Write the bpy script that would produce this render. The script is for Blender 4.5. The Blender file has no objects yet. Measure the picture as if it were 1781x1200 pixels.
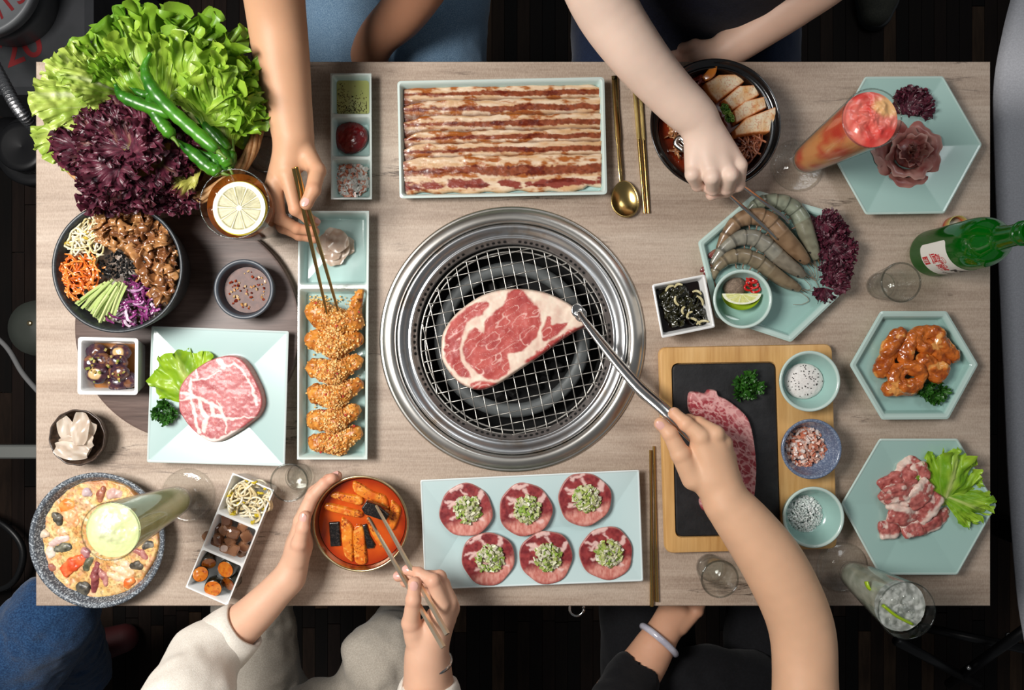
import bpy, math, random
import numpy as np
from mathutils import Vector, Matrix

# ------------------------------------------------------------------ frame
IMW, IMH = 1781, 1200
PX = 1.5 / IMW            # metres per photo pixel on the table plane
D = 1.06                  # camera height above the table top
TZ = 0.75                 # table top height
sc = bpy.context.scene
col = sc.collection
PI = math.pi

cam = bpy.data.cameras.new('camera')
cam.sensor_width = 36.0
cam.lens = 36.0 * D / 1.5
cam.clip_start = 0.05
camo = bpy.data.objects.new('camera', cam)
camo.location = (0, 0, TZ + D)
col.objects.link(camo)
sc.camera = camo

w = bpy.data.worlds.new('room_light')
sc.world = w
w.use_nodes = True
w.node_tree.nodes['Background'].inputs[0].default_value = (0.92, 0.96, 1.0, 1)
w.node_tree.nodes['Background'].inputs[1].default_value = 0.11


def area(name, loc, target, sx, sy, power, color=(1, 1, 1)):
    l = bpy.data.lights.new(name, 'AREA')
    l.shape = 'RECTANGLE'
    l.size, l.size_y, l.energy, l.color = sx, sy, power, color
    o = bpy.data.objects.new(name, l)
    o.location = loc
    d = Vector(target) - Vector(loc)
    o.rotation_euler = d.to_track_quat('-Z', 'Y').to_euler()
    col.objects.link(o)
    return o


area('softbox_light', (-0.86, 0.18, TZ + 1.30), (-0.5, 0.03, TZ), 0.5, 0.55, 30, (1.0, 0.97, 0.93))
area('fill_light', (0.9, 1.15, TZ + 1.75), (0.1, 0, TZ), 0.9, 0.5, 7, (0.95, 0.98, 1.0))  # added fill for the right side, not a known ceiling lamp

sc.cycles.transparent_max_bounces = 32
vs = sc.view_settings
vs.view_transform = 'Standard'
vs.look = 'None'
vs.exposure = 0.0
vs.gamma = 1.0
vs.use_curve_mapping = False

rng = np.random.default_rng(7)
random.seed(7)


# ------------------------------------------------------------------ helpers
def P(px, py, h=0.0):
    k = PX * (D - h) / D
    return Vector(((px - 890.5) * k, (600 - py) * k, TZ + h))


def S(px, h=0.0):
    return px * PX * (D - h) / D


def L(r, g, b, a=1.0):
    f = lambda c: (c / 255.0 / 12.92) if c <= 10.31 else ((c / 255.0 + 0.055) / 1.055) ** 2.4
    return (f(r), f(g), f(b), a)


def lin(c):
    c = np.asarray(c, float) / 255.0
    return np.where(c <= 0.04045, c / 12.92, ((c + 0.055) / 1.055) ** 2.4)


LOC = {}


def thing(name, label, cat, loc, group=None):
    o = bpy.data.objects.new(name, None)
    o.empty_display_size = 0.02
    o.location = loc
    col.objects.link(o)
    o['label'] = label
    o['category'] = cat
    if group:
        o['group'] = group
    LOC[o.name] = Vector(loc)
    return o


def tag(o, label, cat, group=None, kind=None):
    o['label'] = label
    o['category'] = cat
    if group:
        o['group'] = group
    if kind:
        o['kind'] = kind
    return o


def mk(name, verts, faces, mat, parent=None, smooth=True, loc=None, vcol=None, label=None):
    """one mesh object; verts are world coordinates"""
    v = np.asarray(verts, dtype=np.float64).reshape(-1, 3)
    if loc is None:
        if parent is not None:
            loc = LOC[parent.name]
        else:
            loc = Vector(((v[:, 0].min() + v[:, 0].max()) / 2, (v[:, 1].min() + v[:, 1].max()) / 2, v[:, 2].min()))
    loc = Vector(loc)
    v = v - np.array(loc)
    me = bpy.data.meshes.new(name)
    if isinstance(faces, np.ndarray):
        nf, k = faces.shape
        me.vertices.add(len(v))
        me.vertices.foreach_set('co', v.ravel())
        me.loops.add(nf * k)
        me.loops.foreach_set('vertex_index', faces.astype(np.int32).ravel())
        me.polygons.add(nf)
        me.polygons.foreach_set('loop_start', np.arange(0, nf * k, k, dtype=np.int32))
        me.update(calc_edges=True)
        me.validate()
    else:
        me.from_pydata(v.tolist(), [], faces)
        me.update()
    me.polygons.foreach_set('use_smooth', [bool(smooth)] * len(me.polygons))
    if vcol is not None:
        a = me.color_attributes.new('Col', 'FLOAT_COLOR', 'POINT')
        c = np.ones((len(me.vertices), 4))
        c[:, :3] = np.asarray(vcol)[:len(me.vertices), :3]
        a.data.foreach_set('color', c.ravel())
    if mat is not None:
        me.materials.append(mat)
    o = bpy.data.objects.new(name, me)
    col.objects.link(o)
    if parent is not None:
        o.parent = parent
        o.location = loc - LOC[parent.name]
    else:
        o.location = loc
    LOC[o.name] = loc
    if label:
        o['label'] = label
    return o


class MB:
    """mesh collector"""
    def __init__(s):
        s.v, s.f, s.c, s.n = [], [], [], 0

    def add(s, v, f, c=None):
        v = np.asarray(v, float).reshape(-1, 3)
        s.v.append(v)
        s.f += [tuple(int(i) + s.n for i in q) for q in f]
        if c is not None:
            c = np.asarray(c, float)
            s.c.append(np.tile(c[:3], (len(v), 1)) if c.ndim == 1 else c[:, :3])
        s.n += len(v)
        return s

    def build(s, name, mat, parent=None, **k):
        return mk(name, np.concatenate(s.v), s.f, mat, parent, vcol=(np.concatenate(s.c) if s.c else None), **k)


def auto_sharp(o, ang=35):
    me = o.data
    try:
        me.set_sharp_from_angle(angle=math.radians(ang))
    except Exception:
        pass
    return o


def rings_mesh(rings, close_u=True, cap0=False, cap1=False):
    n = len(rings[0])
    v = [p for r in rings for p in r]
    f = []
    for i in range(len(rings) - 1):
        for j in range(n if close_u else n - 1):
            k = (j + 1) % n
            f.append((i * n + j, i * n + k, (i + 1) * n + k, (i + 1) * n + j))
    if cap0:
        f.append(tuple(range(n))[::-1])
    if cap1:
        f.append(tuple((len(rings) - 1) * n + j for j in range(n)))
    return v, f


def lathe(center, prof, n=64, wob=None, sx=1.0, sy=1.0, rot=0.0, cap=True):
    """prof: list of (r, z) world metres, z relative to centre"""
    rings = []
    for (r, z) in prof:
        ring = []
        for j in range(n):
            a = 2 * PI * j / n
            q = wob(a, r, z) if wob else 1.0
            x, y = r * q * sx * math.cos(a), r * q * sy * math.sin(a)
            ring.append((center[0] + x * math.cos(rot) - y * math.sin(rot), center[1] + x * math.sin(rot) + y * math.cos(rot), center[2] + z))
        rings.append(ring)
    return rings_mesh(rings, True, cap and prof[0][0] > 1e-5, cap and prof[-1][0] > 1e-5)


def frame_from(d):
    d = Vector(d).normalized()
    a = Vector((0, 0, 1)) if abs(d.z) < 0.95 else Vector((1, 0, 0))
    s = d.cross(a).normalized()
    u = s.cross(d).normalized()
    return s, u


def tube(pts, rad, n=10, flat=1.0, caps=True, up=None):
    pts = [Vector(p) for p in pts]
    if not hasattr(rad, '__len__'):
        rad = [rad] * len(pts)
    rings = []
    prev = None
    for i, p in enumerate(pts):
        d = pts[min(i + 1, len(pts) - 1)] - pts[max(i - 1, 0)]
        if d.length < 1e-9:
            d = Vector((0, 0, 1))
        d.normalize()
        if up is not None:
            s = d.cross(Vector(up)).normalized()
            u = s.cross(d).normalized()
        elif prev is None:
            s, u = frame_from(d)
        else:
            s = (prev - d * prev.dot(d)).normalized()
            u = s.cross(d).normalized()
        prev = s
        rings.append([p + s * (rad[i] * math.cos(2 * PI * j / n)) + u * (rad[i] * flat * math.sin(2 * PI * j / n)) for j in range(n)])
    return rings_mesh(rings, True, caps, caps)


def spline(pts, m=8):
    """Catmull-Rom through points (any dimension)"""
    p = np.asarray([tuple(q) for q in pts], float)
    p = np.vstack([2 * p[0] - p[1], p, 2 * p[-1] - p[-2]])
    out = []
    for i in range(1, len(p) - 2):
        for t in np.linspace(0, 1, m, endpoint=False):
            a, b, c, d = p[i - 1], p[i], p[i + 1], p[i + 2]
            out.append(0.5 * ((2 * b) + (-a + c) * t + (2 * a - 5 * b + 4 * c - d) * t * t + (-a + 3 * b - 3 * c + d) * t ** 3))
    out.append(p[-2])
    return np.array(out)


def closed_spline(pts, m=6):
    p = np.asarray(pts, float)
    n = len(p)
    out = []
    for i in range(n):
        a, b, c, d = p[i - 1], p[i], p[(i + 1) % n], p[(i + 2) % n]
        for t in np.linspace(0, 1, m, endpoint=False):
            out.append(0.5 * ((2 * b) + (-a + c) * t + (2 * a - 5 * b + 4 * c - d) * t * t + (-a + 3 * b - 3 * c + d) * t ** 3))
    return np.array(out)


def box(c, sx, sy, sz, rot=0.0, bev=0.0, M=None):
    """bevel-cornered box: 8 or 24 verts; c is the centre; M a rotation matrix"""
    hx, hy, hz = sx / 2, sy / 2, sz / 2
    if M is None:
        M = Matrix.Rotation(rot, 3, 'Z')
    if bev <= 0:
        v = [(x, y, z) for x in (-hx, hx) for y in (-hy, hy) for z in (-hz, hz)]
        f = [(0, 1, 3, 2), (4, 6, 7, 5), (0, 4, 5, 1), (2, 3, 7, 6), (0, 2, 6, 4), (1, 5, 7, 3)]
    else:
        b = bev
        rings = []
        for (z, i) in ((-hz, b), (-hz + b, 0), (hz - b, 0), (hz, b)):
            x, y = hx - i, hy - i
            q = b
            rings.append([(-x + q, -y, z), (x - q, -y, z), (x, -y + q, z), (x, y - q, z), (x - q, y, z), (-x + q, y, z), (-x, y - q, z), (-x, -y + q, z)])
        v, f = rings_mesh(rings, True, True, True)
    cc = Vector(c)
    return [tuple(M @ Vector(p) + cc) for p in v], f


# ---- noise
def _hash(ix, iy, iz, seed):
    h = (ix * 374761393 + iy * 668265263 + iz * 1274126177 + seed * 974634777) & 0xFFFFFFFF
    h = ((h ^ (h >> 13)) * 1274126177) & 0xFFFFFFFF
    h = h ^ (h >> 16)
    return (h & 0xFFFFFF) / float(0xFFFFFF)


def vnoise(p, seed=0):
    p = np.asarray(p, float)
    if p.shape[-1] == 2:
        p = np.concatenate([p, np.zeros(p.shape[:-1] + (1,))], -1)
    i = np.floor(p).astype(np.int64)
    f = p - i
    f = f * f * (3 - 2 * f)
    r = 0
    for dx in (0, 1):
        for dy in (0, 1):
            for dz in (0, 1):
                wgt = (f[..., 0] if dx else 1 - f[..., 0]) * (f[..., 1] if dy else 1 - f[..., 1]) * (f[..., 2] if dz else 1 - f[..., 2])
                r = r + wgt * _hash(i[..., 0] + dx, i[..., 1] + dy, i[..., 2] + dz, seed)
    return r * 2 - 1


def fbm(p, oct=4, seed=0):
    p = np.asarray(p, float)
    r, a = 0, 0.5
    for o in range(oct):
        r = r + a * vnoise(p * (2 ** o) + o * 7.3, seed + o)
        a *= 0.55
    return r


def sstep(a, b, x):
    t = np.clip((x - a) / (b - a), 0, 1)
    return t * t * (3 - 2 * t)


def mixc(a, b, t):
    t = np.asarray(t)[..., None]
    return np.asarray(a) * (1 - t) + np.asarray(b) * t


# ---- 2D distance
def seg_d(q, pl):
    """distance from points q (...,2) to polyline pl, and the parameter along it"""
    pl = np.asarray(pl, float)
    best = np.full(q.shape[:-1], 1e9)
    for i in range(len(pl) - 1):
        a, b = pl[i], pl[i + 1]
        ab = b - a
        t = np.clip(((q - a) @ ab) / max(ab @ ab, 1e-12), 0, 1)
        d = np.linalg.norm(q - a - t[..., None] * ab, axis=-1)
        best = np.minimum(best, d)
    return best


def poly_sd(q, poly):
    """signed distance, negative inside"""
    pl = np.vstack([poly, poly[:1]])
    d = seg_d(q, pl)
    ins = np.zeros(q.shape[:-1], bool)
    for i in range(len(pl) - 1):
        a, b = pl[i], pl[i + 1]
        c = ((a[1] > q[..., 1]) != (b[1] > q[..., 1]))
        with np.errstate(divide='ignore', invalid='ignore'):
            xx = (b[0] - a[0]) * (q[..., 1] - a[1]) / (b[1] - a[1] + 1e-12) + a[0]
        ins ^= c & (q[..., 0] < xx)
    return np.where(ins, -d, d)


def poly_near(q, poly):
    pl = np.vstack([poly, poly[:1]])
    best = np.full(len(q), 1e9)
    out = q.copy()
    for i in range(len(pl) - 1):
        a, b = pl[i], pl[i + 1]
        ab = b - a
        t = np.clip(((q - a) @ ab) / max(ab @ ab, 1e-12), 0, 1)
        c = a + t[:, None] * ab
        d = np.linalg.norm(q - c, axis=-1)
        m = d < best
        best[m] = d[m]
        out[m] = c[m]
    return out


def slab(name, poly, h0, thick, colfn, mat, parent=None, step=1.6, edge=4.0, bump=None, base=None, loc=None, label=None, hp=None):
    """sheet or cut of food: outline in photo pixels, height profile rounded at the rim,
    colour per vertex from colfn(q, sd); bump(q, sd) adds height in metres; base(q) carries the bottom."""
    poly = np.asarray(poly, float)
    x0, y0 = poly.min(0) - step
    x1, y1 = poly.max(0) + step
    gx = np.arange(x0, x1 + step, step)
    gy = np.arange(y0, y1 + step, step)
    X, Y = np.meshgrid(gx, gy, indexing='ij')
    q = np.stack([X, Y], -1)
    sd = poly_sd(q, poly)
    ins = sd < 0
    keep = ins[:-1, :-1] | ins[1:, :-1] | ins[:-1, 1:] | ins[1:, 1:]
    used = np.zeros_like(ins)
    for a in (slice(None, -1), slice(1, None)):
        for b in (slice(None, -1), slice(1, None)):
            used[a, b] |= keep
    idx = np.full(ins.shape, -1)
    idx[used] = np.arange(used.sum())
    pts = q[used]
    s = sd[used]
    out = s > 0
    pts[out] = poly_near(pts[out], poly)
    s = np.minimum(s, 0)
    t = np.clip(-s / edge, 0, 1)
    prof = np.sqrt(np.clip(1 - (1 - t) ** 2, 0, 1))
    b = base(pts) if base else 0.0
    z = h0 + b + thick * prof + ((bump(pts, s) * sstep(0, 1, t)) if bump else 0.0)
    hh = h0 + thick if hp is None else hp
    k = PX * (D - hh) / D
    wv = np.stack([(pts[:, 0] - 890.5) * k, (600 - pts[:, 1]) * k, TZ + z], -1)
    wb = wv.copy()
    wb[:, 2] = TZ + h0 + b - 0.0002
    I, J = np.nonzero(keep)
    quads = np.stack([idx[I, J], idx[I, J + 1], idx[I + 1, J + 1], idx[I + 1, J]], -1)
    n = len(wv)
    quads = np.vstack([quads, quads[:, ::-1] + n])
    c = colfn(pts, s)
    return mk(name, np.vstack([wv, wb]), quads, mat, parent, vcol=np.vstack([c, c]), loc=loc, label=label)


# ---- implicit surfaces -> mesh (naive surface nets)
class SDF:
    def __init__(s):
        s.p = []

    def cap(s, a, b, ra, rb=None, k=0.004):
        s.p.append(('c', np.array(tuple(a), float), np.array(tuple(b), float), ra, ra if rb is None else rb, k))
        return s

    def chain(s, pts, rad, k=0.004):
        for i in range(len(pts) - 1):
            s.cap(pts[i], pts[i + 1], rad[i], rad[i + 1], k)
        return s

    def ell(s, c, r, k=0.004, M=None):
        s.p.append(('e', np.array(tuple(c), float), np.array(r, float), M if M is None else np.array(M), 0, k))
        return s

    def cut(s, a, b, ra, rb=None, k=0.002):
        s.p.append(('x', np.array(tuple(a), float), np.array(tuple(b), float), ra, ra if rb is None else rb, k))
        return s

    def bounds(s):
        lo, hi = [], []
        for q in s.p:
            if q[0] == 'c':
                m = max(q[3], q[4]) + q[5]
                lo.append(np.minimum(q[1], q[2]) - m)
                hi.append(np.maximum(q[1], q[2]) + m)
            elif q[0] == 'e':
                m = q[2].max() + q[5]
                lo.append(q[1] - m)
                hi.append(q[1] + m)
        return np.min(lo, 0), np.max(hi, 0)

    def mesh(s, h, noise=None, clip=None):
        lo, hi = s.bounds()
        pad = 3 * h + (noise[0] if noise else 0)
        lo = lo - pad
        hi = hi + pad
        if clip is not None:
            lo = np.maximum(lo, clip[0])
            hi = np.minimum(hi, clip[1])
        n = np.maximum(np.ceil((hi - lo) / h).astype(int) + 1, 4)
        F = np.full(n, 0.05, np.float32)
        ax = [lo[i] + h * np.arange(n[i]) for i in range(3)]
        for q in s.p:
            kind, k = q[0], q[5]
            if kind in 'cx':
                m = max(q[3], q[4]) + k + 2.5 * h
                a0, a1 = np.minimum(q[1], q[2]) - m, np.maximum(q[1], q[2]) + m
            else:
                m = q[2].max() + k + 2.5 * h
                a0, a1 = q[1] - m, q[1] + m
            i0 = np.clip(np.floor((a0 - lo) / h).astype(int), 0, n)
            i1 = np.clip(np.ceil((a1 - lo) / h).astype(int) + 1, 0, n)
            if np.any(i1 <= i0):
                continue
            sl = tuple(slice(i0[i], i1[i]) for i in range(3))
            X = ax[0][sl[0]][:, None, None]
            Y = ax[1][sl[1]][None, :, None]
            Z = ax[2][sl[2]][None, None, :]
            if kind in 'cx':
                a, b = q[1], q[2]
                ab = b - a
                L2 = max(ab @ ab, 1e-12)
                t = np.clip(((X - a[0]) * ab[0] + (Y - a[1]) * ab[1] + (Z - a[2]) * ab[2]) / L2, 0, 1)
                d = np.sqrt((X - a[0] - t * ab[0]) ** 2 + (Y - a[1] - t * ab[1]) ** 2 + (Z - a[2] - t * ab[2]) ** 2) - (q[3] + (q[4] - q[3]) * t)
            else:
                dx, dy, dz = X - q[1][0], Y - q[1][1], Z - q[1][2]
                if q[3] is not None:
                    R = q[3]
                    dx, dy, dz = (R[0, 0] * dx + R[1, 0] * dy + R[2, 0] * dz, R[0, 1] * dx + R[1, 1] * dy + R[2, 1] * dz, R[0, 2] * dx + R[1, 2] * dy + R[2, 2] * dz)
                r = q[2]
                k0 = np.sqrt((dx / r[0]) ** 2 + (dy / r[1]) ** 2 + (dz / r[2]) ** 2)
                k1 = np.sqrt((dx / r[0] ** 2) ** 2 + (dy / r[1] ** 2) ** 2 + (dz / r[2] ** 2) ** 2) + 1e-9
                d = k0 * (k0 - 1.0) / k1
            G = F[sl]
            if kind == 'x':
                hh = np.clip(0.5 - 0.5 * (G + d) / k, 0, 1)
                F[sl] = G * (1 - hh) + (-d) * hh + k * hh * (1 - hh)
            else:
                hh = np.maximum(k - np.abs(G - d), 0.0) / k
                F[sl] = np.minimum(G, d) - hh * hh * k * 0.25
        if noise:
            amp, scale, sd = noise[:3]
            band = np.abs(F) < amp * 2 + 2 * h
            I = np.nonzero(band)
            pts = np.stack([ax[0][I[0]], ax[1][I[1]], ax[2][I[2]]], -1)
            if len(noise) > 3:
                pts = pts * np.array(noise[3])
            F[band] += (amp * fbm(pts * scale, 3, sd)).astype(np.float32)
        return nets(F, lo, h)


def nets(F, lo, h):
    n = F.shape
    ng = F < 0
    cnt = np.zeros((n[0] - 1, n[1] - 1, n[2] - 1), np.int8)
    for a in (0, 1):
        for b in (0, 1):
            for c in (0, 1):
                cnt += ng[a:n[0] - 1 + a, b:n[1] - 1 + b, c:n[2] - 1 + c]
    act = (cnt > 0) & (cnt < 8)
    I = np.stack(np.nonzero(act), -1)
    idx = np.full(act.shape, -1, np.int64)
    idx[tuple(I.T)] = np.arange(len(I))
    C = {}
    for a in (0, 1):
        for b in (0, 1):
            for c in (0, 1):
                C[a, b, c] = F[I[:, 0] + a, I[:, 1] + b, I[:, 2] + c]
    acc = np.zeros((len(I), 3))
    num = np.zeros(len(I))
    cs = list(C)
    for i in range(8):
        for j in range(i + 1, 8):
            A, B = np.array(cs[i]), np.array(cs[j])
            if np.abs(A - B).sum() != 1:
                continue
            fa, fb = C[cs[i]], C[cs[j]]
            m = (fa < 0) != (fb < 0)
            t = fa[m] / (fa[m] - fb[m])
            acc[m] += A + t[:, None] * (B - A)
            num[m] += 1
    V = lo + h * (I + acc / num[:, None])
    Q = []
    for axis in range(3):
        s0 = [slice(None)] * 3
        s1 = [slice(None)] * 3
        s0[axis] = slice(None, -1)
        s1[axis] = slice(1, None)
        e = ng[tuple(s0)] != ng[tuple(s1)]
        u, v = [(1, 2), (2, 0), (0, 1)][axis]
        E = np.stack(np.nonzero(e), -1)
        ok = (E[:, u] > 0) & (E[:, v] > 0) & (E[:, u] < n[u] - 1) & (E[:, v] < n[v] - 1)
        E = E[ok]
        if len(E) == 0:
            continue

        def cell(du, dv):
            T = E.copy()
            T[:, u] += du
            T[:, v] += dv
            return idx[T[:, 0], T[:, 1], T[:, 2]]
        q = np.stack([cell(-1, -1), cell(0, -1), cell(0, 0), cell(-1, 0)], -1)
        ins = ng[E[:, 0], E[:, 1], E[:, 2]]
        q[~ins] = q[~ins][:, ::-1]
        Q.append(q)
    return V, np.vstack(Q)


# ------------------------------------------------------------------ materials
def nt(name):
    m = bpy.data.materials.new(name)
    m.use_nodes = True
    t = m.node_tree
    return m, t, t.nodes, t.links, t.nodes['Principled BSDF']


def coords(N, Lk, scale=(1, 1, 1), rot=0.0):
    tc = N.new('ShaderNodeTexCoord')
    mp = N.new('ShaderNodeMapping')
    mp.inputs['Scale'].default_value = scale
    mp.inputs['Rotation'].default_value = (0, 0, rot)
    Lk.new(tc.outputs['Object'], mp.inputs[0])
    return mp.outputs[0]


def noise_n(N, Lk, vec, scale, detail=4, rough=0.6):
    t = N.new('ShaderNodeTexNoise')
    t.inputs['Scale'].default_value = scale
    t.inputs['Detail'].default_value = detail
    t.inputs['Roughness'].default_value = rough
    if vec is not None:
        Lk.new(vec, t.inputs['Vector'])
    return t.outputs['Fac']


def ramp_n(N, Lk, fac, stops):
    r = N.new('ShaderNodeValToRGB')
    e = r.color_ramp.elements
    while len(e) > 1:
        e.remove(e[-1])
    e[0].position, e[0].color = stops[0][0], stops[0][1]
    for p, c in stops[1:]:
        x = e.new(p)
        x.color = c
    Lk.new(fac, r.inputs[0])
    return r.outputs[0]


def mix_n(N, Lk, fac, a, b, mode='MIX'):
    m = N.new('ShaderNodeMix')
    m.data_type = 'RGBA'
    m.blend_type = mode
    if isinstance(fac, (int, float)):
        m.inputs[0].default_value = fac
    else:
        Lk.new(fac, m.inputs[0])
    for s, i in ((a, 6), (b, 7)):
        if isinstance(s, tuple):
            m.inputs[i].default_value = s
        else:
            Lk.new(s, m.inputs[i])
    return m.outputs[2]


def bump_n(N, Lk, b, fac, strength, dist=0.001):
    x = N.new('ShaderNodeBump')
    x.inputs['Strength'].default_value = strength
    x.inputs['Distance'].default_value = dist
    Lk.new(fac, x.inputs['Height'])
    Lk.new(x.outputs[0], b.inputs['Normal'])


def mat(name, c1, rough=0.5, metal=0.0, c2=None, nscale=60, namt=(0.4, 0.65), bump=None, coat=0.0, sss=0.0, sssr=(1, .4, .25), spec=0.5, stretch=(1, 1, 1), coatr=0.05, sheen=0.0, emit=None):
    m, t, N, Lk, b = nt(name)
    b.inputs['Base Color'].default_value = c1
    b.inputs['Roughness'].default_value = rough
    b.inputs['Metallic'].default_value = metal
    b.inputs['Specular IOR Level'].default_value = spec
    b.inputs['Coat Weight'].default_value = coat
    b.inputs['Coat Roughness'].default_value = coatr
    if sheen:
        b.inputs['Sheen Weight'].default_value = sheen
    if sss:
        b.inputs['Subsurface Weight'].default_value = sss
        b.inputs['Subsurface Radius'].default_value = sssr
        b.inputs['Subsurface Scale'].default_value = 0.004
    v = coords(N, Lk, stretch)
    if c2 is not None:
        f = noise_n(N, Lk, v, nscale)
        Lk.new(ramp_n(N, Lk, f, [(namt[0], c1), (namt[1], c2)]), b.inputs['Base Color'])
    if bump:
        bump_n(N, Lk, b, noise_n(N, Lk, v, bump[0], 5), bump[1], bump[2] if len(bump) > 2 else 0.001)
    return m


def vmat(name, rough=0.4, coat=0.0, sss=0.0, bump=None, spec=0.5, speck=None, transl=0.0, coatr=0.08, metal=0.0):
    """colour comes from the mesh's own colour attribute; speck = (scale, colour, lo, hi)"""
    m, t, N, Lk, b = nt(name)
    a = N.new('ShaderNodeAttribute')
    a.attribute_name = 'Col'
    c = a.outputs['Color']
    v = coords(N, Lk)
    if speck:
        f = noise_n(N, Lk, v, speck[0], 3)
        r = ramp_n(N, Lk, f, [(speck[2], (0, 0, 0, 1)), (speck[3], (1, 1, 1, 1))])
        c = mix_n(N, Lk, r, c, speck[1])
    Lk.new(c, b.inputs['Base Color'])
    b.inputs['Roughness'].default_value = rough
    b.inputs['Metallic'].default_value = metal
    b.inputs['Specular IOR Level'].default_value = spec
    b.inputs['Coat Weight'].default_value = coat
    b.inputs['Coat Roughness'].default_value = coatr
    if sss:
        b.inputs['Subsurface Weight'].default_value = sss
        b.inputs['Subsurface Radius'].default_value = (1, 0.4, 0.25)
        b.inputs['Subsurface Scale'].default_value = 0.003
    if bump:
        bump_n(N, Lk, b, noise_n(N, Lk, v, bump[0], 5), bump[1], bump[2] if len(bump) > 2 else 0.001)
    if transl:
        tr = N.new('ShaderNodeBsdfTranslucent')
        Lk.new(c, tr.inputs[0])
        mx = N.new('ShaderNodeMixShader')
        mx.inputs[0].default_value = transl
        Lk.new(b.outputs[0], mx.inputs[1])
        Lk.new(tr.outputs[0], mx.inputs[2])
        Lk.new(mx.outputs[0], N['Material Output'].inputs[0])
    return m


def glass(name, tint=(0.96, 0.98, 0.97, 1), rough=0.02, edge=(0.5, 0.55, 0.54, 1), refl=1.0, ior=1.45, bumpy=None, rimdark=False):
    """thin clear sheet: see-through with Fresnel reflection, darker where seen edge-on"""
    m, t, N, Lk, b = nt(name)
    tr = N.new('ShaderNodeBsdfTransparent')
    gl = N.new('ShaderNodeBsdfGlossy')
    gl.inputs['Roughness'].default_value = rough
    lw = N.new('ShaderNodeLayerWeight')
    lw.inputs[0].default_value = 0.35
    pw = N.new('ShaderNodeMath')
    pw.operation = 'POWER'
    pw.inputs[1].default_value = 4.0
    f2 = N.new('ShaderNodeLayerWeight')
    f2.inputs[0].default_value = 0.5
    Lk.new(f2.outputs['Facing'], pw.inputs[0])
    Lk.new(ramp_n(N, Lk, lw.outputs['Facing'], [(0.0, tint), (0.6, tint), (1.0, edge)]), tr.inputs[0])
    mx = N.new('ShaderNodeMixShader')
    mu = N.new('ShaderNodeMath')
    mu.operation = 'MULTIPLY_ADD'
    mu.inputs[1].default_value = 0.55 * refl
    mu.inputs[2].default_value = 0.035 * refl
    Lk.new(pw.outputs[0], mu.inputs[0])
    Lk.new(mu.outputs[0], mx.inputs[0])
    Lk.new(tr.outputs[0], mx.inputs[1])
    Lk.new(gl.outputs[0], mx.inputs[2])
    if rimdark:
        pw.inputs[1].default_value = 2.0
    if bumpy:
        x = N.new('ShaderNodeBump')
        x.inputs['Strength'].default_value = bumpy[1]
        x.inputs['Distance'].default_value = 0.001
        Lk.new(noise_n(N, Lk, coords(N, Lk), bumpy[0], 3), x.inputs['Height'])
        Lk.new(x.outputs[0], gl.inputs['Normal'])
        Lk.new(x.outputs[0], f2.inputs['Normal'])
    Lk.new(mx.outputs[0], N['Material Output'].inputs[0])
    return m


def solid_glass(name, tint=(0.95, 0.97, 0.96, 1), ior=1.45, rough=0.0):
    m, t, N, Lk, b = nt(name)
    b.inputs['Base Color'].default_value = tint
    b.inputs['Transmission Weight'].default_value = 1.0
    b.inputs['IOR'].default_value = ior
    b.inputs['Roughness'].default_value = rough
    return m


def wood_mat(name, dark, mid, light, scale=1.0, along='x', rough=0.5, crack=False, contrast=1.0, weave=False):
    m, t, N, Lk, b = nt(name)
    st = (2.2, 26, 26) if along == 'x' else (26, 2.2, 26)
    v = coords(N, Lk, tuple(s * scale for s in st))
    st2 = (14, 240, 240) if along == 'x' else (240, 14, 240)
    v2 = coords(N, Lk, tuple(s * scale for s in st2))
    g1 = noise_n(N, Lk, v, 1.0, 6, 0.62)
    g2 = noise_n(N, Lk, v2, 1.0, 3, 0.6)
    c = ramp_n(N, Lk, g1, [(0.28, dark), (0.5, mid), (0.72, light)])
    c = mix_n(N, Lk, 0.28 * contrast, c, ramp_n(N, Lk, g2, [(0.3, dark), (0.7, light)]))
    if weave:
        v3 = coords(N, Lk, (900, 260, 1))
        g3 = noise_n(N, Lk, v3, 1.0, 2, 0.5)
        c = mix_n(N, Lk, 0.22, c, ramp_n(N, Lk, g3, [(0.35, dark), (0.65, light)]))
    if crack:
        v4 = coords(N, Lk, (1.5, 13, 1))
        wv = N.new('ShaderNodeTexNoise')
        wv.inputs['Scale'].default_value = 1.3
        wv.inputs['Detail'].default_value = 7
        wv.inputs['Roughness'].default_value = 0.62
        Lk.new(v4, wv.inputs['Vector'])
        k = ramp_n(N, Lk, wv.outputs['Fac'], [(0.488, (0, 0, 0, 1)), (0.5, (1, 1, 1, 1)), (0.512, (0, 0, 0, 1))])
        g5 = noise_n(N, Lk, coords(N, Lk, (3, 9, 1)), 1.7, 3)
        gate = ramp_n(N, Lk, g5, [(0.53, (0, 0, 0, 1)), (0.64, (1, 1, 1, 1))])
        mm = mix_n(N, Lk, 1.0, k, gate, 'MULTIPLY')
        c = mix_n(N, Lk, mm, c, tuple(x * 0.32 for x in dark[:3]) + (1,))
    Lk.new(c, b.inputs['Base Color'])
    b.inputs['Roughness'].default_value = rough
    bump_n(N, Lk, b, g2, 0.25, 0.0006)
    return m
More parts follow.
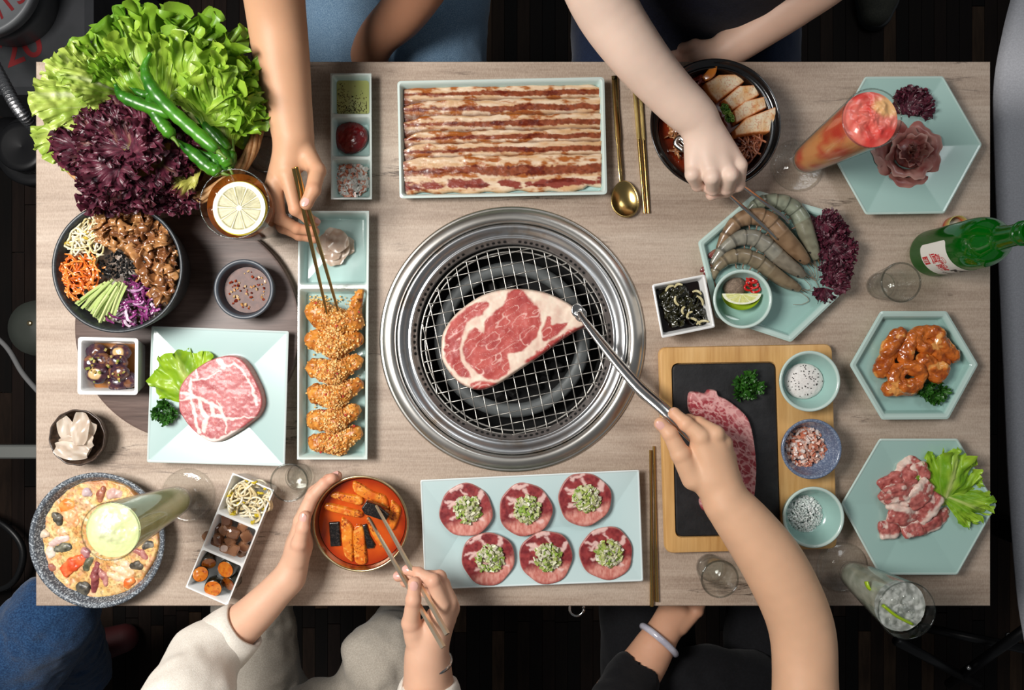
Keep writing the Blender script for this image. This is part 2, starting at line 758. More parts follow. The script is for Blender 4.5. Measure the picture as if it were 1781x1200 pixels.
# ------------------------------------------------------------------ common materials
M_TABLE = wood_mat('table_wood', L(128, 106, 90), L(178, 157, 139), L(206, 189, 172), 1.0, 'x', 0.5, crack=True, weave=True)
M_PLANK = [mat('floor_plank_%d' % i, L(*c), 0.6, c2=L(*d), nscale=1, stretch=(60, 4, 60), spec=.12) for i, (c, d) in enumerate([((40, 29, 22), (28, 20, 15)), ((22, 16, 13), (16, 11, 9)), ((66, 50, 37), (46, 34, 25)), ((15, 11, 9), (10, 8, 7)), ((30, 21, 17), (22, 15, 12))])]
M_FLOOR = mat('floor_base', L(14, 10, 9), 0.6)
M_BLACKMETAL = mat('black_metal', L(18, 18, 20), 0.4, 0.3)
M_STEEL = mat('brushed_steel', (0.72, 0.70, 0.66, 1), 0.31, 1.0, c2=(0.54, 0.51, 0.46, 1), nscale=9, namt=(0.35, 0.7))
M_STEEL2 = mat('stained_steel', (0.64, 0.65, 0.66, 1), 0.3, 1.0, c2=(0.40, 0.27, 0.15, 1), nscale=14, namt=(0.56, 0.72))
M_STEEL3 = mat('perforated_steel', (0.42, 0.38, 0.37, 1), 0.4, 0.85)
M_WIRE = mat('grate_wire', (0.52, 0.50, 0.46, 1), 0.34, 0.9)
M_IRON = mat('iron', L(104, 108, 108), 0.5, 0.2, bump=(90, 0.2))
M_SOOT_SHADE = mat('soot_and_hole_shade', L(9, 9, 9), 0.8)
M_CEL = vmat('celadon_glaze', 0.22, coat=0.55, spec=0.5, coatr=0.04)
M_WHITE = vmat('white_glaze', 0.22, coat=0.5, coatr=0.05)
CEL, CELR = lin([172, 203, 198]), lin([214, 226, 220])
CELD, CELDR = lin([156, 192, 184]), lin([196, 216, 208])
WHI, WHIR = lin([226, 226, 224]), lin([240, 240, 238])
M_BLK = mat('black_glaze', L(22, 23, 25), 0.28, coat=0.5, bump=(200, 0.05))
M_BLKSHINY = mat('black_lacquer', L(10, 9, 9), 0.2, coat=0.7)
M_DISC = wood_mat('walnut', L(58, 43, 38), L(96, 77, 70), L(120, 100, 92), 1.3, 'x', 0.45, contrast=1.4)
M_BAMBOO = wood_mat('bamboo', L(176, 124, 66), L(212, 164, 100), L(231, 188, 126), 1.1, 'y', 0.42)
M_SLATE = mat('slate', L(22, 22, 24), 0.62, c2=L(34, 34, 36), nscale=40, bump=(160, 0.5))
M_GOLD = mat('gold_metal', (0.62, 0.43, 0.16, 1), 0.2, 1.0)
M_BRASS = mat('brass', (0.60, 0.48, 0.28, 1), 0.28, 1.0)
M_CHOP = mat('champagne_metal', (0.86, 0.72, 0.54, 1), 0.3, 0.95)
M_CLEAR = glass('clear_glass', (0.97, 0.98, 0.975, 1), 0.02, (0.45, 0.48, 0.47, 1))
M_THICK = solid_glass('thick_glass')
M_STONE = mat('speckled_stone', L(74, 80, 88), 0.4, c2=L(176, 184, 190), nscale=420, namt=(0.5, 0.62), bump=(300, 0.2))

# ------------------------------------------------------------------ floor and table
fl = mk('floor', [(-3, -3, -0.012), (3, -3, -0.012), (3, 3, -0.012), (-3, 3, -0.012)], [(0, 1, 2, 3)], M_FLOOR, loc=(0, 0, -0.012))
fl['kind'] = 'structure'
fl['label'] = 'dark wooden strip floor under the dining table'
pm = []
for i in range(5):
    v, f = box((0, 0, 0), 0.0305, 1.0, 0.012)
    me = bpy.data.meshes.new('plank')
    me.from_pydata(v, [], f)
    me.materials.append(M_PLANK[i])
    pm.append(me)
rp = random.Random(3)


def plank(x, y0, y1):
    o = bpy.data.objects.new('plank', pm[rp.choice([0, 1, 1, 2, 3, 3, 4, 4])])
    o.scale = (1, (y1 - y0) - 0.002, 1)
    o.parent = fl
    o.location = (x, (y0 + y1) / 2, 0.006)
    col.objects.link(o)


for i in range(86):
    x = -1.33 + i * 0.0316
    if abs(x) > 1.14:
        ys = [-1.05]
        while ys[-1] < 1.05:
            ys.append(ys[-1] + rp.uniform(0.3, 0.75))
        for a, b in zip(ys[:-1], ys[1:]):
            plank(x, a, b)
    else:
        c = rp.uniform(-0.72, -0.6)
        plank(x, -1.05, c)
        plank(x, c, -0.45)
        plank(x, 0.5, 1.1)

GC = P(891, 590)
HOLE = 0.1715
X0, X1, Y0, Y1 = P(62, 0).x, P(1723, 0).x, P(0, 1054).y, P(0, 107).y


def tabletop():
    n = 128
    outer, inner = [], []
    cor = [math.atan2(y - GC.y, x - GC.x) % (2 * PI) for x in (X0, X1) for y in (Y0, Y1)]
    angs = sorted([2 * PI * i / n for i in range(n)] + cor)
    for a in angs:
        c, s = math.cos(a), math.sin(a)
        t = min(((X1 - GC.x) / c if c > 1e-9 else (X0 - GC.x) / c if c < -1e-9 else 9), ((Y1 - GC.y) / s if s > 1e-9 else (Y0 - GC.y) / s if s < -1e-9 else 9))
        outer.append((GC.x + t * c, GC.y + t * s))
        inner.append((GC.x + HOLE * c, GC.y + HOLE * s))
    b = 0.0012
    shr = lambda p: (p[0] + (b if p[0] < GC.x else -b), p[1] + (b if p[1] < GC.y else -b))
    rings = [[(x, y, TZ) for x, y in inner], [(shr(p)[0], shr(p)[1], TZ) for p in outer], [(x, y, TZ - b) for x, y in outer], [(x, y, TZ - 0.03) for x, y in outer], [(x, y, TZ - 0.03) for x, y in inner], [(x, y, TZ) for x, y in inner]]
    return rings_mesh(rings)


tb = thing('dining_table', 'rectangular greige wood grain table with round grill opening', 'table', (GC.x, GC.y, 0))
v, f = tabletop()
mk('table_top', v, f, M_TABLE, tb, smooth=False)
m = MB()
m.add(*box((GC.x, GC.y, 0.01), 0.55, 0.4, 0.02, bev=0.004))
mk('base_plate', m.v[0], m.f, M_BLACKMETAL, tb, smooth=False)
for sx in (-1, 1):
    for sy in (-1, 1):
        v, f = box((GC.x + sx * 0.22, GC.y + sy * 0.15, 0.3), 0.04, 0.04, 0.56, bev=0.003)
        mk('leg', v, f, M_BLACKMETAL, tb, smooth=False)
for sy in (-1, 1):
    v, f = box((0, GC.y + sy * 0.24, TZ - 0.045), 1.2, 0.04, 0.03, bev=0.003)
    mk('rail', v, f, M_BLACKMETAL, tb, smooth=False)

# ------------------------------------------------------------------ grill in the table
gr = thing('table_grill', 'round stainless steel barbecue grill sunk into the table', 'grill', (GC.x, GC.y, TZ - 0.13))
k = PX
v, f = lathe(GC, [(HOLE - 0.0015, -0.03), (HOLE - 0.0015, 0.0006), (.1938, 0.0006), (.1945, .001), (.1938, .003), (.1908, .0050), (.1900, .0043), (.1892, .0050), (.1865, .0066), (.183, .0080), (.179, .0088), (.1755, .0086), (.1725, .0072), (.1706, .0045), (.1698, .0015), (.1698, -.03)], 160, cap=False)
mk('outer_ring', v, f, M_STEEL, gr)
v, f = lathe(GC, [(.1690, -.03), (.1690, .0005), (.1675, .0042), (.1650, .0050), (.1625, .0042), (.1580, .0005), (.1535, -.0045), (.1522, -.0045), (.1508, -.003), (.1490, -.003), (.1478, -.0045), (.1478, -.007)], 160, cap=False)
mk('inner_ring', v, f, M_STEEL2, gr)
v, f = lathe(GC, [(.1480, -.008), (.1425, -.020), (.1418, -.05), (.140, -.055), (.1395, -.10), (.02, -.105), (.0, -.105)], 128, cap=False)
mk('fire_bowl', v, f, M_SOOT_SHADE, gr)
v, f = lathe(GC, [(.1479, -.0055), (.1448, -.0105), (.1418, -.0155), (.1414, -.024)], 128, cap=False)
mk('perforated_band', v, f, M_STEEL3, gr)
m = MB()
for g in range(14):
    for j in range(6):
        a = 2 * PI * g / 14 + (j - 2.5) * 0.059
        for row in (0,):
            rr, zz = 0.1447, -0.0104
            c, s = math.cos(a), math.sin(a)
            cen = Vector((GC.x + rr * c, GC.y + rr * s, GC.z + zz))
            t = Vector((-s, c, 0))
            u = Vector((c * 0.51, s * 0.51, 0.86))
            nrm = Vector((-c * .86, -s * .86, 0.51))
            ring = [cen + nrm * 0.0006 + t * (0.0025 * math.cos(q)) + u * (0.0026 * math.sin(q)) for q in np.linspace(0, 2 * PI, 10, endpoint=False)]
            m.add(ring, [tuple(range(10))])
o = m.build('vent_holes', M_SOOT_SHADE, gr, smooth=False)  # flat black discs stand in for the shade inside the holes
o['kind'] = 'stuff'
v, f = lathe(GC, [(.100, -.075), (.100, -.062), (.104, -.058), (.117, -.058), (.121, -.062), (.121, -.075)], 96, cap=False)
mk('iron_ring', v, f, M_IRON, gr)
m = MB()
for i in range(60):
    a, r = rng.uniform(0, 2 * PI), 0.09 * math.sqrt(rng.uniform(0, 1))
    s_ = rng.uniform(0.009, 0.016)
    M_ = Matrix.Rotation(rng.uniform(0, 3), 3, 'X') @ Matrix.Rotation(rng.uniform(0, 3), 3, 'Y')
    m.add(*box((GC.x + r * math.cos(a), GC.y + r * math.sin(a), TZ - 0.096 + rng.uniform(0, .008)), s_ * 1.6, s_, s_, bev=s_ * 0.2, M=M_))
o = m.build('charcoal_bed', mat('charcoal', L(20, 18, 18), 0.7), gr, smooth=False)
o['kind'] = 'stuff'

GH = -0.018
gc = P(895, 593, GH)
GR = 0.1400
wg = thing('wire_grate', 'crimped steel wire grate laid inside the round grill', 'grate', (gc.x, gc.y, TZ + GH - 0.004))
for (rr, zz) in ((GR, -0.001), (GR - 0.0065, -0.0035)):
    pts = [(gc.x + rr * math.cos(a), gc.y + rr * math.sin(a), TZ + GH + zz) for a in np.linspace(0, 2 * PI, 97)]
    v, f = tube(pts, 0.0014, 8)
    mk('hoop', v, f, M_WIRE, wg)
rot = math.radians(12)
sp = 0.0166
for dirn in (0, 1):
    for i in range(-8, 9):
        off = i * sp + (0.004 if dirn else -0.003)
        half = math.sqrt(max(GR ** 2 - off ** 2, 0))
        if half < 0.02:
            continue
        n = int(2 * half / 0.0028)
        pts = []
        for t in np.linspace(-half, half, n):
            z = 0.0008 * math.cos(PI * (t + (-0.003 if dirn else 0.004) * -1) / sp + PI * (i + dirn))
            a, b = (t, off) if dirn == 0 else (off, t)
            pts.append((gc.x + a * math.cos(rot) - b * math.sin(rot), gc.y + a * math.sin(rot) + b * math.cos(rot), TZ + GH + z))
        v, f = tube(pts, 0.00088, 6)
        mk('wire', v, f, M_WIRE, wg)


# ------------------------------------------------------------------ vessels
def inset_poly(c, d):
    """inset of a convex polygon (2D arrays, counter-clockwise or clockwise)"""
    c = [np.array(p[:2], float) for p in c]
    n = len(c)
    ar = sum(c[i][0] * c[(i + 1) % n][1] - c[(i + 1) % n][0] * c[i][1] for i in range(n))
    sgn = 1 if ar > 0 else -1
    out = []
    for i in range(n):
        p0, p1, p2 = c[i - 1], c[i], c[(i + 1) % n]
        e1, e2 = (p1 - p0) / np.linalg.norm(p1 - p0), (p2 - p1) / np.linalg.norm(p2 - p1)
        n1, n2 = sgn * np.array([-e1[1], e1[0]]), sgn * np.array([-e2[1], e2[0]])
        a = np.array([n1, n2])
        out.append(p1 + np.linalg.solve(a, np.array([d, d])))
    return out


def round_poly(c, r, m=7):
    n = len(c)
    out = []
    for i in range(n):
        p0, p1, p2 = c[i - 1], c[i], c[(i + 1) % n]
        e1, e2 = (p0 - p1), (p2 - p1)
        l1, l2 = np.linalg.norm(e1), np.linalg.norm(e2)
        e1, e2 = e1 / l1, e2 / l2
        ang = math.acos(np.clip(e1 @ e2, -1, 1))
        d = min(r / math.tan(ang / 2), 0.49 * l1, 0.49 * l2)
        a, b = p1 + e1 * d, p1 + e2 * d
        for t in np.linspace(0, 1, m):
            out.append((1 - t) ** 2 * a + 2 * t * (1 - t) * p1 + t * t * b)
    return out


def poly_dish(name, parent, corners, prof, mat_, ridge=None, base=TZ, cols=(CEL, CELR), label=None, sharp=5):
    """corners: rim outline (x, y) in metres; prof: list of (inset, z, corner radius, colour 0/1) from the outer
    bottom over the rim to the floor; ridge: 'point' or half-length of a central crease"""
    rings, cc = [], []
    for (d, z, r, w_) in prof:
        ring = round_poly(inset_poly(corners, d), max(r, 0.0004))
        rings.append([(p[0], p[1], base + z) for p in ring])
        cc += [mixc(cols[0], cols[1], w_)] * len(ring)
    if ridge is not None:
        c0 = np.mean([np.array(c[:2]) for c in corners], 0)
        z = prof[-1][1] - ridge[1]
        ring = []
        for p in rings[-1]:
            q = c0
            if ridge[0] is not None:
                ax = np.array(ridge[0])
                hl = np.linalg.norm(ax)
                u = ax / hl
                q = c0 + u * np.clip((np.array(p[:2]) - c0) @ u, -hl, hl) if abs((np.array(p[:2]) - c0) @ u) > hl else c0 + u * ((np.array(p[:2]) - c0) @ u)
            ring.append((q[0], q[1], base + z))
            cc.append(cols[0])
        rings.append(ring)
        v, f = rings_mesh(rings, True, True, False)
    else:
        v, f = rings_mesh(rings, True, True, True)
    o = mk(name, v, f, mat_, parent, vcol=np.array(cc), label=label)
    return auto_sharp(o, sharp)


def corners_w(px, h):
    return [np.array([P(x, y, h).x, P(x, y, h).y]) for x, y in px]


def bowl(name, parent, c, r, h, rb, mat_, t=0.004, floor=0.005, n=72, vc=None, wob=None, curve=0.5, label=None, lip=0.0, foot=True):
    """round bowl: c = base centre (world), r = rim radius, rb = base radius"""
    z0 = 0.0
    prof = [(rb * 0.55, z0 + 0.002), (rb * 0.9, z0 + 0.002), (rb * 0.92, z0), (rb, z0)]
    for s in np.linspace(0, 1, 9)[1:]:
        prof.append((rb + (r - rb) * (s ** curve), z0 + h * s * 0.97))
    prof += [(r + lip, z0 + h), (r - t * 0.3, z0 + h + 0.001), (r - t * 0.8, z0 + h), (r - t, z0 + h - 0.002)]
    for s in np.linspace(1, 0, 9)[1:]:
        prof.append(((rb - t) + (r - rb) * (s ** curve), z0 + floor + (h - floor - 0.002) * s))
    prof.append((rb * 0.4, z0 + floor * 0.9))
    prof.append((0.0, z0 + floor * 0.9))
    v, f = lathe(c, prof, n, wob)
    cc = None
    if vc is not None:
        cc = np.concatenate([np.tile(mixc(vc[0], vc[1], 1.0 if z > h * 0.985 else 0.0), (n, 1)) for (rr, z) in prof])
    return mk(name, v, f, mat_, parent, vcol=cc, label=label)


def inner_r(r, rb, h, t, floor, curve, z):
    s = np.clip((z - floor) / (h - floor - 0.002), 0, 1)
    return (rb - t) + (r - rb) * s ** curve


def rimc(px, py, h, base=0.0):
    """world base centre for a vessel whose rim centre is seen at px,py at height base+h"""
    p = P(px, py, base + h)
    return Vector((p.x, p.y, TZ + base))


# --- three-well sauce tray
def well_tray(name, label, rim, h, wells, mat_, cols, group=None, cat='tray', wall=0.0035, floor=0.005):
    c = corners_w(rim, h)
    cen = np.mean(c, 0)
    th = thing(name, label, cat, (cen[0], cen[1], TZ), group)
    # outer shell
    rings, cc = [], []
    for (d, z, r, w_) in [(0.006, 0.0, .004, 0), (0.004, 0.0, .005, 0), (0.0006, h * 0.9, .006, .5), (0.0, h, .006, 1), (0.0015, h + .0008, .005, 1)]:
        ring = round_poly(inset_poly(c, d), r)
        rings.append([(p[0], p[1], TZ + z) for p in ring])
        cc += [mixc(cols[0], cols[1], w_)] * len(ring)
    v, f = rings_mesh(rings, True, True, False)
    m = MB()
    m.add(v, f, np.array(cc))
    # wells given as fractions along the long axis (corner 0->3 is the long side)
    for (a0, a1) in wells:
        q = [c[0] + (c[3] - c[0]) * a0, c[1] + (c[2] - c[1]) * a0, c[1] + (c[2] - c[1]) * a1, c[0] + (c[3] - c[0]) * a1]
        rings, cc = [], []
        top = [(0.0, h + .0008, .004, 1), (wall * 0.55, h + .0009, .004, 1), (wall, h - .0015, .004, .6), (wall + 0.003, floor + 0.002, .005, 0), (wall + 0.005, floor, .005, 0)]
        for (d, z, r, w_) in top:
            ring = round_poly(inset_poly(q, d), r if d > 0 else 0.0005)
            rings.append([(p[0], p[1], TZ + z) for p in ring])
            cc += [mixc(cols[0], cols[1], w_)] * len(ring)
        v, f = rings_mesh(rings, True, False, True)
        m.add(v, f, np.array(cc))
    o = m.build('tray_body', mat_, th)
    auto_sharp(o, 40)
    return th, c


st, stc = well_tray('sauce_tray', 'narrow celadon tray with three wells of oil, red paste and salt', [(575, 128), (646, 128), (647, 347), (576, 347)], 0.022, [(0.0, .335), (.335, .672), (.672, 1.0)], M_CEL, (CEL, CELR))

# --- rectangular pork tray
PTH = 0.022
ptc = corners_w([(691, 141), (1051, 134), (1056, 338), (695, 345)], PTH)
pt = thing('pork_tray', 'rectangular celadon tray holding marinated pork belly strips', 'tray', (np.mean(ptc, 0)[0], np.mean(ptc, 0)[1], TZ))
poly_dish('tray_body', pt, ptc, [(.012, 0, .006, 0), (.006, 0, .006, 0), (.0005, PTH - .004, .007, .3), (0, PTH, .006, .8), (.003, PTH + .001, .005, 1), (.0055, PTH - .002, .005, .4), (.008, .007, .005, 0), (.010, .0055, .004, 0)], M_CEL, sharp=35)

# --- hexagon dishes
HEX = {}


def hex_dish(key, px, h, kind, label, name='hexagon_plate', cols=(CELD, CELDR), slope=0.011):
    c = corners_w(px, h)
    cen = np.mean(c, 0)
    th = thing(name, label, 'plate', (cen[0], cen[1], TZ))
    if kind == 'plate':
        poly_dish('plate_body', th, c, [(.045, 0, .01, 0), (.04, 0, .01, 0), (.0015, h - .003, .006, .3), (0, h - .001, .006, .9), (.0018, h, .005, 1), (.004, h - .0008, .004, .2)], M_CEL, ridge=(None, slope), cols=cols, sharp=4)
    else:
        poly_dish('plate_body', th, c, [(.014, 0, .008, 0), (.008, 0, .008, 0), (.001, h - .004, .006, .2), (0, h - .001, .006, .7), (.003, h, .005, .9), (.0075, h - .001, .004, .6), (.0095, h - .003, .003, 0), (.0125, .0105, .003, 0)], M_CEL, ridge=(None, .003), cols=cols, sharp=4)
    HEX[key] = th
    return th


hex_dish('rose', [(1505, 133), (1641, 132), (1709, 251), (1643, 371), (1506, 373), (1438, 252)], 0.024, 'plate', 'celadon hexagon plate with meat rose and dark red leaf')
hex_dish('shrimp', [(1318, 331), (1450, 369), (1477, 499), (1376, 595), (1245, 552), (1214, 421)], 0.022, 'tray', 'celadon hexagon plate with raised rim holding raw shrimp', 'hexagon_plate')
hex_dish('tripe', [(1532, 541), (1647, 541), (1702, 634), (1650, 729), (1534, 730), (1478, 635)], 0.022, 'tray', 'small celadon hexagon plate of marinated orange offal rings')
hex_dish('pork', [(1530, 763), (1666, 763), (1734, 879), (1666, 1000), (1530, 1000), (1463, 877)], 0.024, 'plate', 'celadon hexagon plate with pork pieces and green lettuce')

# --- tongue plate
TPH = 0.018
tpc = corners_w([(731, 835), (1112, 817), (1119, 1011), (739, 1026)], TPH)
tp = thing('tongue_plate', 'long pale celadon plate with six slices of beef tongue', 'plate', (np.mean(tpc, 0)[0], np.mean(tpc, 0)[1], TZ))
axv = (P(1050, 916, TPH) - P(800, 929, TPH)) / 2
poly_dish('plate_body', tp, tpc, [(.05, 0, .004, 0), (.045, 0, .004, 0), (.001, TPH - .002, .003, .3), (0, TPH - .0008, .003, 1), (.0012, TPH, .003, 1), (.003, TPH - .0008, .002, .3)], M_CEL, ridge=((axv.x, axv.y), 0.009), sharp=4, cols=(lin([186, 212, 212]), lin([226, 236, 236])))

# --- round walnut serving board and what stands on it
DBH = 0.018
dbc = P(325, 570, DBH)
v, f = lathe((dbc.x, dbc.y, TZ), [(0, 0), (.158, 0), (.1615, .002), (.163, .006), (.163, .014), (.1615, .0172), (.1585, .018), (0, .018)], 128)
o = mk('serving_board', v, f, M_DISC)
auto_sharp(o, 40)
tag(o, 'round dark walnut serving board under the bowls and square plate', 'board')

SPH = 0.016
spc = corners_w([(263, 567), (502, 576), (495, 811), (255, 804)], DBH + SPH)
spl = thing('square_plate', 'square pale celadon plate with a round pork steak', 'plate', (np.mean(spc, 0)[0], np.mean(spc, 0)[1], TZ + DBH))
poly_dish('plate_body', spl, spc, [(.06, 0, .004, 0), (.055, 0, .004, 0), (.0012, SPH - .002, .003, .3), (0, SPH - .0008, .003, 1), (.0014, SPH, .003, 1), (.0035, SPH - .0008, .002, .3)], M_CEL, ridge=(None, 0.0095), base=TZ + DBH, sharp=4, cols=(lin([160, 190, 187]), lin([206, 218, 216])))

# stone bowl of rice and vegetables
BBH = 0.078
bbc = rimc(204, 465, BBH, DBH)
BBR, BBB = S(114, BBH + DBH), S(114, BBH + DBH) * 0.68
bb = thing('mixed_rice_bowl', 'large black bowl of beef, carrot, cucumber, cabbage and sprouts', 'bowl', bbc)
bowl('bowl_body', bb, bbc, BBR, BBH, BBB, mat('black_stoneware', L(38, 42, 46), 0.38, c2=L(54, 60, 64), nscale=300, bump=(250, 0.1)), t=0.005, floor=0.007, curve=0.62)

# sauce bowl on the board
SBH = 0.036
sbc = rimc(424, 503, SBH, DBH)
sb = thing('sauce_bowl', 'small dark grey bowl of brown soy chilli sauce on walnut board', 'bowl', sbc)
bowl('bowl_body', sb, sbc, S(52, .05), SBH, S(40, .05), mat('grey_stoneware', L(66, 72, 80), 0.4, bump=(200, 0.1)), t=0.006, floor=0.005, curve=0.7)

# white square dishes
ED_H = 0.036
edc = corners_w([(135, 586), (240, 588), (239, 687), (134, 686)], DBH + ED_H)
ed = thing('eggplant_dish', 'small white square dish of braised eggplant rolls', 'dish', (np.mean(edc, 0)[0], np.mean(edc, 0)[1], TZ + DBH))
poly_dish('dish_body', ed, edc, [(.012, 0, .005, 0), (.008, 0, .005, 0), (.001, ED_H - .003, .005, .5), (0, ED_H - .0008, .005, 1), (.0022, ED_H, .004, 1), (.0045, ED_H - .001, .004, .8), (.006, ED_H - .004, .004, 0), (.009, .008, .006, 0), (.013, .006, .006, 0)], M_WHITE, base=TZ + DBH, cols=(WHI, WHIR), sharp=35)

SWH = 0.046
swc = corners_w([(1134, 495), (1226, 477), (1244, 569), (1151, 588)], SWH)
sw = thing('seaweed_dish', 'white angular square bowl of dark seaweed and onion', 'dish', (np.mean(swc, 0)[0], np.mean(swc, 0)[1], TZ))
poly_dish('dish_body', sw, swc, [(.014, 0, .003, 0), (.009, 0, .003, 0), (.0006, SWH - .003, .003, .5), (0, SWH - .0008, .003, 1), (.0016, SWH, .0025, 1), (.003, SWH - .001, .0025, .8), (.004, SWH - .003, .0025, 0), (.011, .008, .004, 0), (.014, .006, .004, 0)], M_WHITE, cols=(WHI, WHIR), sharp=25)

# radish dish with a faceted brown rim
RDH = 0.032
rdc = rimc(134, 761, RDH)
rd = thing('radish_bowl', 'small dark brown bowl of pickled white radish sheets', 'bowl', rdc)
M_BROWNG = mat('brown_glaze', L(44, 33, 28), 0.35, c2=L(80, 62, 50), nscale=180, coat=0.3)
bowl('bowl_body', rd, rdc, S(49, RDH), RDH, S(30, RDH), M_BROWNG, t=0.003, floor=0.005, curve=0.6, wob=lambda a, r, z: 1 + 0.012 * math.sin(12 * a) * (z / RDH if z > 0 else 0))

# chicken tray: two wells
CTH = 0.024
ct, ctc = well_tray('chicken_tray', 'long celadon tray of crumbed fried chicken with a pickle well', [(519, 367), (642, 367), (639, 799), (517, 799)], CTH, [(0.0, .305), (.305, 1.0)], M_CEL, (CEL, CELR), wall=0.0042)

# white three-well tray
WTH = 0.034
wt, wtc = well_tray('side_dish_tray', 'white porcelain tray with sprouts, diced braise and zucchini', [(405, 822), (477, 852), (396, 1053), (323, 1021)], WTH, [(0.0, .34), (.34, .655), (.655, 1.0)], M_WHITE, (WHI, WHIR), wall=0.003)

# brass kimchi bowl
KBH = 0.042
kbc = rimc(627, 911, KBH)
KBR = S(84, KBH)
kb = thing('radish_kimchi_bowl', 'brass rimmed bowl of orange radish kimchi soup', 'bowl', kbc)
bowl('bowl_body', kb, kbc, KBR, KBH, KBR * 0.72, M_BRASS, t=0.0035, floor=0.005, curve=0.45)

# stone pan
SNH = 0.030
snc = rimc(168, 940, SNH)
SNR = S(118, SNH)
sn = thing('stone_pan', 'speckled grey stone pan with a baked seafood pancake', 'pan', snc)
bowl('pan_body', sn, snc, SNR, SNH, SNR * 0.82, M_STONE, t=0.0072, floor=0.006, curve=0.6, n=96)

# hot pot bowl
HPH = 0.062
hpc = rimc(1245, 215, HPH)
HPR = S(114, HPH)
hp = thing('stew_pot', 'black ledged pot of red tofu and noodle stew', 'pot', hpc)
prof = [(HPR * .5, 0.001), (HPR * .62, 0), (HPR * .66, 0.0), (HPR * .80, .02), (HPR * .90, .042), (HPR * .98, .054), (HPR, HPH - .001), (HPR * .99, HPH), (HPR * .965, HPH - .001), (HPR * .945, HPH - .005), (HPR * .90, HPH - .008), (HPR * .885, HPH - .0065), (HPR * .87, HPH - .008), (HPR * .845, HPH - .016), (HPR * .78, .022), (HPR * .6, .006), (0, .006)]
v, f = lathe(hpc, prof, 96)
mk('pot_body', v, f, M_BLKSHINY, hp)

# bamboo board, slate and three salt bowls
BDH = 0.016
bdc = corners_w([(1147, 604), (1448, 598), (1457, 955), (1158, 963)], BDH)
bd = thing('bamboo_board', 'bamboo serving board carrying a slate and three salt bowls', 'board', (np.mean(bdc, 0)[0], np.mean(bdc, 0)[1], TZ))
slc = corners_w([(1169, 633), (1349, 630), (1358, 930), (1176, 934)], BDH)
# board with recess: frame ring plus recess floor
rings = []
for (d, z, r) in [(.003, 0, .012), (0, .003, .012), (0, BDH - .003, .012), (.0012, BDH - .0006, .012), (.003, BDH, .011)]:
    rings.append([(p[0], p[1], TZ + z) for p in round_poly(inset_poly(bdc, d), r, 9)])
for (d, z) in [(-.0012, BDH), (-.0008, BDH - .0008), (0, .007)]:
    rings.append([(p[0], p[1], TZ + z) for p in round_poly(inset_poly(slc, d), .011, 9)])
v, f = rings_mesh(rings, True, True, True)
auto_sharp(mk('board_body', v, f, M_BAMBOO, bd), 30)
nc = P(1266, 938, BDH)
v, f = lathe((nc.x, nc.y, TZ + BDH - .0005), [(0, .0008), (.0075, .0008), (.0078, 0)], 24)
mk('finger_notch', v, f, mat('notch_shade', L(150, 104, 56), 0.5), bd)  # flat disc, its darker colour stands in for shade in the recess
rings = []
for (d, z, r) in [(.0008, .0072, .010), (.0006, .0150, .010), (.0022, .0165, .009)]:
    rings.append([(p[0], p[1], TZ + z) for p in round_poly(inset_poly(slc, d), r, 9)])
v, f = rings_mesh(rings, True, True, True)
sl = mk('slate_slab', v, f, M_SLATE)
auto_sharp(sl, 30)
tag(sl, 'black slate slab set into the bamboo board under marbled beef', 'slate')
SLH = 0.0165
M_BLUE = mat('blue_grey_glaze', L(98, 112, 138), 0.25, c2=L(140, 152, 172), nscale=420, namt=(.5, .6), coat=0.5)
SALT = {}
for key, (x, y, r, label, mt, vc) in {
        'pepper': (1408.5, 663, 53, 'celadon bowl of white salt with black pepper specks', M_CEL, (CELD, CELDR)),
        'pink': (1411.5, 781, 52.5, 'blue grey bowl of coarse pink salt', M_BLUE, None),
        'sea': (1415, 900, 53.5, 'celadon bowl of fine plain sea salt', M_CEL, (CELD, CELDR))}.items():
    c = rimc(x, y, 0.030, BDH)
    th = thing('salt_bowl', label, 'bowl', c, 'salt bowls on the bamboo board')
    R_ = S(r, .046)
    bowl('bowl_body', th, c, R_, 0.030, R_ * 0.66, mt, t=0.0048, floor=0.005, curve=0.55, vc=vc)
    SALT[key] = (th, c, R_)
# lime bowl on the shrimp plate
LBB = 0.0105
lbc = rimc(1292, 520, 0.033, LBB)
LBR = S(51.5, .043)
lb = thing('lime_bowl', 'celadon bowl with lime wedge, pepper and red chilli', 'bowl', lbc)
bowl('bowl_body', lb, lbc, LBR, 0.033, LBR * 0.66, M_CEL, t=0.0048, floor=0.005, curve=0.55, vc=(CELD, CELDR))
# ------------------------------------------------------------------ meats
def Z(pts, x0, y0, s):
    p = np.asarray(pts, float)
    return np.stack([p[:, 0] / s + x0, p[:, 1] / s + y0], -1)


M_MEAT = vmat('raw_meat', 0.42, coat=0.12, sss=0.08, bump=(700, 0.12))
M_MEATWET = vmat('glazed_meat', 0.3, coat=0.45, sss=0.05, bump=(500, 0.25))
M_LEAF = vmat('leaf', 0.38, coat=0.15, transl=0.25, bump=(260, 0.25))
M_REDLEAF = vmat('red_leaf', 0.4, coat=0.1, transl=0.12, bump=(300, 0.3))
M_FOOD = vmat('food', 0.42, coat=0.15, sss=0.05, bump=(420, 0.25))
M_WET = vmat('wet_food', 0.25, coat=0.5, bump=(300, 0.2))
M_DRY = vmat('dry_food', 0.7, bump=(900, 0.3))


def ridge(q, sc_, seed, ang=0.0, an=1.0):
    c, s = math.cos(ang), math.sin(ang)
    x = (q[:, 0] * c + q[:, 1] * s) / sc_
    y = (-q[:, 0] * s + q[:, 1] * c) / (sc_ * an)
    n = vnoise(np.stack([x, y], -1), seed) * 0.65 + vnoise(np.stack([x * 2.1 + 3, y * 2.1], -1), seed + 5) * 0.35
    return 1 - np.abs(n)


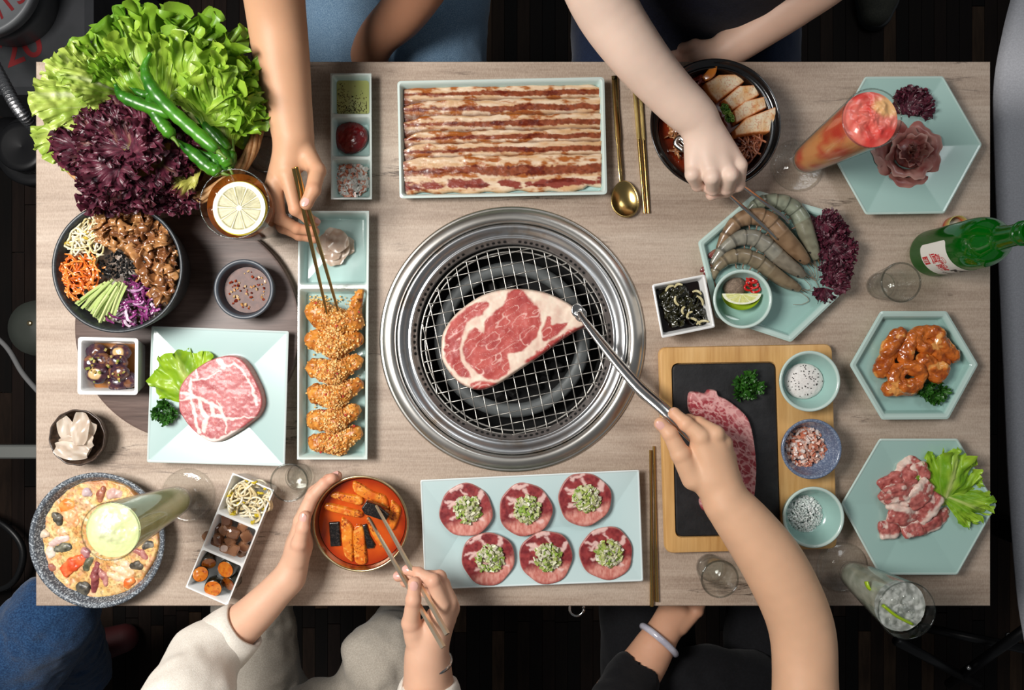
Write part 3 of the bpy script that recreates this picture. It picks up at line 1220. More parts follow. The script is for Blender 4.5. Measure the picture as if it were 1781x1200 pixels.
def warpq(q, amt, sc_, seed):
    return q + amt * np.stack([fbm(q / sc_, 3, seed), fbm(q / sc_ + 31.7, 3, seed + 9)], -1)


# --- ribeye on the grate
zz = lambda p: Z(p, 650, 350, 2.553)
rib_out = closed_spline(zz([(296, 650), (305, 580), (360, 500), (450, 430), (530, 397), (620, 384), (720, 392), (800, 415), (880, 458), (930, 505), (942, 550), (900, 578), (830, 622), (740, 690), (640, 757), (560, 810), (490, 838), (430, 835), (365, 798), (318, 740), (298, 695)]), 5)
rib_red = [closed_spline(zz(p), 4) for p in (
    [(312, 640), (330, 560), (380, 500), (440, 462), (508, 450), (514, 472), (480, 500), (430, 530), (400, 580), (384, 640), (390, 705), (425, 765), (430, 782), (375, 772), (330, 722), (314, 680)],
    [(398, 650), (420, 590), (448, 556), (488, 585), (500, 530), (556, 474), (588, 445), (605, 405), (650, 395), (690, 430), (730, 470), (744, 520), (736, 580), (700, 632), (650, 668), (598, 680), (602, 740), (575, 778), (520, 790), (468, 768), (420, 722), (402, 688)],
    [(765, 522), (785, 516), (792, 548), (862, 540), (820, 588), (775, 620), (748, 602)],
    [(938, 545), (880, 566), (810, 606), (740, 655), (682, 702), (690, 714), (760, 680), (850, 625), (938, 568)],
    [(428, 808), (480, 796), (530, 800), (546, 812), (500, 838), (440, 838)],
    [(340, 760), (370, 790), (400, 815), (385, 818), (350, 792)])]


def rib_col(q, s):
    qq = warpq(q, 5, 14, 3)
    d = np.min([poly_sd(qq, r) for r in rib_red], 0)
    red = 1 - sstep(-2.0, 2.0, d)
    marb = sstep(0.93, 0.985, ridge(q, 11, 4, 1.0, 2.6)) * 0.8 + sstep(0.95, 1.0, ridge(q, 5, 8, 1.2, 2.5)) * 0.35
    tone = fbm(q / 18, 3, 5)
    r = mixc(lin([164, 52, 50]), lin([198, 92, 84]), np.clip(0.5 + tone, 0, 1))
    ft = mixc(lin([240, 222, 202]), lin([226, 190, 172]), np.clip(0.4 + 0.9 * fbm(q / 12, 3, 9), 0, 1))
    return mixc(ft, mixc(r, lin([236, 190, 178]), np.clip(marb, 0, 1)), red)


RBH = GH + 0.0022
o = slab('ribeye_steak', rib_out, RBH, 0.016, rib_col, M_MEAT, step=1.25, edge=6, bump=lambda q, s: 0.0012 * fbm(q / 20, 3, 2))
tag(o, 'raw marbled ribeye steak lying on the grill grate', 'steak')

# --- pork neck steak on the square plate
zz = lambda p: Z(p, 120, 570, 4.4525)
SPB = DBH + 0.0105
pn_out = closed_spline(zz([(845, 560), (852, 470), (900, 385), (980, 312), (1080, 250), (1180, 217), (1270, 212), (1340, 240), (1400, 310), (1450, 400), (1490, 490), (1505, 590), (1470, 680), (1400, 740), (1300, 812), (1180, 880), (1100, 890), (1020, 850), (940, 780), (880, 700), (850, 640)]), 5)
pn_fat = [([(945, 395), (948, 500), (965, 600), (985, 720), (1020, 810)], 16), ([(880, 505), (950, 520), (1040, 560), (1120, 590), (1180, 640), (1210, 720)], 20), ([(1010, 560), (1030, 640), (1070, 700), (1050, 800)], 26),
          ([(1110, 590), (1120, 680), (1190, 690)], 20), ([(1020, 850), (1110, 882), (1230, 850), (1330, 790)], 30), ([(1150, 240), (1180, 280), (1230, 295), (1290, 275), (1350, 320), (1420, 450), (1462, 600)], 12), ([(1170, 250), (1200, 300)], 26),
          ([(1200, 710), (1300, 700), (1440, 685)], 9), ([(955, 400), (1060, 395), (1180, 330)], 7), ([(985, 320), (1000, 390), (960, 400)], 9), ([(850, 560), (940, 540)], 8), ([(1190, 690), (1230, 760), (1220, 820)], 8), ([(1150, 560), (1190, 640)], 6)]
pn_fat = [(zz(a), b / 4.45 * .62) for a, b in pn_fat]


def pn_col(q, s):
    qq = warpq(q, 4, 9, 11)
    d = np.min([seg_d(qq, a) - b for a, b in pn_fat], 0)
    fat = 1 - sstep(-1.2, 1.5, d)
    marb = sstep(0.93, 1.0, ridge(q, 7, 14, 0.6, 1.6)) * 0.55 + sstep(0.94, 1.0, ridge(q, 3.2, 18, 2.2, 1.8)) * 0.4
    r = mixc(lin([164, 70, 74]), lin([190, 102, 102]), np.clip(0.5 + fbm(q / 12, 3, 6), 0, 1))
    c = mixc(mixc(r, lin([218, 172, 164]), np.clip(marb, 0, 1)), lin([228, 208, 200]), fat)
    return mixc(c, lin([196, 140, 124]), sstep(-3, 0, s) * 0.7)


o = slab('pork_steak', pn_out, SPB, 0.016, pn_col, M_MEAT, step=1.0, edge=3.5, bump=lambda q, s: 0.001 * fbm(q / 16, 3, 2), hp=SPB + .014)
tag(o, 'round raw pork neck steak on the square plate', 'steak')

# --- marbled beef on slate
zz = lambda p: Z(p, 1110, 580, 3.0)
zb_out = closed_spline(zz([(272, 312), (318, 306), (356, 312), (372, 294), (412, 298), (424, 324), (470, 346), (540, 400), (582, 452), (606, 540), (622, 690), (614, 840), (600, 900), (520, 935), (420, 950), (350, 932), (326, 884), (338, 840), (340, 740), (330, 640), (310, 540), (296, 450), (268, 392)]), 5)


def zb_col(q, s):
    qq = warpq(q, 3, 10, 21)
    c1 = sstep(0.78, 0.90, ridge(qq, 13, 24, 0.75, 0.6))
    c2 = sstep(0.84, 0.95, ridge(qq, 7.0, 27, 2.1, 1.5))
    marb = np.clip(c1 * 0.75 + c2 * 0.7, 0, 1)
    band = 1 - sstep(3, 10, seg_d(qq, zz([(280, 330), (340, 330), (400, 320), (470, 370), (560, 470), (600, 600)])))
    marb = np.clip(marb + band * 0.55, 0, 1)
    r = mixc(lin([150, 44, 54]), lin([180, 76, 84]), np.clip(0.5 + fbm(q / 9, 3, 6), 0, 1))
    return mixc(r, lin([224, 168, 164]), marb)


o = slab('marbled_beef', zb_out, SLH, 0.011, zb_col, M_MEAT, step=1.1, edge=3, bump=lambda q, s: 0.0008 * fbm(q / 12, 3, 2))
tag(o, 'oval slice of heavily marbled raw beef on black slate', 'meat')

# --- beef tongue slices with chopped scallion
TPB = 0.0125


def tongue_col(c, rot):
    def fn(q, s):
        d = (q - np.array(c)) / 47.0
        cr, sr = math.cos(rot), math.sin(rot)
        d = np.stack([d[:, 0] * cr + d[:, 1] * sr, -d[:, 0] * sr + d[:, 1] * cr], -1)
        dd = d + 0.10 * np.stack([fbm(q / 7, 3, 31), fbm(q / 7 + 9, 3, 35)], -1)
        r = mixc(lin([116, 32, 38]), lin([160, 62, 62]), np.clip(0.45 + 1.1 * fbm(q / 6, 3, 36), 0, 1))
        pink = mixc(lin([196, 112, 100]), lin([224, 160, 146]), np.clip(0.5 + 1.2 * fbm(np.stack([q[:, 0] / 3, q[:, 1] / 7], -1), 3, 37), 0, 1))
        t = sstep(0.18, 0.5, dd[:, 1] + 0.25 * dd[:, 0]) * (1 - sstep(0.86, 0.97, np.linalg.norm(d, axis=1)) * 0.6)
        c_ = mixc(r, pink, t)
        f = np.min([seg_d(dd, np.array(p)) - w_ for p, w_ in (([(-.72, -.40), (-.40, -.36), (-.2, -.15)], .05), ([(.20, -.10), (.58, -.40), (.66, -.62)], .075), ([(-.45, -.78), (-.05, -.93)], .07), ([(-.6, -.2), (-.4, -.3)], .05), ([(.1, .1), (.62, .42)], .05), ([(-.2, -.2), (.15, .05)], .2), ([(-.55, .25), (-.2, .15)], .05), ([(-.1, -.75), (.05, -.55)], .03))], 0)
        fat = 1 - sstep(-0.03, 0.05, f)
        c_ = mixc(c_, lin([236, 200, 192]), fat * 0.85)
        return mixc(c_, lin([212, 160, 146]), sstep(-2.2, -0.3, s) * 0.55)
    return fn


def bits(center, rad, n, size, cols, height, seed, mat_, name, parent=None, sq=1.0, lie=False):
    r_ = np.random.default_rng(seed)
    m = MB()
    for i in range(n):
        a, rr = r_.uniform(0, 2 * PI), math.sqrt(r_.uniform(0, 1))
        z = height * (1 - rr * rr) * r_.uniform(0.15, 1.0)
        s = size * r_.uniform(0.6, 1.35)
        R = Matrix.Rotation(r_.uniform(0, 6), 3, 'Z') @ Matrix.Rotation(r_.uniform(-.6, .6) if lie else r_.uniform(0, 3), 3, 'X') @ Matrix.Rotation(r_.uniform(-.6, .6) if lie else r_.uniform(0, 3), 3, 'Y')
        c = (center[0] + rad * rr * math.cos(a), center[1] + rad * sq * rr * math.sin(a), center[2] + z + s * 0.3)
        v, f = box(c, s * r_.uniform(.8, 1.7), s, s * r_.uniform(.4, .8), M=R)
        m.add(v, f, lin(cols[r_.integers(len(cols))]) * r_.uniform(0.8, 1.08))
    return m.build(name, mat_, parent, smooth=False)


TL = ['# nearest the kimchi bowl, on the grill side of its plate', '# in the middle of the row beside the grill', '# on the grill side, next to the gold chopsticks', '# at the table edge, next to the chopstick hand', '# in the middle of the row along the table edge', '# at the table edge, next to the gold chopsticks']
M_BITS = vmat('chopped_greens', 0.35, coat=0.2, transl=0.1)
for i, (x, y) in enumerate([(810.5, 888), (914, 887), (1017, 869), (849, 972.5), (950, 970), (1055, 963)]):
    an = np.linspace(0, 2 * PI, 60, endpoint=False)
    rr = 46.5 + 1.2 * np.sin(3 * an + i) + 0.7 * np.sin(7 * an + 2 * i)
    poly = np.stack([x + rr * np.cos(an), y + rr * np.sin(an)], -1)
    rot = [-.1, .05, 0, -.3, .12, .0][i]
    dz = abs(y - 922) / 50 * 0.004
    o = slab('tongue_slice', poly, TPB + dz + 0.0012, 0.0026, tongue_col((x, y), rot), M_MEAT, step=1.15, edge=1.6, bump=lambda q, s: 0.0003 * fbm(q / 6, 3, 2))
    tag(o, TL[i].replace('#', 'slice of raw beef tongue'), 'meat', 'beef tongue slices')
    p = P(x + 3, y - 2, TPB + dz + .003)
    ob = bits(p, 0.0195, 190, 0.0040, [(222, 218, 186), (204, 208, 150), (230, 226, 204), (180, 196, 104), (214, 214, 172), (150, 180, 76)], 0.012, 40 + i, M_BITS, 'chopped_scallion')
    tag(ob, TL[i].replace('#', 'chopped scallion on the tongue slice'), 'scallion', 'scallion heaps', 'stuff')

# --- pork belly strips
bounds = [(148, 180), (174, 207), (201, 233), (228, 254), (249, 278), (272, 334)]
lefts = [(698, 0), (699, 1), (699, 2), (699, 3), (700, 4), (702, 5)]
for i, (ya, yb) in enumerate(bounds):
    xs = np.linspace(699, 1047, 44)
    r_ = np.random.default_rng(60 + i)
    sl = lambda x: -(x - 870) * 0.018
    dip = lambda x: 9 * np.exp(-((x - 699) / 22) ** 2)
    top = [(x, ya + sl(x) + dip(x) * (1 if i else .3) + 1.2 * math.sin(x / 19 + i) + 0.8 * math.sin(x / 5.3 + 2 * i) + (7 * np.exp(-((x - 1047) / 14) ** 2) if i == 0 else 0)) for x in xs]
    bot = [(x, yb + sl(x) + dip(x) * .5 + 1.2 * math.sin(x / 23 + i * 2) + (2.2 * math.sin(x / 9 + i) if i == 5 else 0) - (6 if i == 5 and x > 1015 else 0)) for x in xs][::-1]
    poly = np.array(top + bot)

    def bc(q, s, i=i, ya=ya, yb=yb):
        v_ = (q[:, 1] - ya + (q[:, 0] - 870) * 0.018) / (yb - ya if i < 5 else 56)
        qq = np.stack([q[:, 0] / 34, q[:, 1] / 5 + 17 * i], -1)
        fat = mixc(lin([228, 204, 176]), lin([208, 166, 122]), np.clip(.5 + 1.3 * fbm(qq, 3, 70 + i), 0, 1))
        wob = 0.10 * fbm(np.stack([q[:, 0] / 26, q[:, 1] / 60 + i * 9], -1), 3, 72) + 0.05 * fbm(q / 4, 2, 73)
        vv = v_ + wob
        meat = np.exp(-((vv - 0.46) / 0.15) ** 2) * (0.55 + 0.45 * sstep(760, 900, q[:, 0])) + (np.exp(-((vv - 0.86) / 0.14) ** 2) * np.clip(.75 + 1.3 * fbm(np.stack([q[:, 0] / 22, q[:, 1] / 9], -1), 3, 78), 0, 1.2) if i == 5 else 0.6 * sstep(.8, 1.0, vv))
        meat = np.clip(meat * 1.35 + 0.35 * fbm(q / 3.2, 2, 75) * meat, 0, 1)
        red = mixc(lin([118, 54, 26]), lin([152, 78, 46]), np.clip(.5 + fbm(q / 5, 2, 76), 0, 1))
        if i == 5:
            red = mixc(red, lin([138, 58, 44]), sstep(.65, .8, v_))
        c = mixc(fat, red, sstep(0.35, 0.7, meat))
        sauce = sstep(0.0, 0.30, fbm(np.stack([q[:, 0] / 24, q[:, 1] / 9], -1), 4, 80 + i) - 0.10 * sstep(850, 1000, q[:, 0]))
        c = c * mixc(np.ones(3), lin([196, 128, 58]) * 0.95, sauce)
        overlap_shade = sstep(.60, .84, v_ + .04 * fbm(q / 8, 2, 79)) * (0 if i == 5 else 1) + 0.6 * (1 - sstep(0, .10, v_)) * 0
        c = mixc(c, lin([92, 44, 18]), np.clip(overlap_shade, 0, 1) * .8)  # brown shadow line painted in where the next strip overlaps
        left = 1 - sstep(702, 716, q[:, 0] + 8 * fbm(q / 5, 2, 77))
        return mixc(c, lin([128, 60, 42]), left * .7)
    lift = 0.0075
    o = slab('pork_belly_strip', poly, 0.0058 + 0.0006 * i, 0.0052, bc, M_MEATWET, step=1.3, edge=5.0,
             base=lambda q, ya=ya, yb=yb, i=i: (lift * np.clip(1 - (q[:, 1] - ya + (q[:, 0] - 870) * .018) / (yb - ya), 0, 1) if i else lift * .3) + 0 * q[:, 0],
             bump=lambda q, s, i=i: 0.0011 * fbm(np.stack([q[:, 0] / 16, q[:, 1] / 5], -1), 3, 82 + i), hp=0.012)
    tag(o, ['marinated pork belly strip against the tray edge facing the diners with jeans', 'marinated pork belly strip, second in the shingled row', 'marinated pork belly strip, third in the shingled row', 'marinated pork belly strip, fourth in the shingled row', 'marinated pork belly strip tucked under the topmost strip', 'topmost marinated pork belly strip with broad red lean edge'][i], 'pork strip', 'marinated pork belly strips')


# ------------------------------------------------------------------ leaves
def fan_leaf(base, tip, spread, frill, mat_, cfn, name='leaf', parent=None, nr=20, na=110, lift=0.02, cup=0.25, seed=0, freq=9, rmin=0.12, jag=0.06, build=True, aspect=1.0, fold=0.0):
    """ruffled leaf: a fan of rays from base to the margin; frill = ruffle amplitude relative to length"""
    base, tip = Vector(base), Vector(tip)
    ax = tip - base
    Ln = ax.length
    ax.normalize()
    side = ax.cross(Vector((0, 0, 1)))
    side.normalize()
    up = side.cross(ax).normalized()
    r_ = np.random.default_rng(seed)
    ph = r_.uniform(0, 6.28, 8)
    A = np.linspace(-1, 1, na)[:, None]
    R = np.linspace(0, 1, nr)[None, :] ** 0.8
    th = A * spread
    shape = (1 - 0.30 * np.abs(A) ** 2.2) * (1 + jag * np.sin(A * freq * 5.1 + ph[0]) + jag * 0.7 * np.sin(A * freq * 11.3 + ph[1]) + 0.06 * np.sin(A * 4 + ph[2]))
    r = rmin * (R == 0) * 0 + R * shape * Ln
    u1 = np.sin(A * freq * .62 * PI + ph[3] + 1.5 * np.sin(A * 3 + ph[4]))
    u2 = np.sin(A * freq * 2.0 * PI + ph[5] + 5 * R + 1.2 * np.sin(A * 7 + ph[7]))
    u3 = np.sin(A * freq * 6.3 * PI + ph[6])
    w1, w2 = R ** 3.2, R ** 7
    zz_ = Ln * (frill * (w1 * u1 * 0.60 + w2 * u2 * 0.42 + R ** 10 * u3 * 0.14)) + lift * (1 - (1 - R) ** 2) - cup * Ln * R ** 2 * 0.5
    tang = Ln * frill * (w2 * np.cos(A * freq * 2.7 * PI + ph[5] + 5 * R) * 0.40 + R ** 9 * 0.15 * np.cos(A * freq * 6.3 * PI + ph[6]))
    x = np.sin(th) * r * aspect + np.cos(th) * tang
    y = np.cos(th) * r - np.sin(th) * tang
    zz_ = zz_ + fold * np.abs(x)
    cr = Ln * R * (0.075 * vnoise(np.stack([x / Ln * 4.5, y / Ln * 4.5, 0 * x + seed], -1), seed) + 0.034 * vnoise(np.stack([x / Ln * 19, y / Ln * 19, 0 * x + seed], -1), seed + 1))
    zz_ = zz_ + cr
    B = np.array(base)
    V = B + x[..., None] * np.array(side) + y[..., None] * np.array(ax) + zz_[..., None] * np.array(up)
    idx = np.arange(na * nr).reshape(na, nr)
    q = np.stack([idx[:-1, :-1], idx[1:, :-1], idx[1:, 1:], idx[:-1, 1:]], -1).reshape(-1, 4)
    c = cfn(np.broadcast_to(A, (na, nr)), np.broadcast_to(R, (na, nr)), seed).reshape(-1, 3)
    if not build:
        return V.reshape(-1, 3), q, c
    return mk(name, V.reshape(-1, 3), q, mat_, parent, vcol=c)


def green_cfn(dark=(74, 138, 22), light=(150, 196, 48), pale=(214, 226, 140), veins=11):
    def fn(A, R, seed):
        n = fbm(np.stack([A * 5, R * 5, 0 * A + seed], -1), 3, seed)
        t = np.clip(0.45 + 0.9 * n + 0.25 * R ** 3, 0, 1)
        c = mixc(lin(dark), lin(light), t)
        v = np.exp(-((np.abs(np.sin(A * veins + 0.6 * np.sin(R * 6))) / (0.10 + 0.05 * (1 - R))) ** 2)) * (1 - R) ** 0.6
        rib = np.exp(-(A / (0.05 + 0.10 * (1 - R))) ** 2) * (1 - R ** 3)
        return mixc(c, lin(pale), np.clip(0.30 * v + 0.75 * rib + 0.8 * (1 - sstep(0.0, 0.30, R)), 0, 1))
    return fn


def red_cfn(green=0.35):
    def fn(A, R, seed):
        n = fbm(np.stack([A * 7, R * 7, 0 * A + seed], -1), 3, seed)
        c = mixc(lin([52, 16, 30]), lin([104, 42, 60]), np.clip(.5 + 1.2 * n, 0, 1))
        g = mixc(lin([110, 104, 40]), lin([150, 132, 70]), np.clip(.5 + n, 0, 1))
        rib = np.exp(-(A / 0.09) ** 2) * (1 - R ** 2)
        c = mixc(c, g, np.clip((1 - sstep(0.1, 0.1 + green + 1e-3, R)) * (green > 0) + 0.5 * rib * (green > 0), 0, 1))
        return mixc(c, lin([140, 84, 92]), 0.45 * rib)
    return fn


def parsley(name, label, center, rad, n, seed, zbase=0.0):
    r_ = np.random.default_rng(seed)
    th = thing(name, label, 'parsley', center)
    gcf = green_cfn((22, 62, 16), (58, 116, 34), (96, 150, 70), 5)
    for g in range(max(3, n // 8)):
        m = MB()
        ga = 2 * PI * g / max(3, n // 8) + r_.uniform(-.3, .3)
        gx, gy = center[0] + rad * .5 * math.cos(ga), center[1] + rad * .5 * math.sin(ga)
        for i in range(8):
            a = r_.uniform(0, 2 * PI)
            rr = rad * r_.uniform(0.1, 0.55)
            tip = Vector((gx + rr * math.cos(a), gy + rr * math.sin(a), center[2] + r_.uniform(.006, .015)))
            b = Vector((gx + rr * .2 * math.cos(a), gy + rr * .2 * math.sin(a), center[2] + r_.uniform(.002, .007)))
            v, q, c = fan_leaf(b, tip, 1.5, 0.28, None, gcf, seed=int(r_.integers(999)), nr=5, na=34, lift=0.002, freq=3, jag=.16, build=False)
            m.add(v, q, c)
        v, f = tube([(center[0], center[1], center[2] + .002), ((center[0] + gx) / 2, (center[1] + gy) / 2, center[2] + .006), (gx, gy, center[2] + .005)], .0008, 5)
        m.add(v, f, lin([70, 120, 40]))
        m.build('sprig', M_LEAF, th)
    return th


pc = P(290, 717, SPB + .002)
parsley('parsley', 'dark green parsley sprig beside the pork steak on the square plate', pc, 0.021, 32, 90)
pc = P(1298, 673, SLH)
parsley('parsley', 'curly parsley tuft on the black slate', pc, 0.024, 40, 91)
pc = P(1618, 678, .010)
parsley('parsley', 'parsley sprig tucked under the orange offal rings', pc, 0.022, 32, 92)
# lettuce on the square plate, under the pork
gl = green_cfn((112, 160, 18), (172, 206, 48), (222, 230, 130), 7)
o = fan_leaf(P(352, 705, SPB + .003), P(298, 612, SPB + .016), 0.95, 0.10, M_LEAF, gl, 'lettuce_leaf', seed=5, lift=.006, freq=3, jag=.03)
tag(o, 'small green lettuce leaf under the pork steak on the square plate', 'lettuce')
# lettuce on the pork hexagon plate
gl2 = green_cfn((110, 170, 20), (176, 214, 62), (226, 234, 150), 9)
o = fan_leaf(P(1640, 880, .018), P(1668, 792, .040), 1.05, 0.13, M_LEAF, gl2, 'lettuce_leaf', seed=8, lift=.004, freq=6)
tag(o, 'frilly light green lettuce leaf behind the pork pieces, upright one', 'lettuce')
o = fan_leaf(P(1632, 858, .020), P(1722, 892, .034), 0.62, 0.13, M_LEAF, gl2, 'lettuce_leaf', seed=9, lift=.004, freq=5)
tag(o, 'frilly light green lettuce leaf reaching over the hexagon plate corner', 'lettuce')


def red_bunch(name, label, pts, seed, size, cat='lettuce', green=0.3, parent=None, hfun=None):
    r_ = np.random.default_rng(seed)
    cx = np.mean([p[0] for p in pts])
    cy = np.mean([p[1] for p in pts])
    th = thing(name, label, cat, P(cx, cy, min(p[2] for p in pts)))
    for i, (x, y, h, ang, L_) in enumerate(pts):
        b = P(x, y, h)
        tip = b + Vector((math.cos(ang) * L_, math.sin(ang) * L_, r_.uniform(.2, .6) * L_))
        fan_leaf(b, tip, 1.25, 0.26, M_REDLEAF, red_cfn(green if i % 3 == 0 else 0), 'leaf', th, seed=seed * 50 + i, nr=14, na=120, lift=.004, freq=7, jag=.08)
    return th


r_ = np.random.default_rng(17)
red_bunch('red_lettuce', 'dark red frilly lettuce sprig on the hexagon plate with meat rose', [(1580 + r_.uniform(-10, 12), 186 + r_.uniform(-8, 14), .018, r_.uniform(-.4, 2.2), .024) for i in range(12)], 3, .03, green=0)
pts_ = []
for i in range(34):
    t = r_.uniform(0, 1)
    c_ = spline([(1425, 385), (1448, 430), (1450, 475), (1428, 505)], 10)
    q = c_[int(t * (len(c_) - 1))]
    pts_.append((q[0] + r_.uniform(-8, 8), q[1] + r_.uniform(-6, 6), .014 + .008 * r_.uniform(0, 1), r_.uniform(-2.2, 1.4), .022))
red_bunch('red_lettuce', 'dark red frilly lettuce beside the shrimp on the hexagon plate', pts_, 4, .03, green=0)
# ------------------------------------------------------------------ shrimp
def color_along(nseg, n, fn):
    return np.concatenate([np.tile(fn(i / (nseg - 1)), (n, 1)) for i in range(nseg)])


def shrimp(pts, rad, h, label, tone, seed):
    r_ = np.random.default_rng(seed)
    zz = [(x / 4.138 + 1110, y / 4.138 + 320) for x, y in pts]
    c3 = spline([(x, y, hh, rr) for (x, y), hh, rr in zip(zz, h, rad)], 12)
    th = thing('shrimp', label, 'shrimp', P(zz[3][0], zz[3][1], 0.0108), 'raw shrimp on the hexagon plate')
    path = [P(a[0], a[1], a[2]) for a in c3]
    n = len(path)
    rd_, seg = [], []
    for i in range(n):
        t = i / (n - 1)
        r0 = S(c3[i][3] / 4.138, c3[i][2])
        if t < 0.62:
            s = (t / 0.62) * 6.0
            fr = s - math.floor(s)
            r0 *= 0.93 + 0.11 * fr
            seg.append(fr)
        else:
            seg.append(0.5)
        rd_.append(max(r0, 0.0009))
    cutoff = int(n * 0.93)
    v, f = tube(path[:cutoff], rd_[:cutoff], 20, flat=0.95)
    cols = []
    a, b = lin(tone[0]), lin(tone[1])
    for i in range(cutoff):
        t = i / (n - 1)
        for j in range(20):
            q = vnoise(np.array([[i * .35, j * .7, seed]]), 3)[0]
            w_ = np.clip(0.5 + .6 * q + (0.45 if (t < .62 and seg[i] > .86) else 0) + .25 * math.sin(2 * PI * j / 20), 0, 1)
            c = mixc(a, b, w_)
            if t < .62 and seg[i] < 0.12:
                c = c * .5
            if t > .62:
                c = mixc(c, lin([120, 92, 62]), .3)
            cols.append(c)
    cols = np.array(cols)
    bits_ = [0, int(n * .62), cutoff]
    body = MB()
    body.add(v, f, cols)
    body.build('body', vmat('shrimp_shell', .25, coat=.5, bump=(500, .2)) if 'shrimp_shell' not in bpy.data.materials else bpy.data.materials['shrimp_shell'], th)
    sh = bpy.data.materials['shrimp_shell']
    # rostrum
    v, f = tube([path[int(n * .86)] + Vector((0, 0, rd_[int(n * .86)] * .7)), path[-1] + Vector((0, 0, .002))], [.0016, .0004], 6)
    m = MB()
    m.add(v, f, lin([110, 84, 50]))
    m.build('rostrum', sh, th)
    # tail fan
    d = (path[0] - path[4]).normalized()
    for k_ in (-1, 0, 1):
        R = Matrix.Rotation(.42 * k_, 3, 'Z')
        dd = R @ d
        m = MB()
        pts_ = [path[0] - dd * .002, path[0] + dd * .007, path[0] + dd * .014 + Vector((0, 0, -.0015)), path[0] + dd * .019 + Vector((0, 0, -.003))]
        for q in pts_:
            q.z = max(q.z, TZ + .0125)
        v, f = tube(pts_, [.0022, .0040, .0040, .0010], 10, flat=.28)
        m.add(v, f, np.concatenate([np.tile(lin(c), (10, 1)) for c in ([120, 90, 70], [130, 84, 66], [128, 58, 56], [110, 40, 44])]))
        m.build('tail_fin', sh, th)
    # eyes
    hd = int(n * .86)
    dr = (path[-1] - path[hd]).normalized()
    sd = dr.cross(Vector((0, 0, 1))).normalized()
    for k_ in (-1, 1):
        c = path[hd] + sd * k_ * rd_[hd] * .8 + Vector((0, 0, rd_[hd] * .5))
        v, f = lathe(c - Vector((0, 0, .0016)), [(0, 0), (.0012, .0005), (.0017, .0016), (.0012, .0028), (0, .0033)], 10)
        mk('eye', v, f, M_BLKSHINY, th)
    # antennae and legs
    for k_ in (-1, 1):
        e = path[-1]
        pts_ = spline([path[hd] + sd * k_ * .002, e + dr * .006 + sd * k_ * .006, e + dr * r_.uniform(.0, .012) + sd * k_ * r_.uniform(.012, .02), e - dr * .012 + sd * k_ * r_.uniform(.02, .03)], 6)
        pts_[:, 2] = np.maximum(pts_[:, 2], TZ + .0125)
        v, f = tube(pts_, .00035, 5)
        m = MB()
        m.add(v, f, lin([150, 112, 84]))
        m.build('antenna', sh, th)
    for i in range(5):
        j = int(n * (.30 + .085 * i))
        tn = (path[j + 1] - path[j - 1]).normalized()
        s_ = tn.cross(Vector((0, 0, 1)))
        if (path[j] + s_ * .01 - P(1292, 530, .02)).length > (path[j] - s_ * .01 - P(1292, 530, .02)).length:
            s_ = -s_
        pts_ = [path[j] + s_ * rd_[j] * .7, path[j] + s_ * (rd_[j] + .005) - Vector((0, 0, .002)), path[j] + s_ * (rd_[j] + .007) + tn * .004 - Vector((0, 0, .005))]
        for q in pts_:
            q.z = max(q.z, TZ + .0122)
        v, f = tube(pts_, [.0012, .0009, .0003], 6)
        m = MB()
        m.add(v, f, lin([140, 104, 82]))
        m.build('leg', sh, th)


G1, G2 = ([92, 98, 84], [142, 148, 128]), ([104, 78, 56], [150, 122, 94])
shrimp([(790, 195), (850, 140), (940, 122), (1040, 135), (1120, 180), (1180, 270), (1220, 380), (1265, 490), (1312, 610)], [24, 40, 52, 60, 62, 62, 58, 42, 6], [.018, .020, .022, .024, .025, .025, .024, .021, .016], 'grey green raw shrimp with its head in the red lettuce, farthest from the lime bowl', G1, 1)
shrimp([(575, 470), (645, 345), (740, 255), (860, 235), (950, 275), (1030, 365), (1110, 450), (1185, 530), (1262, 608)], [22, 44, 58, 66, 68, 66, 60, 44, 6], [.016, .021, .025, .028, .029, .029, .027, .023, .016], 'brown raw shrimp gripped by the tongs', G2, 2)
shrimp([(528, 580), (615, 465), (715, 395), (825, 388), (920, 440), (1000, 515), (1085, 585), (1165, 640), (1232, 690)], [22, 42, 56, 62, 62, 58, 52, 38, 6], [.015, .019, .022, .024, .025, .025, .024, .021, .016], 'raw grey shrimp lying between the brown one and the one beside the lime bowl', ([96, 96, 88], [146, 142, 128]), 3)
shrimp([(535, 690), (565, 605), (650, 535), (760, 520), (865, 560), (955, 630), (1045, 695), (1125, 738), (1215, 787)], [20, 38, 52, 58, 58, 54, 48, 36, 6], [.014, .017, .019, .021, .021, .021, .020, .018, .014], 'raw brown grey shrimp curled beside the lime bowl', ([98, 86, 68], [140, 126, 102]), 4)

# ------------------------------------------------------------------ lime bowl contents
LZ = .0108 + .0068
m = MB()
c0 = P(1290, 511, .036)
cr_, nn = 0.0275, 26
pts_, cols = [], []
# wedge: half disc cut face up, green skin as a half round body toward the viewer
for s_ in np.linspace(0, 1, 9):
    for a in np.linspace(PI, 2 * PI, nn):
        ph = s_ * PI / 2
        pts_.append((c0.x + cr_ * math.cos(a), c0.y + cr_ * 0.62 * math.sin(a) * math.cos(ph) * 1.35, c0.z - 0.018 * math.sin(ph) * abs(math.sin(a)) - 0.001))
        cols.append(mixc(lin([150, 190, 30]), lin([196, 214, 60]), s_ * .5 + .2))
idx = np.arange(9 * nn).reshape(9, nn)
q = np.stack([idx[:-1, :-1], idx[1:, :-1], idx[1:, 1:], idx[:-1, 1:]], -1).reshape(-1, 4)
lw = thing('lime_wedge', 'lime wedge in the celadon bowl on the shrimp plate', 'lime', (c0.x, c0.y, TZ + LZ))
mk('rind', pts_, q, vmat('lime_rind', .3, coat=.3, bump=(900, .3)), lw, vcol=np.array(cols))
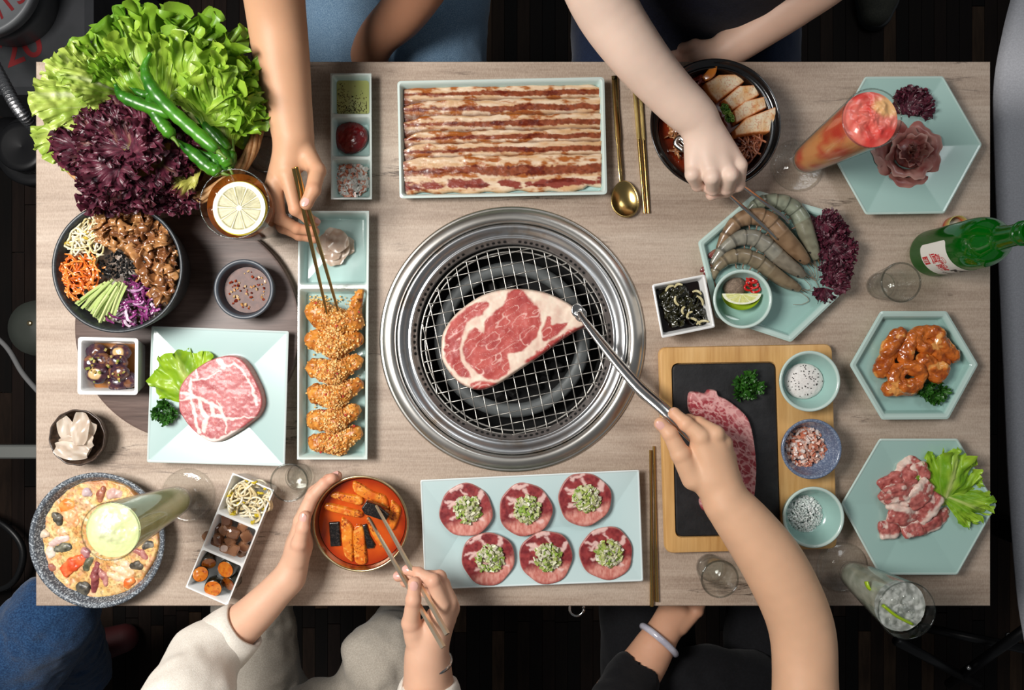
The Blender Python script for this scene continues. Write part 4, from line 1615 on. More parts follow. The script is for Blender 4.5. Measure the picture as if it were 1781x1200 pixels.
# flesh: flat half disc with segments
pts_, cols, fs = [], [], []
for i, rr in enumerate(np.linspace(0, 1, 16)):
    for j, a in enumerate(np.linspace(PI, 2 * PI, 60)):
        pts_.append((c0.x + cr_ * rr * math.cos(a), c0.y + cr_ * .56 * rr * math.sin(a) + .0004, c0.z + 0.0003 * math.sin(8 * a) ** 2))
        memb = abs(math.sin((a - PI) * 4.5)) < .14
        cols.append(lin([240, 240, 214]) if (rr > .86 or memb or rr < .12) else mixc(lin([206, 208, 120]), lin([232, 230, 160]), rng.uniform(0, 1)))
idx = np.arange(16 * 60).reshape(16, 60)
q = np.stack([idx[:-1, :-1], idx[1:, :-1], idx[1:, 1:], idx[:-1, 1:]], -1).reshape(-1, 4)
mk('flesh', pts_, q, M_WET, lw, vcol=np.array(cols))
s = SDF()
a = P(1277, 499, .02)
s.ell((a.x, a.y, a.z + .002), (.0168, .0155, .011), .002)
v, f = s.mesh(.0012, (.001, 260, 4))
n3 = fbm(v * 1400, 2, 3)
o = mk('ground_pepper', v, f, M_DRY, vcol=mixc(lin([150, 128, 108]), lin([92, 76, 64]), np.clip(.5 + n3, 0, 1)))
tag(o, 'heap of ground pepper in the celadon lime bowl', 'pepper', kind='stuff')
M_CHILI = vmat('red_chilli', .2, coat=.5)
for i, (x, y, h) in enumerate([(1307, 484, .031), (1303, 492, .034), (1311, 496, .032), (1302, 500, .032), (1314, 504, .031), (1309, 488, .036)]):
    c = P(x, y, h)
    R = Matrix.Rotation(rng.uniform(-.7, .7), 3, 'X') @ Matrix.Rotation(rng.uniform(-.7, .7), 3, 'Y')
    pts_ = [c + R @ Vector((.0062 * math.cos(a), .0042 * math.sin(a), 0)) for a in np.linspace(0, 2 * PI, 15)]
    v, f = tube(pts_, .0017, 7)
    o = mk('chilli_slice', v, f, M_CHILI, vcol=np.tile(lin([196, 22, 20]), (len(v), 1)))
    tag(o, 'thin red chilli ring in the celadon lime bowl', 'chilli', 'red chilli rings')

# ------------------------------------------------------------------ generic strip of food
def ribbon(pts, width, thick=0.0008, twist=0.0, n=5, curl=0.0):
    pts = [Vector(p) for p in pts]
    rings = []
    prev = None
    for i, p in enumerate(pts):
        d = (pts[min(i + 1, len(pts) - 1)] - pts[max(i - 1, 0)]).normalized()
        if prev is None:
            s, u = frame_from(d)
        else:
            s = (prev - d * prev.dot(d)).normalized()
            u = s.cross(d)
        prev = s
        a = twist * i / max(len(pts) - 1, 1)
        ss, uu = s * math.cos(a) + u * math.sin(a), -s * math.sin(a) + u * math.cos(a)
        wd = (width[i] if hasattr(width, '__len__') else width * (0.55 + 0.45 * math.sin(PI * (i + .5) / len(pts))))
        top = [p + ss * (wd * t) + uu * (thick + curl * wd * t * t) for t in np.linspace(-1, 1, n)]
        bot = [p + ss * (wd * t) + uu * (-thick + curl * wd * t * t) for t in np.linspace(1, -1, n)]
        rings.append(top + bot)
    return rings_mesh(rings, True, True, True)


def pile_strip(c, L_, seed, z, wavy=.3, up=.25):
    r_ = np.random.default_rng(seed)
    a = r_.uniform(0, 2 * PI)
    n = 7
    p = []
    for t in np.linspace(-.5, .5, n):
        b = a + wavy * 6 * t * r_.uniform(.3, 1)
        p.append((c[0] + L_ * t * math.cos(b), c[1] + L_ * t * math.sin(b), z + up * L_ * r_.uniform(-.25, .25)))
    return spline(p, 3)


# seaweed salad
cs = np.mean(swc, 0)
m = MB()
Rz = math.atan2((swc[1] - swc[0])[1], (swc[1] - swc[0])[0])
U = Vector((math.cos(Rz), math.sin(Rz), 0))
W = Vector((-math.sin(Rz), math.cos(Rz), 0))
cc = Vector((cs[0], cs[1], TZ + .034))
hw = .0315
ring = [cc + U * a * hw + W * b * hw - Vector((0, 0, .004)) for a, b in ((-1, -1), (1, -1), (1, 1), (-1, 1))]
swl = mk('soy_liquid', ring, [(0, 1, 2, 3)], mat('soy_liquid', L(18, 10, 7), .08, coat=.4))
tag(swl, 'dark soy liquid in the white seaweed bowl', 'sauce')
for i in range(46):
    a, b = rng.uniform(-.82, .82, 2)
    c = cc + U * a * hw + W * b * hw
    p = pile_strip(c, rng.uniform(.016, .028), 200 + i, cc.z + rng.uniform(-.003, .005), .5)
    p = np.array([np.array(cc) + np.clip((q - np.array(cc)) @ np.array(U), -hw * .93, hw * .93) * np.array(U) + np.clip((q - np.array(cc)) @ np.array(W), -hw * .93, hw * .93) * np.array(W) + np.array([0, 0, q[2] - cc.z]) for q in p])
    v, f = ribbon(p, rng.uniform(.003, .0062), .0004, rng.uniform(-2, 2), 5, rng.uniform(-.5, .5))
    m.add(v, f, mixc(lin([12, 14, 10]), lin([46, 44, 20]), rng.uniform(0, 1)))
o = m.build('seaweed_salad', vmat('seaweed', .12, coat=.7, bump=(400, .3)))
tag(o, 'glossy dark seaweed strips in the white angular bowl', 'seaweed', kind='stuff')
for i, (x, y, a, L_) in enumerate([(1207, 559, -.5, .02), (1222, 562, .2, .018), (1217, 523, -1.0, .016), (1178, 523, 1.9, .014), (1165, 502, .6, .014), (1200, 548, .9, .012), (1212, 510, -.3, .013), (1190, 540, 1.4, .011), (1180, 498, .3, .012)]):
    c = P(x, y, .041)
    p = spline([c + Vector((math.cos(a) * t * L_ - math.sin(a) * .003 * (1 - 4 * t * t), math.sin(a) * t * L_ + math.cos(a) * .003 * (1 - 4 * t * t), 0)) for t in (-.5, -.25, 0, .25, .5)], 4)
    v, f = ribbon(p, .0017, .0008, .4)
    o = mk('onion_sliver', v, f, M_WET, vcol=np.tile(lin([198, 186, 140]), (len(v), 1)))
    tag(o, 'pale translucent onion sliver among the dark seaweed', 'onion', 'onion slivers in the seaweed')

# ------------------------------------------------------------------ meat rose
rc = P(1578, 268, .014)
rose = thing('meat_rose', 'rose folded from thin pink meat slices on the hexagon plate', 'meat', rc)
M_ROSE = vmat('sliced_meat', .36, coat=.25, sss=.1, transl=.1, bump=(450, .3))


def petal(r, a0, a1, z0, z1, lean, seed, wav=.003):
    r_ = np.random.default_rng(seed)
    na, nh = 40, 10
    ph = r_.uniform(0, 6, 4)
    V, C_ = [], []
    for i, a in enumerate(np.linspace(a0, a1, na)):
        e = math.sin(PI * (i + .5) / na) ** .4
        for j, t in enumerate(np.linspace(0, 1, nh)):
            rr = r * (.78 + .22 * t) + lean * t ** 1.6 + wav * t * t * math.sin(7 * a + ph[0]) + .4 * wav * math.sin(17 * a + ph[1]) * t
            z = z0 + (z1 - z0) * t * e - (.006 * max(t - .72, 0) / .28 if lean > .004 else 0)
            V.append((rc.x + rr * math.cos(a), rc.y + rr * math.sin(a), rc.z + z))
            n_ = vnoise(np.array([[a * 3 + seed, t * 3, 0]]), 5)[0]
            c = mixc(lin([150, 84, 78]), lin([196, 138, 126]), np.clip(.5 + .8 * n_, 0, 1))
            c = mixc(c, lin([218, 178, 164]), sstep(.82, 1, t) * .7)
            c = mixc(c, lin([140, 44, 44]), np.clip(vnoise(np.array([[a * 1.7 + seed * 3, t * 2, 4]]), 6)[0] - .25, 0, 1) * 1.2)
            C_.append(c)
    idx = np.arange(na * nh).reshape(na, nh)
    q = np.stack([idx[:-1, :-1], idx[1:, :-1], idx[1:, 1:], idx[:-1, 1:]], -1).reshape(-1, 4)
    mk('slice', V, q, M_ROSE, rose, vcol=np.array(C_))


for i, (r, a0, sp_, z1, lean) in enumerate([(.0016, 2, 5.5, .024, .0005), (.004, 0, 5.5, .026, .001), (.008, 1.2, 3.6, .027, .002), (.011, 4.0, 3.4, .027, .003), (.016, 2.4, 3.2, .026, .005), (.019, 5.6, 2.9, .024, .007), (.023, 0.8, 2.8, .022, .010), (.027, 3.4, 2.7, .019, .012), (.031, 5.4, 2.4, .016, .014), (.034, 1.6, 2.3, .013, .015), (.036, 3.9, 1.7, .010, .017), (.031, 2.7, 1.3, .011, .021)]):
    petal(r, a0, a0 + sp_, 0, z1, lean, 20 + i)

s = SDF()
s.ell(rc + Vector((0, 0, .006)), (.022, .022, .009), .004)
v, f = s.mesh(.0016, (.002, 120, 5))
mk('slice', v, f, M_ROSE, rose, vcol=mixc(lin([120, 44, 42]), lin([168, 98, 90]), np.clip(.5 + fbm(v * 150, 3, 2), 0, 1)))

# ------------------------------------------------------------------ lumps from implicit surfaces
def lump(name, label, cat, group, prims, res, noise, cfn, mat_, parent=None):
    s = SDF()
    for p in prims:
        if p[0] == 'c':
            s.cap(*p[1:])
        else:
            s.ell(*p[1:])
    v, f = s.mesh(res, noise)
    o = mk(name, v, f, mat_, parent, vcol=cfn(v))
    if label:
        tag(o, label, cat, group)
    return o


def noise_c(a, b, sc_, seed, amp=1.0, c3=None, thr=.2):
    def fn(v):
        c = mixc(lin(a), lin(b), np.clip(.5 + amp * fbm(v * sc_, 3, seed), 0, 1))
        if c3 is not None:
            c = mixc(c, lin(c3), sstep(thr, thr + .12, fbm(v * sc_ * .55 + 5, 3, seed + 7)))
        return c
    return fn


# raw pork pieces: bent thick slices
pk = [(1560, 838, .5, .036, .022), (1575, 818, 1.0, .030, .018), (1600, 826, -1.2, .026, .016), (1553, 868, -.6, .030, .018), (1568, 858, .35, .036, .024), (1598, 858, .8, .030, .020), (1612, 882, .9, .032, .018), (1570, 895, -.2, .030, .018), (1550, 918, .1, .026, .018), (1592, 915, .25, .034, .018), (1624, 905, .5, .036, .014)]
hs = [.018, .019, .020, .018, .030, .030, .024, .024, .017, .018, .016]
for i, (x, y, a, L_, w_) in enumerate(pk):
    c = P(x, y, hs[i])
    ux, uy = math.cos(a), math.sin(a)
    s = SDF()
    r_ = np.random.default_rng(300 + i)
    L_, w_ = L_ * 1.25, w_ * 1.45
    hw_ = w_ / 2 - .004
    tl = r_.uniform(-.2, .2)
    R = Matrix.Rotation(a, 3, 'Z') @ Matrix.Rotation(r_.uniform(-.35, .35), 3, 'X') @ Matrix.Rotation(r_.uniform(-.25, .25), 3, 'Y')
    for t in np.linspace(-hw_, hw_, 4):
        p0, p1, p2 = (c + R @ Vector((-L_ / 2, t, .002)), c + R @ Vector((0, t, .004)), c + R @ Vector((L_ / 2, t * .8, -.001)))
        s.cap(p0, p1, .0046, .0052, .004)
        s.cap(p1, p2, .0052, .0042, .004)
    v, f = s.mesh(.0013, (.0022, 130, 300 + i))
    d = (v - np.array(c)) @ np.array(R @ Vector((0, 1, 0)))
    l_ = (v - np.array(c)) @ np.array(R @ Vector((1, 0, 0)))
    n_ = fbm(v * 120, 3, 300 + i)
    meat = mixc(lin([150, 62, 60]), lin([206, 122, 112]), np.clip(.5 + 1.0 * fbm(v * 260, 3, 9), 0, 1))
    fat = mixc(lin([240, 220, 206]), lin([224, 188, 174]), np.clip(.5 + fbm(v * 200, 3, 12), 0, 1))
    ft = np.clip(sstep(hw_ * .35, hw_ * .75, d * (1 if i % 2 else -1) + .006 * n_) + sstep(.16, .3, n_) * .8, 0, 1)
    o = mk('pork_piece', v, f, M_MEAT, vcol=mixc(meat, fat, ft))
    tag(o, 'chunky raw pink pork piece with white fat on the hexagon plate', 'pork', 'raw pork pieces')

# orange offal rings
of = [(1556, 596, .9, 'roll'), (1581, 603, 1.2, 'roll'), (1613, 590, 0, 'ring'), (1643, 608, -.8, 'roll'), (1628, 616, -.9, 'roll'), (1578, 655, .25, 'ring'), (1620, 640, -.7, 'roll'), (1627, 645, .2, 'ringS'), (1543, 628, 1.0, 'roll'), (1566, 678, -.1, 'roll')]
oh = [.022, .022, .022, .022, .020, .026, .024, .022, .018, .018]
ofc = noise_c([150, 66, 18], [214, 116, 40], 130, 40, 1.2, [232, 160, 84], .22)
for i, (x, y, a, k_) in enumerate(of):
    c = P(x, y, oh[i])
    s = SDF()
    if k_ == 'roll':
        d = Vector((math.cos(a), math.sin(a), 0))
        nrm = Vector((-d.y, d.x, 0))
        s.cap(c - d * .016, c + d * .016 + nrm * .002, .0112, .0088, .004)
        s.cap(c - d * .013 + nrm * .007, c + d * .013 + nrm * .008, .0070, .0056, .002)
    else:
        R_ = {'ring': .0175 if i == 5 else .0150, 'ringS': .0095}[k_]
        pts_ = [c + Vector((R_ * 1.15 * math.cos(q + a), R_ * .9 * math.sin(q + a), .002 * math.sin(2 * q))) for q in np.linspace(0, 2 * PI, 13)]
        s.chain(pts_, [.0080 + .0014 * math.sin(3 * q) for q in np.linspace(0, 2 * PI, 13)], .003)
        pts_ = [c + Vector((R_ * .55 * math.cos(q + a), R_ * .45 * math.sin(q + a), .001)) for q in np.linspace(.4, 5.2, 9)]
        s.chain(pts_, [.0046] * 9, .0015)
    v, f = s.mesh(.0011, (.0022, 190, 350 + i))
    o = mk('offal_roll' if k_ == 'roll' else 'offal_ring', v, f, M_WET, vcol=ofc(v))
    tag(o, 'folded marinated orange brown offal piece on the small hexagon plate' if k_ == 'roll' else {2: 'orange offal ring with open centre, far from the parsley', 5: 'largest orange offal ring with a narrow slit centre', 7: 'small orange offal ring right beside the parsley'}[i], 'offal', 'marinated offal pieces')

# ------------------------------------------------------------------ fried chicken with crumbs
CHZ = .0055
chk = [
    [('c', P(556, 545, .024), P(590, 560, .026), .0155, .015, .006), ('c', P(590, 560, .026), P(618, 562, .024), .014, .011, .006), ('c', P(612, 555, .026), P(627, 508, .030), .010, .0055, .006), ('c', P(548, 540, .022), P(560, 560, .022), .012, .012, .006)],
    [('c', P(550, 592, .022), P(585, 600, .026), .014, .016, .006), ('c', P(585, 600, .026), P(618, 590, .022), .016, .011, .006)],
    [('c', P(550, 640, .020), P(582, 648, .024), .013, .0155, .006), ('c', P(582, 648, .024), P(618, 630, .021), .015, .010, .006)],
    [('c', P(552, 685, .020), P(584, 692, .024), .013, .015, .006), ('c', P(584, 692, .024), P(618, 670, .021), .014, .010, .006)],
    [('c', P(550, 730, .020), P(585, 732, .024), .013, .015, .006), ('c', P(585, 732, .024), P(616, 715, .021), .014, .010, .006)],
    [('c', P(552, 770, .020), P(590, 770, .022), .012, .014, .006), ('c', P(590, 770, .022), P(618, 752, .020), .013, .010, .006)]]
chc = noise_c([176, 96, 28], [222, 150, 60], 110, 60, 1.2, [146, 70, 26], .30)
chl = ['crumbed fried chicken wing piece with a raised tip under the chopsticks'] + ['crumbed golden fried chicken piece, %s in the chicken tray' % w_ for w_ in ('next to the wing tip piece', 'third along the row', 'fourth along the row', 'fifth along the row')] + ['crumbed golden fried chicken piece at the far end of the tray from the pickle']
chv = []
for i, pr in enumerate(chk):
    s = SDF()
    for p in pr:
        s.cap(p[1], p[2], p[3] * 1.1, p[4] * 1.1, p[5])
    v, f = s.mesh(.0014, (.0038, 150, 400 + i))
    chv.append(v)
    o = mk('fried_chicken', v, f, M_FOOD, vcol=chc(v))
    tag(o, chl[i], 'chicken', 'fried chicken pieces')
crm = MB()
r_ = np.random.default_rng(9)
allv = np.concatenate(chv)
top = allv[:, 2] > TZ + .022
tv = allv[top]
wgt = np.exp(-((tv[:, 0] - P(582, 0, .03).x) / .022) ** 2)
pick = r_.choice(len(tv), 2600, p=wgt / wgt.sum())
for i in pick:
    s_ = r_.uniform(.0014, .0030)
    R = Matrix.Rotation(r_.uniform(0, 6), 3, 'Z') @ Matrix.Rotation(r_.uniform(0, 3), 3, 'X')
    v, f = box(tv[i] + np.array([0, 0, s_ * .3]), s_, s_ * .9, s_ * .7, M=R)
    crm.add(v, f, lin([[226, 178, 104], [206, 148, 72], [238, 200, 136], [190, 120, 50]][r_.integers(4)]))
for i in range(34):
    j = pick[r_.integers(len(pick))]
    v, f = box(tv[j] + np.array([0, 0, .0012]), .0030, .0026, .0014, M=Matrix.Rotation(r_.uniform(0, 6), 3, 'Z'))
    crm.add(v, f, lin([170, 34, 18]))
for i in range(150):
    c = P(r_.uniform(538, 628), r_.uniform(514, 530) if i % 2 else r_.uniform(520, 780), CHZ)
    s_ = r_.uniform(.0012, .0026)
    v, f = box(c + Vector((0, 0, s_ * .4 + .002)), s_, s_, s_ * .7, rot=r_.uniform(0, 3))
    crm.add(v, f, lin([226, 178, 104]))
o = crm.build('nut_crumbs', M_DRY, smooth=False)
tag(o, 'golden nut crumbs with red chilli flakes strewn over the chicken', 'crumbs', kind='stuff')


# pickled radish sheets
def radish_sheet(c, a, L_, w_, seed, mat_, tone, name, label, group, hz=.004, wav=1.0):
    r_ = np.random.default_rng(seed)
    nu, nv = 22, 14
    V, C_ = [], []
    ph = r_.uniform(0, 6, 4)
    for i, u in enumerate(np.linspace(-1, 1, nu)):
        for j, t in enumerate(np.linspace(-1, 1, nv)):
            e = math.sqrt(max(1 - .75 * u * u, 0))
            x, y = u * L_ / 2, t * w_ / 2 * e
            z = hz * (1 + wav * (math.sin(2.4 * u + ph[0]) * .6 + .5 * math.sin(3 * t + 2 * u + ph[1]) + .25 * math.sin(5 * u + ph[2])))
            V.append((c[0] + x * math.cos(a) - y * math.sin(a), c[1] + x * math.sin(a) + y * math.cos(a), c[2] + z))
            C_.append(mixc(lin(tone[0]), lin(tone[1]), np.clip(.5 + vnoise(np.array([[u * 3, t * 3, seed]]), 2)[0], 0, 1)))
    idx = np.arange(nu * nv).reshape(nu, nv)
    q = np.stack([idx[:-1, :-1], idx[1:, :-1], idx[1:, 1:], idx[:-1, 1:]], -1).reshape(-1, 4)
    o = mk(name, V, q, mat_, vcol=np.array(C_))
    tag(o, label, 'radish', group)


M_RAD = vmat('pickled_radish', .25, coat=.35, transl=.3, sss=.1)
for i in range(7):
    a = i * .9
    c = P(582 + 9 * math.cos(a), 428 + 11 * math.sin(a), .0075 + .0022 * i)
    radish_sheet(c, a, .043 - .002 * i, .032, 500 + i, M_RAD, ([206, 178, 156], [228, 208, 190]), 'radish_slice', 'thin pinkish pickled radish slice in the chicken tray', 'pickled radish slices in the chicken tray', .0028, .9)
for i, (dx, dy, a) in enumerate([(-14, 12, .3), (10, 14, 1.2), (-4, -6, -.4), (14, -8, .9), (-12, -12, 1.9), (3, 6, .1), (-8, 20, -.2), (8, -18, 1.5)]):
    c = P(134 + dx, 763 + dy, .013 + .0025 * i)
    radish_sheet(c, a, .046, .026, 520 + i, M_RAD, ([216, 196, 176], [236, 222, 206]), 'radish_slice', 'thin white pickled radish slice in the small brown bowl', 'pickled radish slices in the brown bowl', .004, 1.0)

# ------------------------------------------------------------------ braised eggplant
eg = [(168, 612, .030, .3), (210, 613, .032, -.2), (175, 628, .034, .1), (205, 630, .036, 1.2), (207, 648, .037, 1.3), (170, 650, .038, .15), (205, 667, .030, .5), (160, 632, .030, .2), (222, 660, .028, .6)]
for i, (x, y, h, a) in enumerate(eg):
    c = P(x, y, h + DBH - .006)
    s = SDF()
    big = i in (5,)
    r0 = .0165 if big else .0145
    s.ell(c, (r0, r0 * .85, .0085), .003, M=None)
    v, f = s.mesh(.0013, (.0016, 150, 540 + i))
    d = np.linalg.norm((v - np.array(c))[:, :2] / np.array([r0, r0 * .85]), axis=1)
    flesh = (i in (5, 1)) * (1 - sstep(.45, .62, d + .12 * fbm(v * 200, 2, 5))) * (v[:, 2] > c[2])
    br = sstep(.05, .3, fbm(v * 110, 3, 544 + i)) * (.8 if i not in (5,) else .3)
    cl = mixc(lin([44, 28, 46]), lin([78, 46, 54]), np.clip(.5 + fbm(v * 160, 3, 8), 0, 1))
    cl = mixc(cl, lin([136, 88, 56]), br)
    cl = mixc(cl, lin([206, 170, 118]), np.clip(flesh, 0, 1))
    o = mk('eggplant_slice', v, f, M_WET, vcol=cl)
    tag(o, 'soft braised purple eggplant slice with pale cut face' if flesh.max() > 0 else 'soft braised purple brown eggplant slice in the white dish', 'eggplant', 'braised eggplant slices')
ob = bits(P(185, 640, .058), .028, 26, .0026, [(206, 186, 110), (190, 160, 84), (150, 160, 70)], .004, 77, M_BITS, 'garlic_bits', lie=True)
tag(ob, 'minced garlic and scallion on the braised eggplant', 'garlic', kind='stuff')
ec = np.mean(edc, 0)
v, f = box((ec[0], ec[1], TZ + DBH + .010), .066, .066, .006, bev=.002)
o = mk('soy_broth', v, f, mat('soy_broth', L(150, 96, 48), .1, coat=.4))
tag(o, 'thin brown soy broth under the eggplant', 'sauce')
# ------------------------------------------------------------------ filled bowls
def sample(poly, n, seed):
    poly = np.asarray(poly, float)
    r_ = np.random.default_rng(seed)
    out = []
    lo, hi = poly.min(0), poly.max(0)
    while len(out) < n:
        q = r_.uniform(lo, hi, (200, 2))
        q = q[poly_sd(q, poly) < 0]
        out += list(q)
    return np.array(out[:n])


def disc(name, c, r, z, mat_, colfn=None, n=72, nr=14, wav=0.0, parent=None):
    V, C_, F_ = [], [], []
    for i in range(nr + 1):
        for j in range(n):
            a = 2 * PI * j / n
            rr = r * i / nr
            V.append((c[0] + rr * math.cos(a), c[1] + rr * math.sin(a), z))
    V = np.array(V)
    if wav:
        V[:, 2] += wav * fbm(V * 60, 3, 4)
    idx = np.arange((nr + 1) * n).reshape(nr + 1, n)
    q = np.stack([idx[:-1], np.roll(idx, -1, 1)[:-1], np.roll(idx, -1, 1)[1:], idx[1:]], -1).reshape(-1, 4)[:, ::-1]
    return mk(name, V, q.copy(), mat_, parent, vcol=colfn(V) if colfn else None, loc=(c[0], c[1], z))


def strands(name, label, cat, poly, n, h, hh, L_, r, cols, seed, mat_, flat=1.0, curl=1.0, heads=None, clampc=None):
    r_ = np.random.default_rng(seed)
    m = MB()
    for i, (x, y) in enumerate(sample(poly, n, seed)):
        c = P(x, y, h + hh * r_.uniform(0, 1))
        a = r_.uniform(0, 2 * PI)
        k = r_.uniform(-1, 1) * curl
        ll = L_ * r_.uniform(.7, 1.2)
        pts = []
        px_, py_, an = c.x - ll / 2 * math.cos(a), c.y - ll / 2 * math.sin(a), a - k
        for t in range(9):
            pts.append([px_, py_, c.z + .0015 * math.sin(t * 1.3 + i) + .002 * math.sin(PI * t / 8)])
            px_ += ll / 8 * math.cos(an)
            py_ += ll / 8 * math.sin(an)
            an += 2 * k / 8 + r_.uniform(-.12, .12)
        if clampc is not None:
            for p in pts:
                d = math.hypot(p[0] - clampc[0], p[1] - clampc[1])
                if d > clampc[2]:
                    s_ = clampc[2] / d
                    p[0], p[1] = clampc[0] + (p[0] - clampc[0]) * s_, clampc[1] + (p[1] - clampc[1]) * s_
        cl = lin(cols[r_.integers(len(cols))]) * r_.uniform(.85, 1.08)
        if flat < .6:
            v, f = ribbon(pts, r * r_.uniform(.7, 1.3), r * flat * .5, r_.uniform(-1.5, 1.5))
        else:
            v, f = tube(pts, [r * (1 if q < 8 else .5) for q in range(9)], 7)
        m.add(v, f, cl)
        if heads and r_.uniform() < heads[0]:
            for sgn in (-1, 1):
                e = Vector(pts[0]) + Vector((r_.uniform(-1, 1), r_.uniform(-1, 1), 0)) * .001 + Vector((sgn * .0013, 0, .001))
                v, f = lathe(e, [(0, -.003), (.0016, -.0018), (.0021, 0), (.0016, .0018), (0, .003)], 8, sy=1.7, rot=r_.uniform(0, 3))
                m.add(v, f, lin(heads[1]) * r_.uniform(.85, 1.1))
    o = m.build(name, mat_)
    tag(o, label, cat, kind='stuff')
    return o


# --- mixed rice bowl
zz = lambda p: Z(p, 80, 340, 4.8)
BH = DBH + .055
bin_ = (bbc.x, bbc.y, S(100, .07))
o = disc('rice', (bbc.x, bbc.y), inner_r(BBR, BBB, BBH, .005, .007, .62, .050) - .001, TZ + DBH + .050, M_FOOD, noise_c([60, 40, 26], [120, 88, 54], 200, 3), wav=.003)
tag(o, 'rice bed under the toppings of the mixed rice bowl', 'rice', kind='stuff')
beef = zz([(390, 200), (450, 130), (700, 108), (870, 170), (1000, 330), (1075, 520), (1085, 650), (1035, 800), (960, 870), (860, 760), (780, 640), (740, 500), (600, 440), (480, 400), (430, 320)])
bc_ = [[170, 118, 70], [142, 92, 52], [112, 68, 38], [186, 136, 86], [128, 80, 46]]
for i, (x, y) in enumerate(sample(beef, 130, 12)):
    r_ = np.random.default_rng(700 + i)
    c = P(x, y, BH + .006 + .020 * r_.uniform(0, 1))
    L_ = r_.uniform(.016, .030)
    a = r_.uniform(0, 6.28)
    pts = []
    k = r_.uniform(-1.1, 1.1)
    px_, py_ = c.x - L_ / 2 * math.cos(a), c.y - L_ / 2 * math.sin(a)
    for t in range(10):
        pts.append([px_, py_, c.z + .0032 * math.sin(t * r_.uniform(.7, 1.3))])
        px_ += L_ / 9 * math.cos(a)
        py_ += L_ / 9 * math.sin(a)
        a += k / 5
    for p in pts:
        d = math.hypot(p[0] - bin_[0], p[1] - bin_[1])
        if d > bin_[2]:
            p[0], p[1] = bin_[0] + (p[0] - bin_[0]) * bin_[2] / d, bin_[1] + (p[1] - bin_[1]) * bin_[2] / d
    v, f = ribbon(pts, r_.uniform(.004, .0080), .0010, r_.uniform(-1.6, 1.6), 5, r_.uniform(-.8, .8))
    v = np.array([tuple(q) for q in v])
    cl = mixc(lin(bc_[i % 5]), lin(bc_[(i + 2) % 5]), np.clip(.5 + fbm(v * 200, 3, i), 0, 1))
    o = mk('beef_slice', v, f, M_WET, vcol=cl)
    tag(o, 'crumpled brown stir fried beef slice in the black rice bowl', 'beef', 'stir fried beef slices')
strands('bean_sprouts', 'pale bean sprouts in the black rice bowl', 'sprouts', zz([(200, 330), (270, 240), (370, 205), (425, 330), (465, 420), (420, 480), (330, 480), (215, 460), (180, 400)]), 84, BH + .006, .012, .030, .0013, [[228, 216, 176], [238, 228, 196], [214, 196, 140], [240, 232, 206]], 13, M_WET, curl=1.6, heads=(.12, [214, 184, 70]), clampc=bin_)
strands('carrot_shreds', 'orange shredded carrot in the black rice bowl', 'carrot', zz([(155, 510), (300, 490), (425, 540), (440, 640), (415, 740), (330, 800), (235, 880), (165, 830), (115, 600)]), 104, BH + .006, .012, .026, .0015, [[224, 112, 36], [236, 132, 52], [206, 92, 24], [242, 150, 74]], 14, M_WET, flat=.45, curl=1.2, clampc=bin_)
strands('cabbage_shreds', 'purple shredded cabbage in the black rice bowl', 'cabbage', zz([(705, 640), (790, 700), (870, 780), (960, 880), (890, 1000), (740, 1070), (600, 1090), (520, 1050), (620, 900), (690, 760)]), 88, BH + .005, .013, .020, .0019, [[124, 44, 104], [150, 66, 128], [198, 150, 190], [106, 34, 86], [222, 196, 214], [140, 56, 118]], 15, M_WET, flat=.4, curl=1.3, clampc=bin_)
ob = MB()
for i, (x, y) in enumerate(sample(zz([(430, 560), (560, 475), (650, 480), (755, 590), (700, 715), (560, 690), (450, 680)]), 190, 16)):
    r_ = np.random.default_rng(i)
    c = P(x, y, BH + .016 + .010 * r_.uniform(0, 1))
    v, f = box(c, r_.uniform(.002, .005), r_.uniform(.0015, .003), .0004, M=Matrix.Rotation(r_.uniform(0, 6), 3, 'Z') @ Matrix.Rotation(r_.uniform(-1, 1), 3, 'X'))
    ob.add(v, f, lin([[10, 10, 10], [22, 20, 19], [6, 7, 7], [34, 32, 30]][i % 4]))
o = ob.build('seaweed_flakes', vmat('seaweed_flake', .7, spec=.15), smooth=False)
tag(o, 'black seaweed flakes at the centre of the rice bowl', 'seaweed', kind='stuff')
cu = [((500, 720), (270, 915)), ((470, 740), (250, 900)), ((530, 715), (300, 940)), ((560, 700), (340, 950)), ((545, 740), (380, 985)), ((590, 720), (400, 1000)), ((570, 770), (440, 1040)), ((620, 720), (420, 1020)), ((600, 760), (450, 1060)), ((640, 740), (490, 1050)), ((650, 730), (540, 1020)), ((670, 750), (570, 1000)), ((430, 790), (320, 930)), ((500, 800), (360, 960)), ((520, 830), (400, 1010)), ((630, 800), (520, 1050))]
for i, (a, b) in enumerate(cu):
    a, b = zz([a])[0], zz([b])[0]
    r_ = np.random.default_rng(740 + i)
    ha = BH + .012 + .008 * (i % 3) / 2
    A_, B_ = P(a[0], a[1], ha + .004), P(b[0], b[1], ha - .003)
    pts = spline([A_, (A_ + B_) / 2 + Vector((0, 0, .002)), B_], 4)
    v, f = tube(pts, .0021, 4, up=(r_.uniform(-.5, .5), r_.uniform(-.5, .5), 1))
    cl = np.array([lin([206, 218, 150]) if (j % 4) in (0, 1) else (lin([180, 206, 116]) if (j % 4) == 2 or i % 3 else lin([82, 130, 40])) for j in range(len(v))])
    o = mk('cucumber_stick', v, f, M_WET, vcol=cl, smooth=False)
    tag(o, 'julienned green cucumber stick in the black rice bowl', 'cucumber', 'cucumber sticks')

